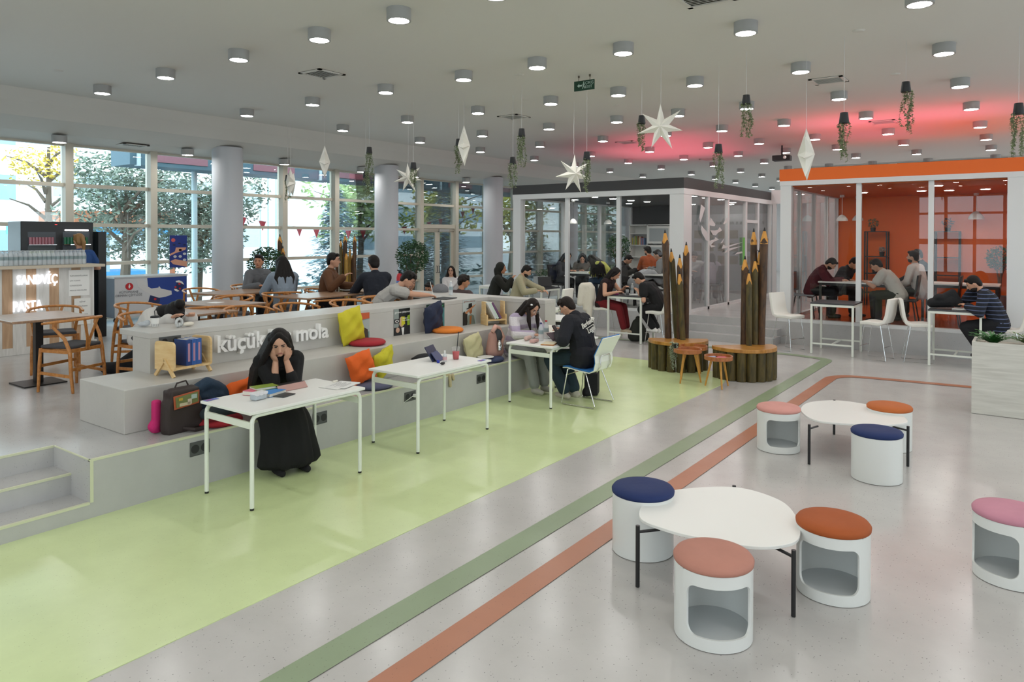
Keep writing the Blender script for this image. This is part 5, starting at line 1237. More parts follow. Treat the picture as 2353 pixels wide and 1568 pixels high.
p0, p1 = pl_(636, 900), pl_(714, 892); c = (p0+p1)/2; t = thing('tablet', 'tablet in a dusty pink folding case propped before the woman in black', 'tablet', (c.x-.02, c.y, TZ), 0.0)
L = (p1-p0).length; MB().plate([(0.02, -L/2, 0), (.02, L/2, 0), (-.02, L/2, .045), (-.02, -L/2, .045)], .008).build('case_stand', mat('dusty_pink_case', '#b48c84', .5), t)
MB().plate([(-.02, -L/2, .045), (-.02, L/2, .045), (-.2, L/2, .018), (-.2, -L/2, .018)], .01).build('tablet_screen', M_black, t)
t = thing('paper_sheets', 'white printed sheets at the right end of the first desk', 'papers', (pl_(780, 886).x, pl_(780, 886).y, TZ), .15)
MB().box((0, 0, .002), (.21, .3, .003)).build('sheet', M_white, t); MB().box((.02, .02, .0045), (.2, .28, .001), rz=.2).build('sheet', mat('paper', '#e2e2e0', .7), t)
tl = MB(); [tl.box((-.06+.018*k, .02, .0054), (.004, .2-.05*(k % 3), .0004), rz=.2) for k in range(8)]; tl.build('printed_lines', mat('print_grey', '#77777a', .6), t)
t = thing('pen', 'small pale marker lying on the printed sheets', 'pen', (pl_(765, 881).x, pl_(765, 881).y, TZ+.006)); MB().tube([(0, 0, .008), (0, .05, .008)], .008, 10).build('pen_barrel', M_cream, t)
def card(px, py, lab):
    p = pl_(px, py); t = thing('printed_card', lab, 'card', (p.x-.03, p.y, TZ), .1, 'small printed cards stuck on the desk corners')
    MB().box((0, 0, .0008), (.05, .11, .0016)).build('card_sheet', mat('card_blue', '#5a6cb8', .4), t); MB().box((.0, -.02, .0018), (.02, .05, .0005)).build('card_print', mat('card_pink', '#b04a86', .4), t)
card(490, 920, 'blue and pink card stuck at the left corner of the first desk'); card(1113, 829, 'blue card stuck at the right corner of the second desk')
# second desk
p0 = pl_(1002, 829); t = thing('tablet', 'tablet in a navy folding case standing on the second desk, screen turned away', 'tablet', (p0.x-.03, p0.y, TZ), .35)
M_nv = mat('navy_case', '#1f2744', .5)
MB().plate([(.03, -.11, 0), (.03, .11, 0), (-.06, .115, .15), (-.06, -.115, .15)], .01).build('tablet_back', M_nv, t, bevel=.003)
MB().plate([(.03, -.11, 0), (.03, .11, 0), (.0, .0, .1)], .006).plate([(.08, -.1, .0), (.08, .1, 0), (.0, .08, .09), (0, -.08, .09)], .006).build('case_stand', mat('navy_case_light', '#39426b', .5), t)
p = pl_(1022, 831); t = thing('sanitizer_bottle', 'small clear pump bottle with pink print on the second desk', 'bottle', (p.x, p.y, TZ))
MB().lathe([(0, 0), (.022, 0), (.022, .07), (.01, .085), (0, .085)], n=16, cap=False).build('bottle_body', M_pet, t, smooth=True); MB().lathe([(.0225, .015), (.0225, .05)], n=16, cap=False).build('bottle_label', mat('label_pink', '#c9a0a4', .5), t)
MB().cyl((0, 0, .085), .009, .03, 10).build('bottle_cap', M_white, t)
p = pl_(1017, 838); single('airpod_case', MB().ell((0, 0, .012), (.022, .032, .012), 16), M_black, 'black earbud case lying at the front edge of the second desk', 'earbud case', loc=(p.x, p.y, TZ+.001), smooth=True)
p = pl_(1007, 834); single('bottle_cap', MB().cyl((0, 0, 0), .016, .026, 18), mat('cap_blue', '#1d2f9a', .4), 'blue bottle cap standing beside the pump bottle', 'cap', loc=(p.x, p.y, TZ+.001), auto=40)
p = pl_(1048, 827); t = thing('drink_cup', 'clear cup of red drink with black straw on the second desk', 'cup', (p.x-.02, p.y+.02, TZ))
MB().lathe([(0, .003), (.03, .003), (.0385, .085), (0, .085)], n=24, cap=False).build('red_drink', mat('red_drink', '#b8202c', .25), t, smooth=True)
MB().lathe([(0, 0), (.031, 0), (.042, .115), (.046, .117), (.046, .122)], n=24, cap=False).build('cup_body', mat('thin_clear_cup', '#e6e6e6', .08, alpha=.16), t, smooth=True); MB().lathe([(.046, .12), (.04, .135), (.02, .14)], n=24, cap=False).build('cup_lid', mat('thin_clear_cup', '#e6e6e6', .08), t, smooth=True)
MB().tube([(0, 0, .02), (.012, .01, .15), (.018, .02, .29)], .0045, 8).build('straw', M_black, t)
# third desk
p = pl_(1246, 783); bottle(p.x-.02, p.y, TZ, 'clear water bottle with navy cap and blue label on the third desk', None, mat('cap_navy', '#24306a', .4), .23)
p = pl_(1256, 780); bottle(p.x-.04, p.y+.05, TZ, 'clear water bottle with red cap on the third desk', None, mat('cap_red', '#c4242c', .4), .24)
soft('pencil_pouch', 'furry pale pink pouch on the third desk', 'pouch', tuple(pl_(1215, 783)+Vector((-.03, 0, .002))), .2, lambda mb: mb.cap((0, -.03, .025), (0, .1, .025), .028, .026).ell((.02, -.06, .03), .026), mat('pink_fur', '#d3b5ab', 1, bump=.8, bscale=120), .006, 2)
soft('pencil_pouch', 'smooth pink zip case in front of the furry pouch on the third desk', 'pouch', tuple(pl_(1232, 788)+Vector((-.03, 0, .002))), .2, lambda mb: mb.box((0, 0, .02), (.07, .15, .034)), mat('pink_case', '#c79f98', .6), .006, 3)
t = boxy('notebook', 'cream notebook with orange page edge at the front of the third desk', 'notebook', 1263, 791, (.16, .24, .012), .3, mat('notebook_orange', '#b9793e', .6), bevel=.002); MB().box((0, 0, .0135), (.156, .236, .002)).build('notebook_cover', mat('notebook_cream', '#d8cdb2', .6), t)
p = pl_(1281, 768); t = thing('open_book', 'open book with white pages propped at the back of the third desk', 'book', (p.x-.1, p.y+.12, TZ), .1)
MB().plate([(0, -.17, 0), (0, 0, .02), (-.16, 0, .09), (-.16, -.17, .07)], .012).plate([(0, 0, .02), (0, .17, 0), (-.16, .17, .07), (-.16, 0, .09)], .012).build('open_pages', M_pages, t); MB().plate([(.004, -.17, -.002+.01), (.004, .17, -.002+.01), (-.16, .175, .06), (-.16, -.175, .06)], .006).build('book_cover', mat('book_brown', '#6a4a38', .5), t)
p = pl_(1283, 784); t = thing('tablet', 'tablet in a plum folding case on the third desk', 'tablet', (p.x-.04, p.y+.05, TZ), -.25)
MB().plate([(.04, -.12, .01), (.04, .12, .01), (-.08, .12, .09), (-.08, -.12, .09)], .01).build('tablet_back', mat('plum_case', '#3f2836', .5), t); MB().plate([(.05, -.1, 0), (.05, .08, 0), (-.02, .06, .05)], .006).build('case_stand', M_black, t)
p = pl_(1262, 778); t = thing('white_mouse', 'white mouse-shaped eraser case with a blue spot on the third desk', 'case', (p.x, p.y+.02, TZ+.001), .5); MB().ell((0, 0, .016), (.03, .06, .016), 16).build('case_body', M_white, t, smooth=True); MB().ell((.01, .01, .03), (.012, .02, .003), 10).build('blue_spot', M_bdark, t, smooth=True)
# counter corner: drawing tablet, keyboard cover, bottle
p = at_z(1028, 687, CZ); t = thing('drawing_tablet', 'dark tablet lying under the hand of the student in the grey T-shirt', 'tablet', (p.x-.05, p.y, CZ+.001), .2)
MB().box((0, 0, .006), (.24, .3, .012)).build('tablet_body', mat('tablet_grey', '#2c2d31', .3), t, bevel=.003)
p = at_z(1026, 679, CZ); bottle(p.x, p.y+.1, CZ, 'clear water bottle standing on the corner of the counter', None, M_white, .22)
p = at_z(975, 672, CZ)
# things on cafe tables
ZT2 = PZ+.742
p = at_z(590, 661, ZT2); bottle(p.x, p.y, ZT2, 'clear water bottle on the couple\'s table', None, M_white, .22)
p = at_z(557, 662, ZT2); soft('paper_bag', 'crumpled white paper napkins on the couple\'s table', 'napkins', (p.x, p.y, ZT2), 0, lambda mb: mb.ell((0, 0, .02), (.07, .14, .02)).ell((0, .1, .025), (.05, .05, .025)), mat('paper', '#e2e2e0', .7), .01, 2)
p = at_z(494, 696, ZT2); single('paper_napkin', MB().box((0, 0, .002), (.16, .16, .004)), mat('paper', '#e2e2e0', .7), 'white napkin on the table beyond the sleeping person', 'napkin', loc=(p.x, p.y, ZT2), rz=.3)
p = at_z(800, 668, ZT2); single('white_plate', MB().lathe([(0, 0), (.08, 0), (.13, .018), (.13, .022), (0, .008)], n=30, cap=False), M_white, 'white plate on the table between the two men', 'plate', loc=(p.x, p.y, ZT2), smooth=True)
p = at_z(800, 672, ZT2); single('smartphone', MB().box((0, 0, .005), (.075, .15, .009)), M_black, 'black phone on the table in front of the plate', 'phone', loc=(p.x+.2, p.y-.1, ZT2), rz=.5, bevel=.002)
# laptop on the bar table
p = at_z(1252, 662, .906); lt_ = thing('laptop', 'black open laptop on the bar table beside the man in the beige sweatshirt', 'laptop', (p.x-.12, p.y+.25, .908), .9)
MB().box((0, 0, .008), (.32, .22, .014)).build('keyboard_deck', M_black, lt_); MB().box((0, .13, .12), (.32, .01, .22), rx=-.25).build('screen_lid', M_black, lt_, bevel=.004)
# couple's table
bottle(-6.42, 12.86, .918, 'clear water bottle on the couple\'s bar table', None, M_white, .22)
p = at_z(1447, 673, .916); t = thing('cola_glass', 'glass with a dark drink beside the bottle on the couple\'s bar table', 'glass', (-6.47, 12.74, .918)); MB().lathe([(0, 0), (.03, 0), (.036, .1)], n=16, cap=False).build('glass_body', M_pet, t, smooth=True); MB().lathe([(0, .004), (.029, .004), (.031, .04), (0, .04)], n=16, cap=False).build('drink', mat('cola', '#3a1c10', .2), t)
p = at_z(1412, 671, .916); single('pink_wallet', MB().box((0, 0, .012), (.16, .1, .024)), mat('magenta', '#b03583', .5), 'magenta wallet under the arm of the woman in red trousers', 'wallet', loc=(-6.68, 12.6, .918), rz=.2, bevel=.004)
p = at_z(1472, 670, .916); single('open_notebook', MB().box((0, 0, .006), (.3, .2, .012)), M_white, 'white open notebook in front of the man in the black T-shirt', 'notebook', loc=(-6.23, 12.75, .918))
p = at_z(2225, 706, .906); single('open_notebook', MB().box((0, 0, .008), (.36, .22, .016)), M_white, 'open white notebook in front of the striped man', 'notebook', loc=(-.86, 13.42, .908), rz=-.1)
p = at_z(1130, 653, .906); single('paper_sheets', MB().box((0, 0, .004), (.3, .22, .008)), M_white, 'white papers on the table of the person in the dark hood', 'papers', loc=((bw.x+bw2.x)/2, bw.y+.3, .908))

# ================================================================ INSIDE THE GLASS ROOMS
cbx = at_y(1443, 560, 20.0).x; cbx2 = at_y(1541, 560, 20.0).x; ct_ = z_at(1490, 516, (cbx+cbx2)/2, 20.0)
cab = thing('white_cabinet', 'white cabinet with open shelves and frosted doors in the dark room', 'cabinet', (cbx, 20.08, PZ+.002)); CW, CH = cbx2-cbx, ct_-PZ
c1 = CW*.42
MB().bx(0, CW, .36, .38, 0, CH).bx(0, .03, 0, .36, 0, CH).bx(CW-.03, CW, 0, .36, 0, CH).bx(c1, c1+.03, 0, .36, 0, CH).bx(0, CW, 0, .36, CH-.03, CH).build('cabinet_body', M_white, cab)
for z in (.05, .55, 1.0, 1.36, 1.71): MB().bx(.03, c1, 0, .36, z, z+.02).build('shelf', M_white, cab)
for a, b in ((.05, 1.38), (1.42, CH-.05)):
    d_ = MB().bx(c1+.03, CW-.03, -.02, 0, a, b).build('cabinet_door', M_white, cab); MB().bx(c1+.1, CW-.1, -.026, -.02, a+.07, b-.07).build('frosted_panel', mat('frosted', '#aeb4b6', .5), d_)
rr = random.Random(9)
x = .07; k = 0
while x < c1-.08 and k < 12:
    w = rr.uniform(.025, .045); h = rr.uniform(.2, .27); c = rr.choice(['#b9a23a', '#c2b24a', '#5c7fa8', '#8d5b3a', '#d8d4c8', '#6f8f4a', '#a84a3a'])
    t = thing('book', 'book on the upper shelf of the white cabinet, %s from the left' % ORD[k], 'book', (cbx+x, 20.16, PZ+1.382), 0, 'books in the white cabinet')
    MB().bx(0, w, 0, .15, 0, h).build('book_cover', mat('cover_'+c, c, .5), t); x += w+.002; k += 1
for px, py in ((1317, 512), (1396, 513)):
    pass
def dome(px, py, dep, r, ztop, lab, m):
    p = at_d(px, py, dep); t = thing('pendant_lamp', lab, 'pendant lamp', (p.x, p.y, p.z), 0, 'dome pendant lamps in the glass rooms')
    MB().lathe([(r, 0), (r*.95, r*.35), (r*.5, r*.95), (r*.15, r*1.15), (0, r*1.15)], n=24, cap=False).build('lamp_shade', m, t, smooth=True)
    MB().tube([(0, 0, r*1.15), (0, 0, ztop-p.z)], .006, 6).build('cord', M_black if m == M_white else M_string, t); MB().lathe([(0, .01), (r*.8, .01)], n=20, cap=False).build('lamp_disc', mat('lamp_under', '#ffffff', .5, emit='#ffffff', estr=2.5), t)
    MB().cyl((0, 0, ztop-p.z-.05), .05, .05, 14).build('ceiling_cup', M_string, t)
M_sh = mat('shade_grey_white', '#c9c9c4', .4)
for i, (px, py, r, d_) in enumerate(((1935, 508, .125, 16.4), (1971, 507, .12, 16.9), (2243, 504, .15, 15.6), (2260, 508, .14, 16.4))): dome(px, py, d_, r, 3.02, 'white dome pendant lamp in the orange room, %s from the left' % ORD[i], M_sh)
for i, (px, py, r, d_) in enumerate(((1317, 514, .11, 18.5), (1397, 515, .11, 19.5))): dome(px, py, d_, r, 3.0, 'white dome pendant lamp in the dark room, %s from the left' % ORD[i], M_white)
# wire shelves in the orange room
def rack(px0, px1, ptop, lab, yy=18.6):
    x0, x1 = at_y(px0, 600, yy).x, at_y(px1, 600, yy).x; zt = z_at((px0+px1)/2, ptop, (x0+x1)/2, yy)
    t = thing('metal_shelf_rack', lab, 'shelf', (x0, yy, PZ+.014), 0, 'dark metal racks on the orange wall'); W_, Hh = x1-x0, zt-PZ
    for a in (0, W_):
        for b in (0, .3): MB().bx(a-.015, a+.015, b-.015, b+.015, 0, Hh).build('upright', M_blackm, t)
    for z in (.3, .75, 1.15, Hh-.02): MB().bx(-.015, W_+.015, -.015, .315, z, z+.02).build('shelf', M_blackm, t)
    return x0, x1, zt
r1 = rack(1987, 2037, 533, 'dark metal rack behind the man in the white T-shirt, holding small plants'); r2 = rack(2148, 2204, 533, 'dark metal rack on the orange wall with a round plant on top')
def smallplant(x, y, z, r, lab, c='#3f5b3c'):
    t = thing('small_plant', lab, 'plant', (x, y, z)); MB().lathe([(0, 0), (.05, 0), (.06, .1), (0, .1)], n=14, cap=False).build('pot', M_black, t); mb = MB(); leafball(mb, (0, 0, .1+r*.8), (r, r, r*.9), 160, .05, random.Random(int(x*10))); mb.build('foliage', mat('plant_'+c, c, .6, var=.3), t)
smallplant((r2[0]+r2[1])/2, 18.75, r2[2]+.002, .13, 'round bluish plant on top of the right rack', '#4b5d5a'); smallplant(r1[0]+.15, 18.75, r1[2]+.002, .13, 'trailing plant on top of the left rack', '#5a7050')
smallplant(r1[0]+.2, 18.7, PZ+.014+.772, .14, 'small dark plant on the lower shelf of the left rack'); smallplant(r1[0]+.35, 18.7, PZ+.014+1.172, .07, 'small silvery ornament plant on the middle shelf of the left rack', '#a9a9a0')
pt = at_d(2297, 640, 15.5); potted(pt.x, pt.y, PZ+.014, 1.45, .28, 'tall leafy potted plant in the right corner of the orange room', 500)
# study tables inside the rooms
def study(x0, x1, y0, y1, lab, H=.73):
    t = thing('study_table', lab, 'table', ((x0+x1)/2, (y0+y1)/2, PZ+.014), 0, 'study tables inside the glass rooms'); w, l = x1-x0, y1-y0
    MB().box((0, 0, H), (w, l, .025)).build('table_top', M_white, t)
    for sx in (-1, 1):
        for sy in (-1, 1): MB().box((sx*(w/2-.04), sy*(l/2-.04), H/2-.01), (.045, .045, H-.02)).build('leg', M_blackm, t)
    for sy in (-1, 1): MB().box((0, sy*(l/2-.04), H-.04), (w-.1, .03, .05)).build('apron', M_blackm, t)
study(-3.45, -2.15, 15.0, 15.7, 'white study table with black legs shared by the men in the orange room')
study(-1.75, -.5, 15.6, 16.4, 'white study table in the right half of the orange room')
study(-9.25, -8.1, 14.9, 15.7, 'white study table with papers nearest the dark room\'s left post'); study(-8.1, -6.9, 16.6, 17.4, 'white study table in the middle of the dark room'); study(-7.6, -6.4, 15.2, 15.9, 'white study table behind the woman in red trousers')
study(-8.0, -6.7, 18.3, 19.0, 'white study table at the back of the dark room')
def simple_chair(x, y, rz, lab, c=M_black, zf=PZ+.014, mesh=False):
    t = thing('study_chair', lab, 'chair', (x, y, zf), rz, 'chairs inside the glass rooms')
    MB().box((0, 0, .44), (.43, .42, .035)).build('seat', c, t, bevel=.012); MB().box((0, -.22, .72), (.42, .03, .4), rx=.12).build('backrest', c if not mesh else mat('dark_mesh', '#2e3036', .7, alpha=.75), t, bevel=.012)
    if mesh:
        MB().tube([(-.21, -.2, .52), (-.21, -.25, .92), (.21, -.25, .92), (.21, -.2, .52), (-.21, -.2, .52)], .012, 6).build('back_frame', M_black, t)
    MB().beam((0, -.2, .43), (0, -.22, .6), .06, .02).build('back_bracket', c, t)
    for sx in (-1, 1):
        for sy in (-1, 1): MB().tube([(sx*.17, sy*.16, .42), (sx*.22, sy*.22, 0)], .012, 8).build('leg', M_chrome if c is M_pad else M_black, t)
simple_chair(-3.75, 15.3, -pi2, 'grey shell chair under the man in the maroon sweater', mat('grey_shell', '#8e9296', .5)); simple_chair(-1.95, 15.1, pi2, 'dark chair under the man in the white T-shirt'); simple_chair(-1.3, 15.3, pi2, 'dark chair left of the right table in the orange room')
simple_chair(-8.0, 14.9, pi2+.4, 'black mesh chair of the woman in the yellow top', mesh=True); simple_chair(-9.45, 15.0, -pi2, 'black mesh chair left of the papers table', mesh=True); simple_chair(-7.75, 15.5, -pi2, 'black mesh chair behind the cream coat', mesh=True)
simple_chair(-6.6, 17.9, 0, 'black chair seen through the side glass at the back', mesh=True); simple_chair(-7.3, 17.9, 0.1, 'black chair at the middle of the back table', mesh=True); simple_chair(-6.35, 17.0, pi2, 'black chair right of the middle table', mesh=True)
p = at_d(1590, 640, 17.2); t = thing('table_sign', 'white folded paper sign standing on a table inside the dark room', 'sign', (-6.62, 15.55, PZ+.014+.745), .3)
MB().plate([(-.1, -.06, 0), (.1, -.06, 0), (.09, 0, .25), (-.09, 0, .25)], .004).plate([(-.1, .06, 0), (.1, .06, 0), (.09, 0, .25), (-.09, 0, .25)], .004).build('folded_board', M_white, t)
MB().box((0, -.014, .205), (.09, .003, .02), rx=-.24).build('printed_line', M_black, t)
for k in range(4): MB().box((0, -.025-.01*k, .16-.035*k), (.12-.02*(k % 2), .003, .01), rx=-.24).build('printed_line', mat('print_grey', '#77777a', .6), t)
p = at_z(1270, 630, PZ+.77); 
for i, (x, y, lab) in enumerate(((-8.9, 15.2, 'pile of papers on the table nearest the dark room\'s left post'), (-8.4, 15.35, 'open red-edged book on the table nearest the dark room\'s left post'), (-7.4, 16.9, 'papers on the middle table of the dark room'), (-2.6, 15.3, 'papers between the men in the orange room'))):
    single('paper_sheets', MB().box((0, 0, .008), (.32, .24, .014)), M_white if i != 1 else mat('red_edge', '#b5625a', .6), lab, 'papers', loc=(x, y, PZ+.014+.745), rz=.2*i)
# ================================================================ PEOPLE
SKIN = {'a': mat('skin_light', '#c99a80', .55, spec=.3), 'b': mat('skin_tan', '#b98467', .55, spec=.3)}
def hair_mat(name, c):
    m = mat(name, c, .55, spec=.25); nt = m.node_tree; b = nt.nodes['Principled BSDF']
    tc = nt.nodes.new('ShaderNodeTexCoord'); mp = nt.nodes.new('ShaderNodeMapping'); mp.inputs['Scale'].default_value = (70, 70, 7)
    n = nt.nodes.new('ShaderNodeTexNoise'); n.inputs['Scale'].default_value = 2; n.inputs['Detail'].default_value = 3; bp = nt.nodes.new('ShaderNodeBump'); bp.inputs['Strength'].default_value = .7; bp.inputs['Distance'].default_value = .01
    nt.links.new(tc.outputs['Object'], mp.inputs[0]); nt.links.new(mp.outputs[0], n.inputs['Vector']); nt.links.new(n.outputs['Fac'], bp.inputs['Height']); nt.links.new(bp.outputs[0], b.inputs['Normal'])
    return m
M_hair = hair_mat('hair_black', '#120d0b'); M_hairb = hair_mat('hair_dark_brown', '#1c120d')
M_eye = mat('eye_dark', '#1a1412', .3); M_brow = mat('brow', '#1d1512', .8); M_lip = mat('lips', '#9a5a50', .5)
def cloth(c, **k): return mat('cloth_%s' % c, c, .9, bump=.35, bscale=18, **k)
V3 = Vector
def ik(S, Wt, a, b, pole):
    d = Wt-S; L = min(d.length, (a+b)*.995); dn = d.normalized(); Wt = S+dn*L
    x = (a*a-b*b+L*L)/(2*L); h = math.sqrt(max(0, a*a-x*x)); p = V3(pole); p = (p-dn*p.dot(dn))
    p = p.normalized() if p.length > 1e-4 else dn.orthogonal().normalized()
    return S+dn*x+p*h, Wt
def person(lab, O, face, hz=.54, lean=20, lean2=None, side=0, yaw2=0, hp=30, hy=0, hr=0, RW=None, LW=None, RE=(.6, -.3, -.8), LE=(-.6, -.3, -.8), knees=None, ank=None, stand=False,
           top=None, sleeve=1.0, bottom=None, shoe=None, hair='short', hairm=None, skin='a', fat=.012, s=1.0, vox=.009, glasses=None, group=None, hd=None, legs=True, coat=0, beard=False, worldhands=True, curlR=.7, curlL=.7, toes=(0, 1), FLOOR=None):
    fa = math.radians(face); t = thing('person', lab, 'person', O, fa, group); sk = SKIN[skin]
    inv = Matrix.Rotation(-fa, 3, 'Z'); OO = V3(O); fl = FLOOR-O[2] if FLOOR is not None else 0
    def loc(p): return inv @ (V3(p)-OO)
    lean2 = lean if lean2 is None else lean2
    a1, a2, sd = math.radians(lean), math.radians(lean2), math.radians(side)
    d1 = V3((math.sin(sd), math.sin(a1), math.cos(a1))).normalized(); d2 = V3((math.sin(sd), math.sin(a2), math.cos(a2))).normalized()
    H = V3((0, 0, hz)); C1 = H+d1*.25*s; N = C1+d2*.26*s
    ry = math.radians(yaw2); rt = V3((math.cos(ry), math.sin(ry), 0))
    fw2 = d2.cross(rt)*-1
    SR, SL = N-d2*.055*s+rt*.165*s, N-d2*.055*s-rt*.165*s
    # head frame
    hpv, hyv = math.radians(hp), math.radians(hy)
    hf = V3((-math.sin(hyv)*math.cos(hpv), math.cos(hyv)*math.cos(hpv), -math.sin(hpv)))
    hu = V3((-math.sin(hyv)*math.sin(hpv), math.cos(hyv)*math.sin(hpv), math.cos(hpv)))
    hx = hf.cross(hu).normalized(); rl = math.radians(hr); hu, hx = hu*math.cos(rl)+hx*math.sin(rl), hx*math.cos(rl)-hu*math.sin(rl)
    HR = Matrix((hx, hf, hu)).transposed(); nd = (hu*.6+d2*.7).normalized()
    HC = N+nd*.06*s+hu*.115*s+hf*.02*s
    # arms
    UA, FA = .275*s, .245*s
    if callable(RW): RW = OO + inv.transposed() @ RW(HC, hf, hu, hx)
    if callable(LW): LW = OO + inv.transposed() @ LW(HC, hf, hu, hx)
    RW = loc(RW) if (RW is not None and worldhands) else V3(RW or (.22, .15, hz+.02)); LW = loc(LW) if (LW is not None and worldhands) else V3(LW or (-.22, .15, hz+.02))
    ER, RW = ik(SR, RW, UA, FA, RE); EL, LW = ik(SL, LW, UA, FA, LE)
    # legs
    if knees is None: knees = [(.11, .42, hz-.02), (-.11, .42, hz-.02)] if not stand else [(.09, .03, hz*.52), (-.09, .03, hz*.52)]
    if ank is None: ank = [(.1, .40, .08), (-.1, .40, .08)] if not stand else [(.1, 0, .08), (-.1, 0, .08)]
    hips = [H+V3((.085*s, 0, -.0)), H+V3((-.085*s, 0, -.0))]; knees = [V3(k) for k in knees]; ank = [V3(k) for k in ank]
    def torso(mb, e, hem=0.0):
        mb.cap(H+V3((.065, 0, hem)), H+V3((-.065, 0, hem)), .105*s+e, .105*s+e).cap(H+d1*.04, C1, .11*s+e, .105*s+e)
        for q in (-1, 1):
            mb.cap(H+V3((q*.06*s, 0, 0)), C1+rt*q*.045*s, .10*s+e, .095*s+e).cap(C1+rt*q*.05*s, N-d2*.12*s+rt*q*.07*s, .1*s+e, .095*s+e)
        mb.cap(SR-rt*.02, SL+rt*.02, .062*s+e, .062*s+e).cap(N-d2*.09*s, N-d2*.0, .085*s+e, .05*s+e)
    def arm(mb, S, E, Wt, e, frac):
        mb.cap(S, E, .052*s+e, .041*s+e) if frac > .4 else mb.cap(S, S.lerp(E, .55), .058*s+e*1.3, .052*s+e*1.5)
        if frac > .5: mb.cap(E, E.lerp(Wt, min(1, (frac-.5)*2)*.94), .042*s+e, .031*s+e*1.1)
    b = MB(); torso(b, -.006)
    for S, E, Wt in ((SR, ER, RW), (SL, EL, LW)): b.cap(S, E, .05*s, .04*s).cap(E, E.lerp(Wt, .4), .04*s, .038*s).cap(E.lerp(Wt, .4), Wt, .038*s, .025*s)
    if legs:
        for h, k, a in zip(hips, knees, ank): b.cap(h, k, .078*s, .052*s).cap(k, k.lerp(a, .35), .052*s, .054*s).cap(k.lerp(a, .35), a, .052*s, .034*s)
    b.cap(N-d2*.03, HC-hu*.05*s-hf*.015*s, .056*s, .05*s)
    b.ell(HC, (.075*s, .093*s, .105*s), 16, HR).ell(HC+hf*.032*s-hu*.055*s, (.052*s, .058*s, .058*s), 14, HR).ell(HC+hf*.055*s-hu*.02*s, (.05*s, .04*s, .06*s), 12, HR)
    b.cap(HC+hf*.092*s+hu*.012*s, HC+hf*.11*s-hu*.022*s, .008*s, .0135*s, 8).ell(HC+hf*.088*s-hu*.05*s, (.022*s, .012*s, .012*s), 10, HR).ell(HC+hf*.072*s-hu*.088*s, (.022*s, .02*s, .018*s), 10, HR)
    for q in (-1, 1): b.ell(HC+hx*q*.076*s-hf*.005*s-hu*.015*s, (.009*s, .02*s, .03*s), 8, HR)
    # hands with palm, four fingers and thumb
    for q, E, Wt, hdv, curl in ((1, ER, RW, hd and hd[0], curlR), (-1, EL, LW, hd and hd[1], curlL)):
        D = (V3(hdv(hf, hu, hx)) if callable(hdv) else V3(hdv)).normalized() if hdv else (Wt-E).normalized()*.9+V3((0, 0, -.1)); D = D.normalized()
        up = V3((0, 0, 1)); sdv = D.cross(up)
        sdv = sdv.normalized() if sdv.length > .15 else V3((q, 0, 0)); pn = sdv.cross(D).normalized(); q2 = -q
        if callable(hdv):
            pn = (Wt+D*.08*s-HC+hf*.03); pn = (pn-D*pn.dot(D)).normalized(); sdv = D.cross(pn).normalized()
        Rm = Matrix((sdv, D, pn)).transposed()
        b.ell(Wt+D*.045*s, (.04*s, .052*s, .018*s), 12, Rm)
        for i in range(4):
            ba = Wt+D*.082*s+sdv*(-.028+.0187*i)*s; Lf = (.062, .072, .068, .052)[i if q2 < 0 else 3-i]*s; c1 = curl*.5; c2 = curl*1.2
            m1 = ba+(D*math.cos(c1)-pn*math.sin(c1))*Lf*.5; m2 = m1+(D*math.cos(c2)-pn*math.sin(c2))*Lf*.55
            b.cap(ba, m1, .0095*s, .0088*s, 8).cap(m1, m2, .0088*s, .0075*s, 8)
        tb = Wt+D*.02*s+sdv*q2*.03*s; t1 = tb+(sdv*q2*.7+D*.7-pn*.2).normalized()*.035*s; t2 = t1+(sdv*q2*.25+D*.9-pn*.35).normalized()*.03*s; b.cap(tb, t1, .013*s, .011*s, 8).cap(t1, t2, .011*s, .009*s, 8)
    b.build('body', sk, t, remesh=vox, sm=2)
    # face
    fc = MB()
    for q in (-1, 1): fc.ell(HC+hf*.084*s+hx*q*.031*s+hu*.012*s, (.0125*s, .006*s, .0055*s), 10, HR)
    fc.build('eyes', M_eye, t, smooth=True); br = MB()
    for q in (-1, 1): br.cap(HC+hf*.091*s+hx*q*.016*s+hu*.030*s, HC+hf*.082*s+hx*q*.045*s+hu*.033*s, .0045*s, .0035*s, 6)
    br.build('eyebrows', M_brow, t, smooth=True)
    MB().ell(HC+hf*.097*s-hu*.052*s, (.021*s, .006*s, .0065*s), 10, HR).build('lips', M_lip, t, smooth=True)
    hm = hairm or M_hair
    def cap_hair(mb, g=0.0):
        mb.ell(HC-hf*.018*s+hu*.025*s, (.086*s+g, .092*s+g, .095*s+g), 18, HR).ell(HC-hf*.05*s-hu*.02*s, (.074*s+g, .055*s+g, .08*s+g), 14, HR)
        if hair in ('long', 'drape'):
            for q in (-1, 1): mb.cap(HC+hu*.104*s+hf*.03*s+hx*q*.008*s, HC+hx*q*.062*s+hf*.05*s+hu*.045*s, .02*s, .02*s).cap(HC+hx*q*.062*s+hf*.05*s+hu*.045*s, HC+hx*q*.078*s+hf*.02*s-hu*.05*s, .02*s, .022*s)
        else: mb.cap(HC+hf*.06*s+hu*.085*s-hx*.03*s, HC+hf*.055*s+hu*.09*s+hx*.035*s, .026*s, .026*s)
    hb = MB()
    if hair in ('short', 'tuft', 'long', 'bun', 'curly', 'mop', 'pony', 'drape'): cap_hair(hb)
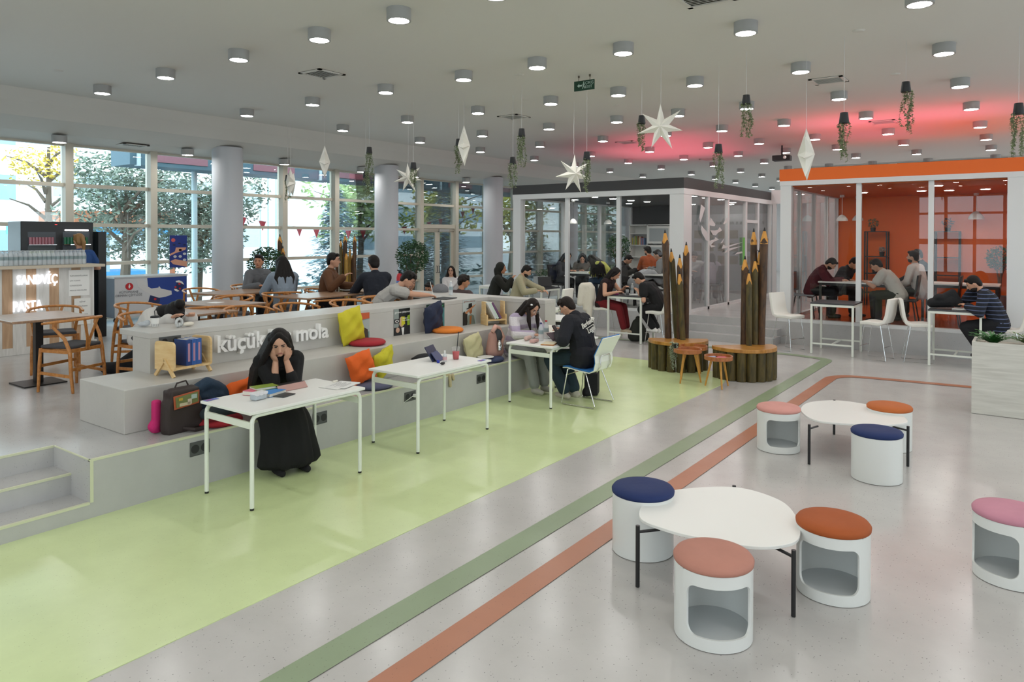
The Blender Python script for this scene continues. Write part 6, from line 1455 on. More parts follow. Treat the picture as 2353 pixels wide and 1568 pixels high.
    if hair in ('tuft', 'mop'):
        rr = random.Random(int(O[0]*10))
        for k in range(16 if hair == 'mop' else 9): a = rr.uniform(-1.6, 1.6); e = rr.uniform(.03, .09); hb.cap(HC+hu*(.1)*s+hf*(.05*math.cos(a))*s+hx*.05*math.sin(a)*s, HC+hu*(.1-e*.5)*s+hf*(.095*math.cos(a)-.01)*s+hx*.1*math.sin(a)*s, .024*s, .012*s, 8)
    if hair == 'curly':
        rr = random.Random(4)
        for k in range(26): v = V3((rr.gauss(0, 1), rr.gauss(0, 1)-.4, abs(rr.gauss(0, 1)))).normalized(); hb.ell(HC+HR @ (v*.095*s), .028*s, 8)
    if hair == 'bun': hb.ell(HC-hf*.05*s+hu*.12*s, .055*s, 12).ell(HC-hf*.07*s+hu*.1*s, .04*s, 10)
    if hair == 'pony':
        hb.cap(HC-hf*.1*s+hu*.04*s, HC-hf*.15*s-hu*.05*s, .03*s, .035*s).cap(HC-hf*.15*s-hu*.05*s, HC-hf*.13*s-hu*.2*s, .035*s, .018*s)
    if hair == 'long':
        for q in (-1, 1):
            hb.cap(HC+hx*q*.068*s-hf*.02*s+hu*.03*s, HC+hx*q*.085*s-hf*.02*s-hu*.1*s, .032*s, .032*s)
            hb.cap(HC+hx*q*.085*s-hf*.02*s-hu*.1*s, N+rt*q*.12*s-d2*.08*s-fw2*.0, .034*s, .034*s)
        for u in (-1, -.5, 0, .5, 1): hb.cap(HC-hf*.07*s+hx*u*.05*s, N+rt*u*.12*s-d2*.06*s+V3((0, -.075, 0))*s, .045*s, .045*s); hb.cap(N+rt*u*.12*s-d2*.06*s+V3((0, -.075, 0))*s, N+rt*u*.1*s-d2*.24*s+V3((0, -.09, -.0))*s, .042*s, .026*s)
    if hair == 'drape':
        for k in range(13):
            u = -1+2*k/12; p0 = HC+hx*u*.07*s-hf*.01*s+hu*.05*s; p1 = HC+hx*u*.11*s+hf*.05*s+V3((0, .03, -.12))*s; p2 = p1+V3((.015*math.sin(k*2.1), .02*math.cos(k), -.16-.05*math.sin(k*3)))*s; hb.cap(p0, p1, .03*s, .022*s, 8).cap(p1, p2, .022*s, .01*s, 8)
    if hair == 'hood': hb.ell(HC-hf*.025*s+hu*.015*s, (.098*s, .105*s, .118*s), 18, HR).cap(HC-hf*.07*s-hu*.06*s, N-d2*.0, .085*s, .085*s); hm = top
    if hair == 'cap': hb.ell(HC-hf*.012*s+hu*.04*s, (.088*s, .1*s, .085*s), 18, HR)
    if hb.v: hb.build('hood' if hair == 'hood' else ('beanie' if hair == 'cap' else 'hair'), hm, t, remesh=max(.006, vox*.8), sm=2)
    if beard: MB().ell(HC+hf*.032*s-hu*.068*s, (.058*s, .064*s, .052*s), 14, HR).build('beard', M_brow, t, smooth=True)
    if glasses:
        g = MB()
        for q in (-1, 1): g.tube([HC+hf*.106*s+hx*(q*.032+.022*math.cos(a))*s+hu*(.010+.018*math.sin(a))*s for a in [k*.5236 for k in range(12)]], .0016*s, 5, closed=True).tube([HC+hf*.104*s+hx*q*.054*s+hu*.015*s, HC+hx*q*.082*s+hu*.01*s], .0014*s, 4)
        g.tube([HC+hf*.108*s+hx*(-.01)*s+hu*.015*s, HC+hf*.108*s+hx*.01*s+hu*.015*s], .0016*s, 4).build('glasses', glasses, t)
    # clothes
    if top:
        c = MB(); torso(c, fat+coat*.4, -.02)
        if sleeve > 0:
            for S, E, Wt in ((SR, ER, RW), (SL, EL, LW)): arm(c, S, E, Wt, fat+coat*.5, sleeve)
        c.build('top', top, t, remesh=vox, sm=3)
    if bottom and legs:
        c = MB(); c.cap(H+V3((.06, 0, -.01)), H+V3((-.06, 0, -.01)), .115*s, .115*s)
        for h, k, a in zip(hips, knees, ank): c.cap(h, k, .095*s+fat*.4, .066*s+fat*.6).cap(k, a+(k-a)*.1, .064*s+fat*.7, .05*s+fat*.9)
        c.build('trousers', bottom, t, remesh=max(vox, .009), sm=3)
    if shoe and legs:
        tx, ty = toes
        for a in ank:
            f = V3((tx, ty, 0)).normalized(); base = V3((a.x, a.y, max(fl+.035, a.z-.045)))
            MB().cap(base-f*.035, base+f*.06, .04*s, .038*s).cap(base+f*.06, base+f*.14, .038*s, .03*s).cap(a, base, .04*s, .042*s).build('shoe', shoe, t, remesh=.009, sm=3).scale = (1, 1, 1)
    t['_HC'] = list(HC); del t['_HC']
    return t, dict(HC=HC, N=N, H=H, C1=C1, hf=hf, hu=hu, hx=hx, ER=ER, EL=EL, RW=RW, LW=LW, rt=rt, d2=d2, SR=SR, SL=SL, knees=knees)

TB = PZ
# --- woman in black on the bench
t, K = person('woman in a long black dress, long black hair, chin on both hands, on the bench', (-5.70, 4.03, LZ), -107, hz=.125, lean=33, lean2=30, hp=34, hy=-18, hr=4,
       RW=lambda C, f, u, x: C-u*.17+x*.045+f*.06, LW=lambda C, f, u, x: C-u*.17-x*.045+f*.06, RE=(.7, -.2, -1), LE=(-.7, -.2, -1), hd=(lambda f, u, x: u*.85+x*.22-f*.0, lambda f, u, x: u*.85-x*.22-f*.0), curlR=.5, curlL=.5, FLOOR=0, knees=[(.1, .39, .03), (-.1, .39, .03)], ank=[(.1, .48, -.35), (-.12, .48, -.35)],
       top=cloth('#0b0b0c'), sleeve=.72, hair='long', vox=.006, fat=.016, shoe=cloth('#121114'))
H = K['H']
def loft(rings): # rings of equal length
    mb = MB(); n = len(rings[0]); mb.v = [tuple(p) for r in rings for p in r]
    mb.f = [(k*n+i, k*n+(i+1) % n, (k+1)*n+(i+1) % n, (k+1)*n+i) for k in range(len(rings)-1) for i in range(n)]+[tuple(range(n))[::-1], tuple(range((len(rings)-1)*n, len(rings)*n))]; mb.m = [0]*len(mb.f); return mb
rg = []
for (cy, cz, rx, ry, nx, fold) in ((-.08, .10, .17, .13, 0, 0), (.05, .10, .2, .14, 0, 0), (.2, .07, .21, .13, .5, .004), (.34, .04, .22, .13, .8, .006), (.43, -.03, .22, .13, 1.2, .008), (.47, -.14, .225, .14, 1.5, .012), (.49, -.27, .245, .16, 1.55, .018), (.49, -.395, .27, .185, 1.57, .024)):
    ring = []
    for i in range(72):
        a = 2*math.pi*i/72; r = 1+fold*9*(.5*math.sin(7*a)+.35*math.sin(11*a+1)+.2*math.sin(17*a)); ux, uy = rx*r*math.cos(a), ry*r*math.sin(a)
        ring.append((ux, cy+uy*math.sin(nx if nx else 0)*1.0, cz+uy*math.cos(nx)))
    rg.append(ring)
loft(rg).build('skirt', cloth('#0b0b0c'), t, smooth=True, sub=1)
# long side locks falling over the shoulders
hb = MB(); HC, hx, hf, hu = K['HC'], K['hx'], K['hf'], K['hu']
for u in range(5): hb.cap(HC+hx*(.075)-hf*(.03*u-.03), K['SR']+V3((.03, .02-.03*u, -.08)), .03, .034).cap(K['SR']+V3((.03, .02-.03*u, -.08)), K['SR']+V3((.07, -.03-.02*u, -.28)), .034, .016)
hb.build('hair_locks', M_hair, t, remesh=.008, sm=2)
# --- girl in plaid sweater
M_plaid = bands('plaid_sweater', 2, [(0, '#d6d0d4'), (.42, '#d6d0d4'), (.45, '#ab9bb4'), (.78, '#b5a7bd'), (.82, '#d6d0d4')], .17, .95, 'LINEAR', .02, bump=.6)
t, K = person('girl in a white and lilac plaid sweater and glasses writing at the third desk', (-5.72, 7.93, LZ), -108, hz=.12, lean=24, lean2=30, hp=44, hy=6, RW=(-5.2, 7.62, .79), LW=(-5.17, 7.86, .79), RE=(.8, -.3, -.6), LE=(-.6, -.2, -.9),
       FLOOR=0, knees=[(.1, .45, .07), (-.1, .45, .07)], ank=[(.09, .56, -.33), (-.1, .52, -.33)], top=M_plaid, sleeve=.97, bottom=cloth('#8d8f8c'), shoe=cloth('#b6b2aa'), hair='long', hairm=M_hairb, glasses=M_chrome, vox=.006, fat=.024, curlR=1.0)
MB().ell(K['HC']+K['hx']*.07+K['hu']*.07+K['hf']*.02, (.008, .03, .012), 10).build('hair_clip', M_white, t, smooth=True)
hb = MB(); HC, hx, hf, hu = K['HC'], K['hx'], K['hf'], K['hu']
for q in (-1, 1): hb.cap(HC+hx*q*.072+hf*.01, HC+hx*q*.08+hf*.03-V3((0, 0, .15)), .026, .03).cap(HC+hx*q*.08+hf*.03-V3((0, 0, .15)), HC+hx*q*.07+V3((0, .05, -.3)), .03, .012)
hb.build('hair_locks', M_hairb, t, remesh=.008, sm=2)
# --- man in dark jacket
t, K = person('man in a dark jacket with white back lettering, looking at a phone', (-4.47, 7.66, 0.006), 84, hz=.56, lean=12, lean2=22, hp=38, hy=10, RW=(-4.84, 7.76, .86), LW=(-4.74, 7.50, .84), RE=(.6, -.3, -.8), LE=(-.7, -.3, -.7),
       knees=[(.12, .44, .52), (-.12, .45, .5)], ank=[(.05, .18, .11), (-.06, .25, .1)], top=cloth('#14151d'), sleeve=.97, bottom=cloth('#1d2f3a'), shoe=mat('trainer_cream', '#b3ada0', .6), hair='tuft', hairm=M_hairb, glasses=M_blackm, vox=.006, fat=.03, coat=.02, curlR=1.0, curlL=.9)
rt, d2 = K['rt'], K['d2']; bk = -(rt.cross(d2)).normalized(); bk = bk if bk.y < 0 else -bk
M_jl = mat('jacket_print', '#d6d2c8', .8)
ja = math.radians(16); jx = rt*math.cos(ja)+d2*math.sin(ja); jy = d2*math.cos(ja)-rt*math.sin(ja); SH = Matrix(((1, .3, 0, 0), (0, 1, 0, 0), (0, 0, 1, 0), (0, 0, 0, 1)))
o_ = K['N']-d2*.15+bk*.150+rt*.02
text('jacket_lettering', 'Berkeley', .085, M_jl, t, frame_M(o_, jx, jy) @ SH, extrude=.003, align='CENTER', bold=.001); text('jacket_lettering', 'Legal', .085, M_jl, t, frame_M(o_-d2*.085+rt*.03-bk*.004, jx, jy) @ SH, extrude=.003, align='CENTER', bold=.001)
MB().box(o_-jy*.025+bk*.0, (.16, .004, .008), ry=-ja).build('jacket_underline', M_jl, t)
c = MB(); c.cap(K['H']+V3((.08, -.03, .02)), K['H']+V3((-.08, -.03, .02)), .15, .15).cap(K['H']+V3((.08, .0, -.02)), K['H']+V3((-.08, 0, -.02)), .145, .145); c.build('jacket_hem', cloth('#14151d'), t, remesh=.01, sm=3)
MB().box(K['LW']+V3((.0, .05, .05)), (.07, .012, .14), rx=-.6, rz=.2).build('phone_in_hand', M_black, t)
MB().tube([K['LW'].lerp(K['EL'], .09)+V3((.036*math.cos(a), .0, .036*math.sin(a))) for a in [k*.5236 for k in range(12)]], .004, 6, closed=True).build('cuff_stripe', M_white, t)
# --- student in grey T-shirt leaning on the counter
t, K = person('student in a light grey T-shirt bent over a tablet on the counter corner', (-7.50, 6.98, PZ), -42, hz=.55, lean=38, lean2=52, yaw2=-8, hp=40, hy=-12, RW=(-6.93, 7.62, 1.205), LW=lambda C, f, u, x: C-u*.10-x*.10+f*.11, RE=(1, -.2, -.6), LE=(-.6, .5, -.9), hd=(None, lambda f, u, x: u*.8+x*.2),
       top=cloth('#a8a5a0', var=.1, vscale=40), sleeve=.35, bottom=cloth('#33343a'), shoe=cloth('#222226'), hair='mop', vox=.0065, fat=.016, curlR=1.1, glasses=M_blackm)
MB().tube([K['RW']+V3((0, .06, .0)), K['RW']+V3((-.02, .02, .19))], .004, 6).build('stylus', M_white, t)
# --- person resting head down at the left end of the counter
t, K = person('person in a white and black jacket asleep at the left end of the counter', (-7.86, 3.98, PZ), -88, hz=.53, s=.95, lean=48, lean2=64, hp=72, hy=0, RW=(-7.12, 3.86, 1.21), LW=(-7.12, 4.08, 1.21), RE=(.5, .2, -.8), LE=(-.3, .2, -.9), top=cloth('#c9c6c2'), bottom=cloth('#26262a'), hair='bun', vox=.009, fat=.035, sleeve=.95)
MB().ell(K['HC']+K['hu']*.0, (.1, .1, .1), 16).ell(K['N']+V3((0, 0, .02)), (.13, .12, .08), 12).cap(K['C1']+V3((0, 0, .05)), K['N'], .1, .09).build('black_hood', cloth('#151415'), t, remesh=.012, sm=3)
# --- cafe guests
person('man in a grey zip jacket seated by the first column, facing the hall', (-10.95, 7.42, PZ), -95, lean=18, hp=6, hy=-40, RW=(-10.5, 7.2, 1.22), LW=(-10.5, 7.42, 1.22), top=cloth('#5f6165'), bottom=cloth('#1f2024'), shoe=M_black, skin='b', vox=.01, fat=.03)
person('woman with long black hair in a denim-grey jacket seated with her back to the camera', (-9.5, 7.0, PZ), 68, lean=18, hp=6, hy=8, RW=(-9.95, 7.25, 1.22), LW=(-9.95, 7.0, 1.22), top=cloth('#7d8996'), bottom=cloth('#23252b'), shoe=M_black, hair='long', vox=.01, fat=.03)
t, K = person('man in a brown sweater with glasses raising a small glass at the cafe table', (-9.32, 7.62, PZ), -52, lean=10, hp=8, hy=0, RW=tuple(at_d(789, 637, 11.35)), LW=tuple(at_d(812, 657, 11.6)), RE=(.6, -.2, -1), top=cloth('#5b3a22'), bottom=cloth('#26282e'), shoe=M_black, glasses=M_blackm, vox=.009, fat=.026, s=1.04)
person('man in a navy sweater seen from behind, facing the man in brown', (-8.1, 7.62, PZ), 55, lean=22, hp=14, hy=14, RW=(-8.6, 8.02, 1.22), LW=(-8.72, 7.75, 1.22), top=cloth('#151a26'), bottom=cloth('#15161a'), shoe=M_black, vox=.009, fat=.03, s=1.05)
person('person with glasses seated behind the student\'s propped arm, cheek on a hand', (-8.85, 9.75, .004), -160, hz=.5, lean=20, hp=25, RW=(-8.7, 9.5, 1.05), LW=(-8.95, 9.5, .95), top=cloth('#3a3a3c'), bottom=cloth('#26262a'), glasses=M_blackm, skin='b', vox=.011, s=.98)
person('woman in a white top with long dark hair and glasses by the window door', (-11.55, 13.3, .004), -125, hz=.54, lean=6, hp=8, hy=-20, RW=(-11.3, 13.1, .72), LW=(-11.45, 12.95, .72), top=cloth('#d3cfcf'), bottom=cloth('#2e3030'), hair='long', hairm=M_hairb, glasses=M_blackm, vox=.011)
person('person with curly hair pinned up, just rising above the counter corner', (-7.9, 9.3, .004), 20, hz=.62, lean=12, hp=12, hy=-60, RW=(-7.7, 9.6, .9), LW=(-8.0, 9.6, .9), top=cloth('#4a3b3b'), bottom=cloth('#26262a'), hair='curly', hairm=M_hairb, vox=.011, skin='b')
person('person in a dark hooded top resting chin on hand at the white table', (-9.3, 12.05, .004), -55, hz=.72, lean=16, hp=10, hy=-8, RW=(-8.9, 12.2, 1.15), LW=(-8.8, 12.35, .97), RE=(.3, 0, -1), top=cloth('#1c1d18'), bottom=cloth('#1b1b1d'), hair='hood', skin='b', vox=.011, fat=.03)
person('man in a beige sweatshirt working at the bar table with the laptop', (-8.62, 11.95, .004), -62, hz=.72, lean=14, hp=36, RW=(-8.15, 12.0, .96), LW=(-8.12, 12.25, .96), top=cloth('#a39c80'), bottom=cloth('#4a4a40'), shoe=M_black, vox=.011, fat=.028, beard=True)
hp_ = at_z(1205, 672, 1.05); single('knit_hat', MB().ell((0, 0, .0), (.13, .13, .1), 18), mat('grey_knit', '#77787c', 1, bump=1, bscale=60), 'grey knitted hat resting on the counter edge above the girl\'s head', 'hat', loc=(hp_.x-.25, 8.58, 1.2), smooth=True)
t, K = person('woman in a black strapless top and dark red trousers using a phone', (-7.02, 12.72, .004), -88, hz=.72, lean=14, lean2=24, hp=42, hy=0, RW=(-6.6, 12.55, .97), LW=(-6.55, 12.8, 1.05), top=cloth('#241417'), sleeve=0, bottom=cloth('#6b1018'), shoe=cloth('#b6a68e'), hair='long', vox=.009, fat=.02, knees=[(.1, .42, .66), (-.1, .42, .66)], ank=[(.08, .52, .24), (-.1, .5, .24)])
person('man in a black T-shirt with white trainers bent over a notebook at the bar table', (-5.78, 12.78, .004), 88, hz=.72, lean=30, lean2=46, hp=48, RW=(-6.2, 13.0, 1.0), LW=(-6.18, 12.62, 1.0), LE=(-.3, 0, -1), hd=None, top=cloth('#111113'), sleeve=.3, bottom=cloth('#17171a'), shoe=M_white, vox=.009, fat=.022, s=1.04, knees=[(.1, .36, .66), (-.1, .36, .64)], ank=[(.1, .12, .27), (-.08, .1, .3)], toes=(.0, 1))
# --- dark glass room
GZ = PZ+.014
person('person with dark hair low behind the papers in the dark room, leftmost', (-9.75, 15.3, GZ), -100, lean=30, hp=30, RW=(-9.3, 15.2, 1.2), LW=(-9.3, 15.4, 1.2), top=cloth('#3f4248'), bottom=cloth('#26262a'), hair='long', vox=.013)
person('person bent beside the leftmost one, face lit by a screen, in the dark room', (-9.35, 15.9, GZ), -150, lean=34, hp=40, RW=(-9.2, 15.5, 1.2), LW=(-9.4, 15.5, 1.2), top=cloth('#6b6660'), bottom=cloth('#26262a'), hair='long', vox=.013)
t, K = person('woman in a yellow top bent forward, her long dark hair falling over her shoulder', (-7.98, 14.85, GZ), 100, hz=.6, lean=30, lean2=42, hp=66, hy=0, RW=(-8.5, 15.1, 1.2), LW=(-8.5, 14.85, 1.2), top=cloth('#c6c866'), bottom=cloth('#2b3f55'), shoe=M_black, hair='long', vox=.011, fat=.02)
hb = MB(); HC, hx, hf, hu = K['HC'], K['hx'], K['hf'], K['hu']
for u in range(9): hb.cap(HC-hf*.03+hu*.06-hx*(.02+.008*u), K['SL']+V3((-.05, -.16+.035*u, -.02)), .035, .03, 8).cap(K['SL']+V3((-.05, -.16+.035*u, -.02)), K['SL']+V3((-.1, -.26+.05*u, -.30-.04*math.sin(u*2))), .03, .012, 8)
hb.build('hair_locks', M_hair, t, remesh=.01, sm=1)
person('man in a black sweater bowed over his notes at the back of the dark room', (-8.75, 16.3, GZ), -78, lean=40, hp=42, RW=(-8.1, 16.4, 1.22), LW=(-8.1, 16.6, 1.22), top=cloth('#1b1c20'), bottom=cloth('#1b1c20'), vox=.012, fat=.03)
person('person in a pale grey hoodie slumped face down on the table in the dark room', (-7.5, 15.15, GZ), -25, lean=58, lean2=68, hp=75, RW=(-7.2, 15.7, 1.22), LW=(-7.5, 15.75, 1.22), top=cloth('#a9acb0'), bottom=cloth('#26262a'), hair='short', vox=.012, fat=.04)
person('bearded man in a burnt orange sweater in the dark room', (-7.75, 16.5, GZ), 40, hz=.6, lean=10, hp=16, hy=30, RW=(-7.9, 16.9, 1.45), LW=(-8.1, 16.75, 1.22), top=cloth('#9a4a22'), bottom=cloth('#26262a'), vox=.012, fat=.03, beard=True)
person('person in a grey coat with a phone, right side of the dark room\'s front glass', (-7.1, 15.95, GZ), 100, lean=12, hp=24, RW=(-7.35, 15.8, 1.3), LW=(-7.35, 15.6, 1.3), top=cloth('#7d7f80'), bottom=cloth('#1b1c20'), vox=.012, fat=.03)
person('person with dark hair behind the paper sign in the dark room', (-6.95, 17.4, GZ), -160, lean=25, hp=34, RW=(-6.85, 17.0, 1.2), LW=(-7.1, 17.0, 1.2), top=cloth('#b3b3b3'), bottom=cloth('#26262a'), vox=.013)
person('person in a lilac-grey cardigan seen through the side glass, hair hanging forward', (-6.55, 17.3, GZ), 10, lean=34, hp=44, RW=(-6.4, 17.8, 1.2), LW=(-6.65, 17.8, 1.2), top=cloth('#8d8590'), bottom=cloth('#3a3a3c'), hair='long', vox=.013, fat=.03)
# --- orange room
person('man in a maroon sweatshirt bowed over the white table in the orange room', (-3.66, 15.3, GZ), -80, lean=22, lean2=34, hp=52, RW=(-3.1, 15.25, 1.2), LW=(-3.1, 15.5, 1.2), top=cloth('#4f1520'), bottom=cloth('#1b1c20'), shoe=M_black, vox=.011, fat=.03, beard=True)
person('man in a dark top reading beside the man in maroon', (-3.3, 15.95, GZ), -110, lean=30, hp=46, RW=(-3.0, 15.55, 1.2), LW=(-3.2, 15.5, 1.2), top=cloth('#18181b'), bottom=cloth('#1b1c20'), shoe=M_black, vox=.012, fat=.03, skin='b')
person('man in a white T-shirt facing left over the white table in the orange room', (-2.02, 15.05, GZ), 82, lean=30, lean2=40, hp=34, RW=(-2.62, 15.3, 1.2), LW=(-2.6, 15.05, 1.2), top=cloth('#c6c3ba'), sleeve=.35, bottom=cloth('#17171a'), shoe=M_black, vox=.011, fat=.026)
person('man in a white shirt and dark vest looking left, right of the white T-shirt', (-1.72, 15.55, GZ), 70, hz=.58, lean=14, hp=4, hy=10, RW=(-2.1, 15.8, 1.1), LW=(-2.1, 15.5, 1.1), top=cloth('#cfcac4'), bottom=cloth('#17171a'), shoe=M_black, vox=.012, fat=.026, beard=True)
person('man in black behind the man in the white shirt, in the orange room', (-1.75, 16.6, GZ), 110, hz=.6, lean=12, hp=18, RW=(-2.2, 16.6, 1.15), LW=(-2.2, 16.3, 1.15), top=cloth('#17181b'), bottom=cloth('#17171a'), shoe=M_black, vox=.012, fat=.03)
# --- man in striped sweater
M_str = bands('striped_sweater', 2, [(0, '#131824'), (.8, '#131824'), (.81, '#5f6b8c')], .062, .9, 'CONSTANT', 0, bump=.3)
person('man in a navy striped sweater, cheek on fist, at the right bar table', (-.42, 13.42, .004), 86, hz=.71, lean=20, lean2=30, hp=38, hy=6, RW=(-.76, 13.55, 1.28), LW=(-.85, 13.3, .98), RE=(.3, .1, -1), hd=((.1, .1, 1), None), top=M_str, sleeve=.97, bottom=cloth('#14151a'), shoe=M_black, vox=.009, fat=.028, beard=True, s=1.05, knees=[(.12, .42, .64), (-.12, .44, .64)], ank=[(.12, .16, .25), (-.12, .2, .25)])
# --- worker at the drinks fridge
person('worker with a blonde ponytail in a blue T-shirt facing the drinks fridge', (-11.9, 5.02, PZ), 95, hz=.92, stand=True, lean=2, hp=6, s=.93, RW=(-12.1, 5.15, 1.55), LW=(-12.1, 4.85, 1.55), top=cloth('#24477f'), sleeve=.4, bottom=cloth('#1b1c20'), shoe=M_black, hair='pony', hairm=mat('hair_blonde', '#8d6a3f', .5, bump=.4), vox=.011)
# ================================================================ OUTSIDE THE WINDOWS
ex_m = mat('outdoor_paving', '#b9bec2', .8, var=.1, vscale=.5)
struct('ground', MB().bx(-90, XW-.1, -40, 90, -.25, -.05), ex_m, 'pale paved ground outside the windows')
M_cz = mat('canopy_slate', '#3c5765', .6); M_cz2 = mat('canopy_red', '#7a4f5a', .6)
cn2 = thing('outdoor_canopy', 'slate blue canopy edge seen above the trees outside the windows', 'canopy', (-16.7, 0, 0))
MB().bx(-.9, 0, 8.1, 60, 3.69, 4.3).build('canopy_edge', M_cz, cn2)
for k in range(14): MB().bx(.0, .02, 8.7+2.6*k, 10.0+2.6*k, 3.79, 4.03).build('canopy_panel', M_cz2, cn2)
for k in range(14): MB().bx(-.1, .04, 8.25+2.6*k, 8.33+2.6*k, 3.67, 4.3).build('canopy_joint', mat('steel_light', '#a9bac2', .4), cn2)
for k in range(5): MB().cyl((-.6, 10+7*k, -.05), .07, 3.75, 12).build('canopy_post', mat('steel_light', '#a9bac2', .4), cn2)
def building(x, y, w, d, h, c, lab, floors, glassc='#7f98a6'):
    t = thing('building', lab, 'building', (x, y, -.05)); MB().bx(-w, 0, 0, d, 0, h).build('walls', mat('wall_'+c, c, .8), t)
    fh = h/floors; wm = mat('bwindow_'+glassc, glassc, .25)
    for k in range(floors): MB().bx(0, .04, .3, d-.3, k*fh+fh*.35, k*fh+fh*.8).build('window_band', wm, t)
    MB().bx(-w-.1, .15, -.1, d+.1, h, h+.3).build('roof', mat('roof_pale', '#c9cdd0', .7), t)
building(-45, -6, 10, 22, 9, '#eef1f3', 'white building with grey window bands outside the nearest windows', 3); building(-52, 20, 12, 16, 14, '#e9eef2', 'tall white building beyond the trees', 4, '#9fb0bb'); building(-48, 42, 10, 22, 8, '#dfe5ea', 'pale building far behind the spruce trees', 3)
bk = thing('kiosk', 'bright blue kiosk outside beyond the drinks fridge', 'kiosk', (-24, 9.2, -.05)); MB().bx(-2, 0, 0, 3.4, 0, .95).build('kiosk_base', mat('kiosk_blue', '#4a98cc', .5), bk); MB().bx(-2.3, .3, -.3, 3.6, 2.15, 2.45).build('kiosk_roof', mat('kiosk_blue', '#4a98cc', .5), bk)
for a in (0, 1.7, 3.3): MB().bx(-.1, 0, a, a+.1, .95, 2.15).build('kiosk_post', mat('steel_light', '#a9bac2', .4), bk)
cf = thing('cafe_pavilion', 'brown-roofed pavilion outside seen between the leaves', 'pavilion', (-27, 11.2, -.05)); MB().bx(-3, 0, 0, 3.6, 2.6, 3.0).build('pavilion_roof', mat('pavilion_brown', '#9a5a36', .7), cf)
for a in (0, 1.8, 3.5): MB().bx(-.2, 0, a, a+.12, 0, 2.6).build('pavilion_post', mat('pavilion_brown', '#9a5a36', .7), cf)
car = thing('parked_car', 'white parked car outside low behind the first windows', 'car', (-22.5, 5.0, -.05)); MB().bx(-.9, .9, -2, 2, .3, .8).build('car_body', mat('car_white', '#eef0f2', .3), car, bevel=.15, bseg=4); MB().hexa([(-.8, -1.2, .8), (.8, -1.2, .8), (.8, 1.3, .8), (-.8, 1.3, .8), (-.65, -.7, 1.35), (.65, -.7, 1.35), (.65, .8, 1.35), (-.65, .8, 1.35)]).build('car_cabin', mat('car_glass', '#6f8896', .2), car, bevel=.05)
for a in (-1.25, 1.25):
    for b in (-.88, .88): MB().tube([(b-.08, a, .32), (b+.08, a, .32)], .32, 18).build('wheel', M_black, car)
M_barkt = mat('tree_bark', '#5f5348', .9, bump=.5, bscale=10)
def tree(x, y, H, R0, n, c, lab, lsz=.28, trunk=1.6, seed=1, flat=1):
    rr = random.Random(seed); t = thing('tree', lab, 'tree', (x, y, -.05), 0, 'trees outside the windows'); tb = MB()
    tb.tube([(0, 0, 0), (.1, .05, trunk), (0, .1, H-R0*.8)], [.16, .12, .04], 8)
    for k in range(9):
        a = k*2.4; z0 = trunk+(H-trunk-R0)*k/9*.9+.1; tb.tube([(0.05, 0, z0), (R0*.4*math.cos(a), R0*.4*math.sin(a), z0+R0*.35), (R0*.85*math.cos(a), R0*.85*math.sin(a), z0+R0*.5)], [.06, .035, .012], 6)
    tb.build('trunk', M_barkt, t); mb = MB()
    for k in range(14):
        a = rr.uniform(0, 6.28); q = rr.uniform(.2, .75)*R0; leafball(mb, (q*math.cos(a), q*math.sin(a), H-R0+rr.uniform(-.65, .6)*R0), (R0*.5, R0*.5, R0*.4), n//14, lsz, rr)
    mb.build('foliage', mat('leaves_'+c, c, .7, var=.35, vscale=.8), t)
def spruce(x, y, H, R0, c, lab, n=2600, seed=3):
    rr = random.Random(seed); t = thing('spruce_tree', lab, 'tree', (x, y, -.05), 0, 'blue spruces outside the windows'); MB().tube([(0, 0, 0), (0, 0, H*.97)], [.14, .02], 8).build('trunk', M_barkt, t); mb = MB()
    for _ in range(n):
        u = rr.random()**.75; z = .25+(H-.3)*(1-u); r = R0*u*rr.uniform(.35, 1)*(1+.15*math.sin(z*9)); a = rr.uniform(0, 6.28); p = Vector((r*math.cos(a), r*math.sin(a), z-.25*r))
        d = Vector((math.cos(a), math.sin(a), -.25)).normalized()*.26; s = Vector((-math.sin(a), math.cos(a), 0))*.05
        mb.raw([p-s, p+d*.5+s*1.4, p+d, p+d*.5-s*1.4], [(0, 1, 2, 3)])
    mb.build('foliage', mat('needles_'+c, c, .7, var=.35, vscale=1.2), t)
tree(-20.0, 9.5, 4.6, 1.6, 5600, '#6d7a6c', 'leafy green tree close outside the second and third window bays', .16, 1.5, 1)
tree(-20.5, 11.9, 4.8, 1.9, 7000, '#6d7a6c', 'broad green tree outside left of the first column', .17, 1.5, 2)
tree(-23.5, 8.95, 5.6, 1.1, 700, '#c2a843', 'thin yellow-leaved tree outside behind the drinks fridge', .16, 2.0, 4)
tree(-24, 21.5, 5.6, 2.3, 1700, '#8fa36a', 'bright green tree outside between the first two columns', .36, 1.6, 5)
tree(-25, 28.5, 5.8, 2.4, 1500, '#a9a853', 'yellow-green autumn tree outside right of the second column', .38, 1.5, 6)
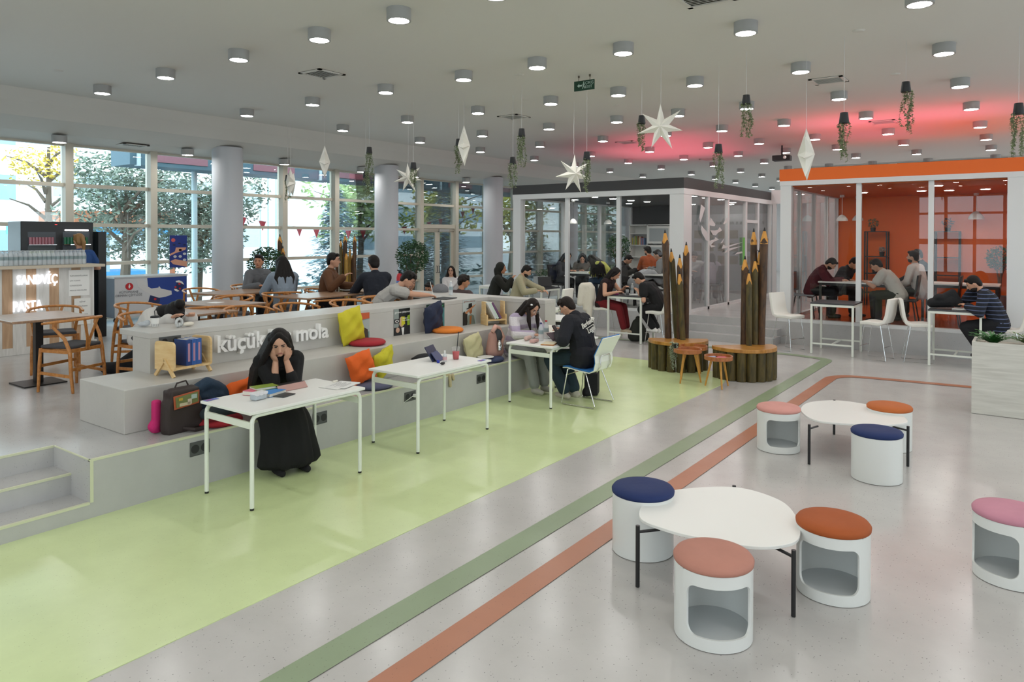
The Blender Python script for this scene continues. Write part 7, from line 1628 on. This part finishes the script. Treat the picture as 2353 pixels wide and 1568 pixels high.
tree(-26, 35.5, 6.0, 2.6, 1500, '#b0ae3c', 'golden autumn tree outside by the third column', .4, 1.5, 7); tree(-25, 44, 6.0, 2.8, 1500, '#93a578', 'green tree outside seen through the dark room', .42, 1.5, 8); tree(-26, 56, 6.5, 3.2, 1500, '#9aa244', 'far yellow-green tree outside seen through the dark room', .5, 1.5, 9)
spruce(-20.5, 17.3, 4.0, 1.7, '#5f7c86', 'blue spruce outside behind the man in the brown sweater'); spruce(-21.5, 24.3, 4.7, 1.9, '#64828c', 'tall blue spruce outside right of the second column', seed=4); spruce(-19.5, 20.5, 2.0, 1.3, '#567680', 'low blue spruce outside below the yellow-green tree', 1300, 5)
spruce(-21, 31, 2.6, 1.7, '#5b7a84', 'low blue-green spruce outside by the glass door', 1500, 6); spruce(-21, 39, 3.2, 1.9, '#5b7a84', 'blue-green spruce outside beyond the third column', 1500, 7); spruce(-22, 50, 3.6, 2.1, '#5b7a84', 'blue-green spruce seen far through the dark room', 1500, 8)
hd = MB(); rr = random.Random(12)
for k in range(60): leafball(hd, (rr.uniform(-.2, .2), k*.75, rr.uniform(.2, .6)), (.4, .7, .5), 34, .26, rr)
hg = thing('hedge', 'low dark teal hedge running along outside the windows', 'hedge', (-18.4, 12.5, 0)); hd.build('foliage', mat('hedge_teal', '#536f76', .8, var=.35, vscale=1), hg)
# string of red pennants
bt = thing('bunting', 'string of small red pennants outside the windows', 'bunting', (-18, 0, 0)); bm = MB(); pts = []
for k in range(41):
    y = 11.2+.32*k; z = 2.25+1.75*((k-14)/27.0)**2 if k < 60 else 3; pts.append((0, y, z))
    if k % 2 == 0: bm.raw([(0, y-.13, z), (0, y+.13, z), (.01, y, z-.3)], [(0, 1, 2)])
bm.build('pennants', mat('pennant_red', '#b0333f', .8), bt); MB().tube(pts, .008, 4, caps=False).build('string', M_string, bt)
for i, y in enumerate((15.6, 16.0, 16.4)):
    single('flag_pole', MB().cyl((0, 0, 0), .05, 7, 8), mat('steel_light', '#a9bac2', .4), 'slim white flag pole outside, %s of three in a row' % ORD[i], 'pole', loc=(-27, y+3, -.05))
